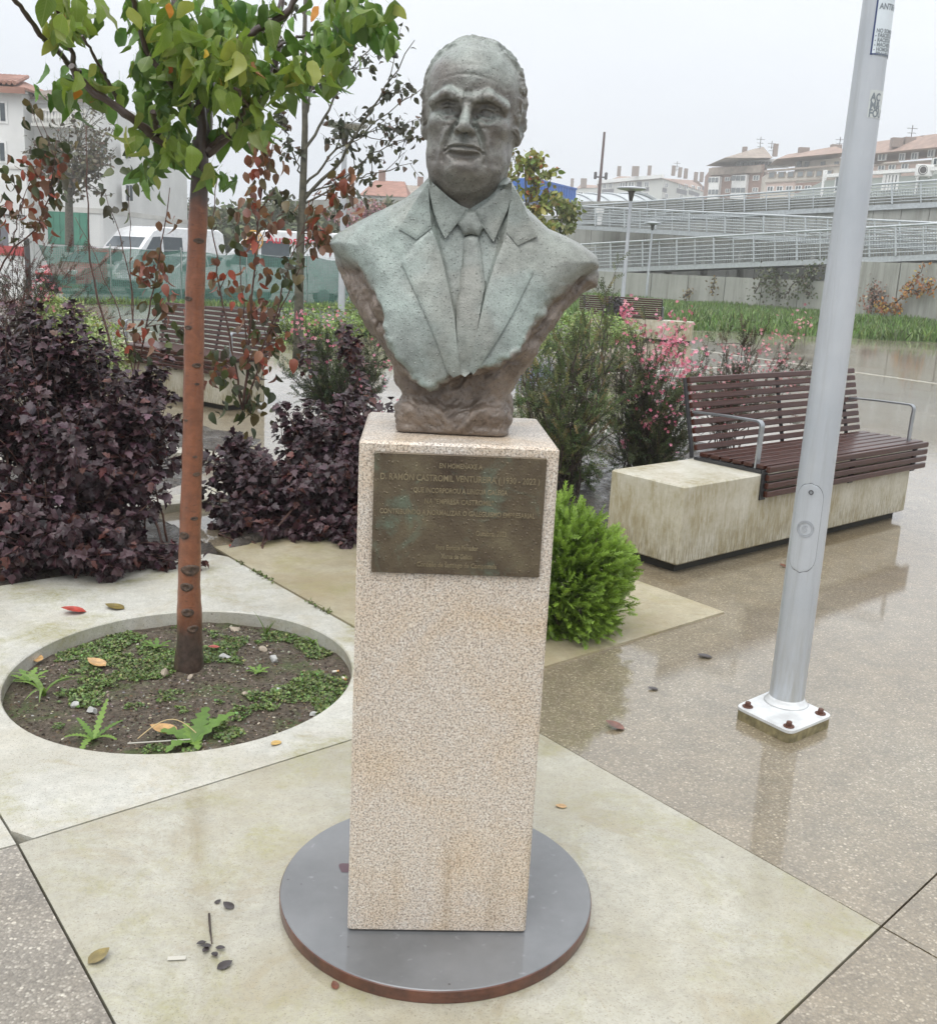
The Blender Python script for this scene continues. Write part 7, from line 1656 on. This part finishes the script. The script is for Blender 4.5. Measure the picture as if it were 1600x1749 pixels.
px_part(tA, 'stair_strip', (1087, 310, 1095, 335), F1, 'dark_band', .06, .2)
for r in ((1134, 312, 1140, 320), (1157, 313, 1163, 322), (1168, 314, 1174, 323), (1180, 316, 1186, 325), (1190, 318, 1196, 326), (1134, 330, 1140, 338), (1158, 332, 1165, 340), (1182, 334, 1188, 341)): win(tA, *r, *F2, gl='dull_glass', out=.1)
for r in ((1131, 321, 1138, 328), (1155, 323, 1173, 331), (1176, 327, 1194, 334), (1131, 338, 1137, 344), (1152, 341, 1170, 345), (1200, 319, 1209, 328)): px_part(tA, 'balcony_panel', r, F2, 'dark_band', .06, .2)
for x, y in ((1057, 287), (1082, 287), (1088, 287), (1109, 286), (1150, 286), (1161, 289), (1171, 291), (1188, 297), (1198, 297)): c = AY(x, y + 5, 192); MB().box(c - tA.location, (.6, .6, 1.7)).build('chimney', MAT['chimney_stack'], rA)
antenna(tA, 1155, 275, 292, 192)
tA2, C2, r2 = block('apartment_block', [(984, 215), (1021, 210)], 320, 'low pale wing with brown roof left of the floodlight pole', 'pale_block', ('far_tile', 313, 1.03))
for r in ((988, 327, 996, 334), (1000, 327, 1006, 334), (1011, 327, 1018, 334)): win(tA2, *r, C2[0], C2[1], gl='dull_glass', out=.1)
for x in (977, 994, 999): c = AY(x, 312, 214); MB().box(c - tA2.location, (.6, .6, 1.7)).build('chimney', MAT['chimney_stack'], r2)
# B: brick block
tB, CB, rB = block('apartment_block', [(1211, 158), (1300, 150), (1312, 168)], 280, 'brick apartment block with dark attic roof and white glazed balconies', 'brick_wall', None)
F1 = (CB[0], CB[1])
px_part(tB, 'parapet', (1213, 285, 1301, 297), F1, 'grey_tile', .5, .6)
for r in ((1213, 302, 1231, 346), (1252, 299, 1277, 347)): 
    b = px_part(tB, 'glazed_bay', r, F1, 'white_trim', .5, .6); y = r[1] + 1
    for k in range(3):
        w = (r[2] - r[0]) / 3
        for yy in (r[1] + 1.5, r[1] + 22): shiftmb(frect(r[0] + w * k + .7, yy, r[0] + w * (k + 1) - .7, yy + 8, *F1, .56, .1), tB.location).build('pane', MAT['dull_glass'], b)
for r in ((1238, 302, 1247, 309), (1239, 322, 1246, 329), (1286, 299, 1297, 308), (1285, 320, 1295, 327)): win(tB, *r, *F1, gl='dull_glass', out=.08)
px_part(tB, 'attic_wall', (1240, 271, 1306, 282), F1, 'white_trim', -2, 3); zr0 = AY(1260, 272, 152)[2]; zr1 = AY(1275, 254, 156)[2]
a, b = AY(1236, 272, 151), AY(1318, 266, 151); V = np.array([(a[0], a[1] - .5, zr0), (b[0], b[1] - .5, zr0 + .3), (b[0], b[1] + 12, zr0), (a[0], a[1] + 12, zr0), (a[0] + 5, a[1] + 5, zr1), (b[0], b[1] + 5, zr1 + .4)])
rB = shiftmb(MB().add(V, [(0, 1, 5, 4), (1, 2, 5), (2, 3, 4, 5), (3, 0, 4), (3, 2, 1, 0)]), tB.location).build('roof', MAT['grey_tile'], tB)
for k in range(10): px_part(tB, 'attic_window', (1243 + k * 6, 273.5, 1247.5 + k * 6, 280), F1, 'dull_glass', -1.9, .2)
for x, y in ((1271, 255), (1324, 250)): c = AY(x, y + 6, 155); MB().box(c - tB.location, (.6, .6, 1.7)).build('chimney', MAT['chimney_stack'], rB)
antenna(tB, 1297, 233, 256, 155); antenna(tB, 1317, 240, 254, 155)
# C: beige block behind the lamp post
tC, CC, rC = block('apartment_block', [(1304, 146), (1450, 132)], 286, 'beige and pink apartment block with rows of small windows behind the lamp post', 'beige_wall', None)
F1 = (CC[0], CC[1])
for k in range(7): win(tC, 1313 + k * 16.2, 293.5 - k * .5, 1325 + k * 16.2, 303.5 - k * .5, *F1, fr='grey_tile', gl='dull_glass', bars=0, out=.1)
px_part(tC, 'brick_strip', (1358, 311, 1405, 328), F1, 'brick_wall', .05, .2); px_part(tC, 'pink_strip', (1308, 311, 1357, 328), F1, 'pink_wall', .05, .2)
for k in range(6): win(tC, 1311 + k * 16, 318 - k * .4, 1322 + k * 16, 326 - k * .4, *F1, gl='window_glass', out=.15)
px_part(tC, 'string_course', (1305, 306, 1450, 308.5), F1, 'grey_tile', .15, .3); px_part(tC, 'parapet', (1305, 285, 1450, 288), F1, 'grey_tile', .3, .4)
px_part(tC, 'attic_wall', (1326, 267, 1450, 286), F1, 'beige_wall', -3, 5)
for x0 in (1332, 1345, 1372, 1395, 1412, 1428): px_part(tC, 'attic_window', (x0, 272, x0 + 7, 281), F1, 'dull_glass', -2.9, .2)
a, b = AY(1326, 271, 143), AY(1452, 259, 136); V = np.array([(a[0], a[1], a[2]), (b[0], b[1], b[2]), (b[0] + 2, b[1] + 14, b[2]), (a[0] + 2, a[1] + 14, a[2]), (a[0] + 3, a[1] + 6, a[2] + 1.3), (b[0], b[1] + 6, b[2] + 1.3)])
rC = shiftmb(MB().add(V, [(0, 1, 5, 4), (1, 2, 5), (2, 3, 4, 5), (3, 0, 4), (3, 2, 1, 0)]), tC.location).build('roof', MAT['far_tile'], tC)
for x, y in ((1372, 255), (1427, 250)): c = AY(x, y + 4, 145); MB().box(c - tC.location, (1.3, .9, 1.1)).build('chimney', MAT['chimney_stack'], rC)
antenna(tC, 1433, 233, 252, 145)
# E: pink block far right
tE, CE, rE = block('apartment_block', [(1480, 128), (1700, 112)], 262, 'pink apartment block with terracotta roof right of the lamp post top', 'pink_wall', None)
F1 = (CE[0], CE[1])
for r in ((1500, 261, 1514, 274), (1536, 261, 1546, 274), (1557, 260, 1568, 272), (1500, 282, 1512, 290), (1518, 281, 1530, 289), (1540, 279, 1552, 288), (1585, 255, 1596, 268)): win(tE, *r, *F1, gl='dull_glass', out=.1)
px_part(tE, 'string_course', (1490, 275, 1640, 278), F1, 'grey_tile', .15, .3)
a, b = AY(1478, 263, 127), AY(1702, 240, 111); V = np.array([(a[0], a[1], a[2]), (b[0], b[1], b[2]), (b[0] + 2, b[1] + 14, b[2]), (a[0] + 2, a[1] + 14, a[2]), (a[0] + 1, a[1] + 7, a[2] + 1.9), (b[0], b[1] + 7, b[2] + 1.9)])
rE = shiftmb(MB().add(V, [(0, 1, 5, 4), (1, 2, 5), (2, 3, 4, 5), (3, 0, 4), (3, 2, 1, 0)]), tE.location).build('roof', MAT['far_tile'], tE)
for x, y in ((1531, 240), (1552, 239), (1580, 237), (1596, 236)): c = AY(x, y + 3, 124); MB().box(c - tE.location, (1.2, .9, 1.0)).build('chimney', MAT['chimney_stack'], rE)
antenna(tE, 1555, 213, 240, 124); antenna(tE, 1581, 232, 241, 124)
# D: grey-green house nearest on the terrace
tD, CD, rD = block('terrace_house', [(1404, 78), (1690, 66)], 291, 'grey-green house with white trims and air conditioner on the terrace', 'greygreen_wall', None, group=None)
F1 = (CD[0], CD[1])
px_part(tD, 'parapet', (1404, 288, 1700, 294), F1, 'white_trim', .2, .4); px_part(tD, 'corner_trim', (1404, 290, 1408, 335), F1, 'white_trim', .06, .2)
w = win(tD, 1507, 296, 1535, 326, *F1, gl='dull_glass', bars=3, out=.06); win(tD, 1426, 300, 1442, 328, *F1, gl='dull_glass', out=.06)
for k in range(4): shiftmb(frect(1512 + k * 5.6, 299, 1513.3 + k * 5.6, 324, *F1, .16, .06), tD.location).build('window_bar', MAT['white_trim'], w)
px_part(tD, 'upper_storey', (1570, 262, 1700, 292), F1, 'pale_block', -1.0, 4); win(tD, 1577, 267, 1592, 279, *F1, gl='window_glass', out=-.9)
px_part(tD, 'drainpipe', (1566, 296, 1569, 330), F1, 'white_trim', .14, .12)
c = onpl(1575, 292, *F1); ac = thing('air_conditioner', c + np.array([-.1, -.55, -.35]), 'white air conditioning unit with round fan on the grey-green house', 'air conditioner')
MB().box((0, 0, .35), (1.05, .4, .72), bev=.03).build('casing', MAT['white_trim'], ac); m = MB().lathe([(.30, -.02), (.30, .02), (.05, .03)], 20)
for v in m.V: v[:] = v[:, [0, 2, 1]] * [1, -1, 1]; v += [-.18, -.21, .35]
fan = m.build('fan_grille', MAT['dark_metal'], ac); MB().tube([(-.18 + .24 * math.cos(a), -.245, .35 + .24 * math.sin(a)) for a in np.linspace(0, 6.283, 17)], .02, 4, False).build('grille_ring', MAT['white_trim'], fan)
for s in (-.35, .35): MB().box((s, .12, -.06), (.05, .5, .08)).build('bracket', MAT['white_trim'], ac)
# ---- rain haze in the air
q = NT('rain_haze'); q.t.nodes.remove(q.b); pv_ = q.n('ShaderNodeVolumePrincipled'); pv_.inputs['Color'].default_value = (1, 1, 1, 1); pv_.inputs['Density'].default_value = .0015; pv_.inputs['Anisotropy'].default_value = .3
q.L(pv_.outputs[0], q.out.inputs['Volume'])
HZ = MB().prism([(-330, -70), (330, -70), (330, 440), (-330, 440)], -1.6, 30).build('haze', q.m, kind='stuff')
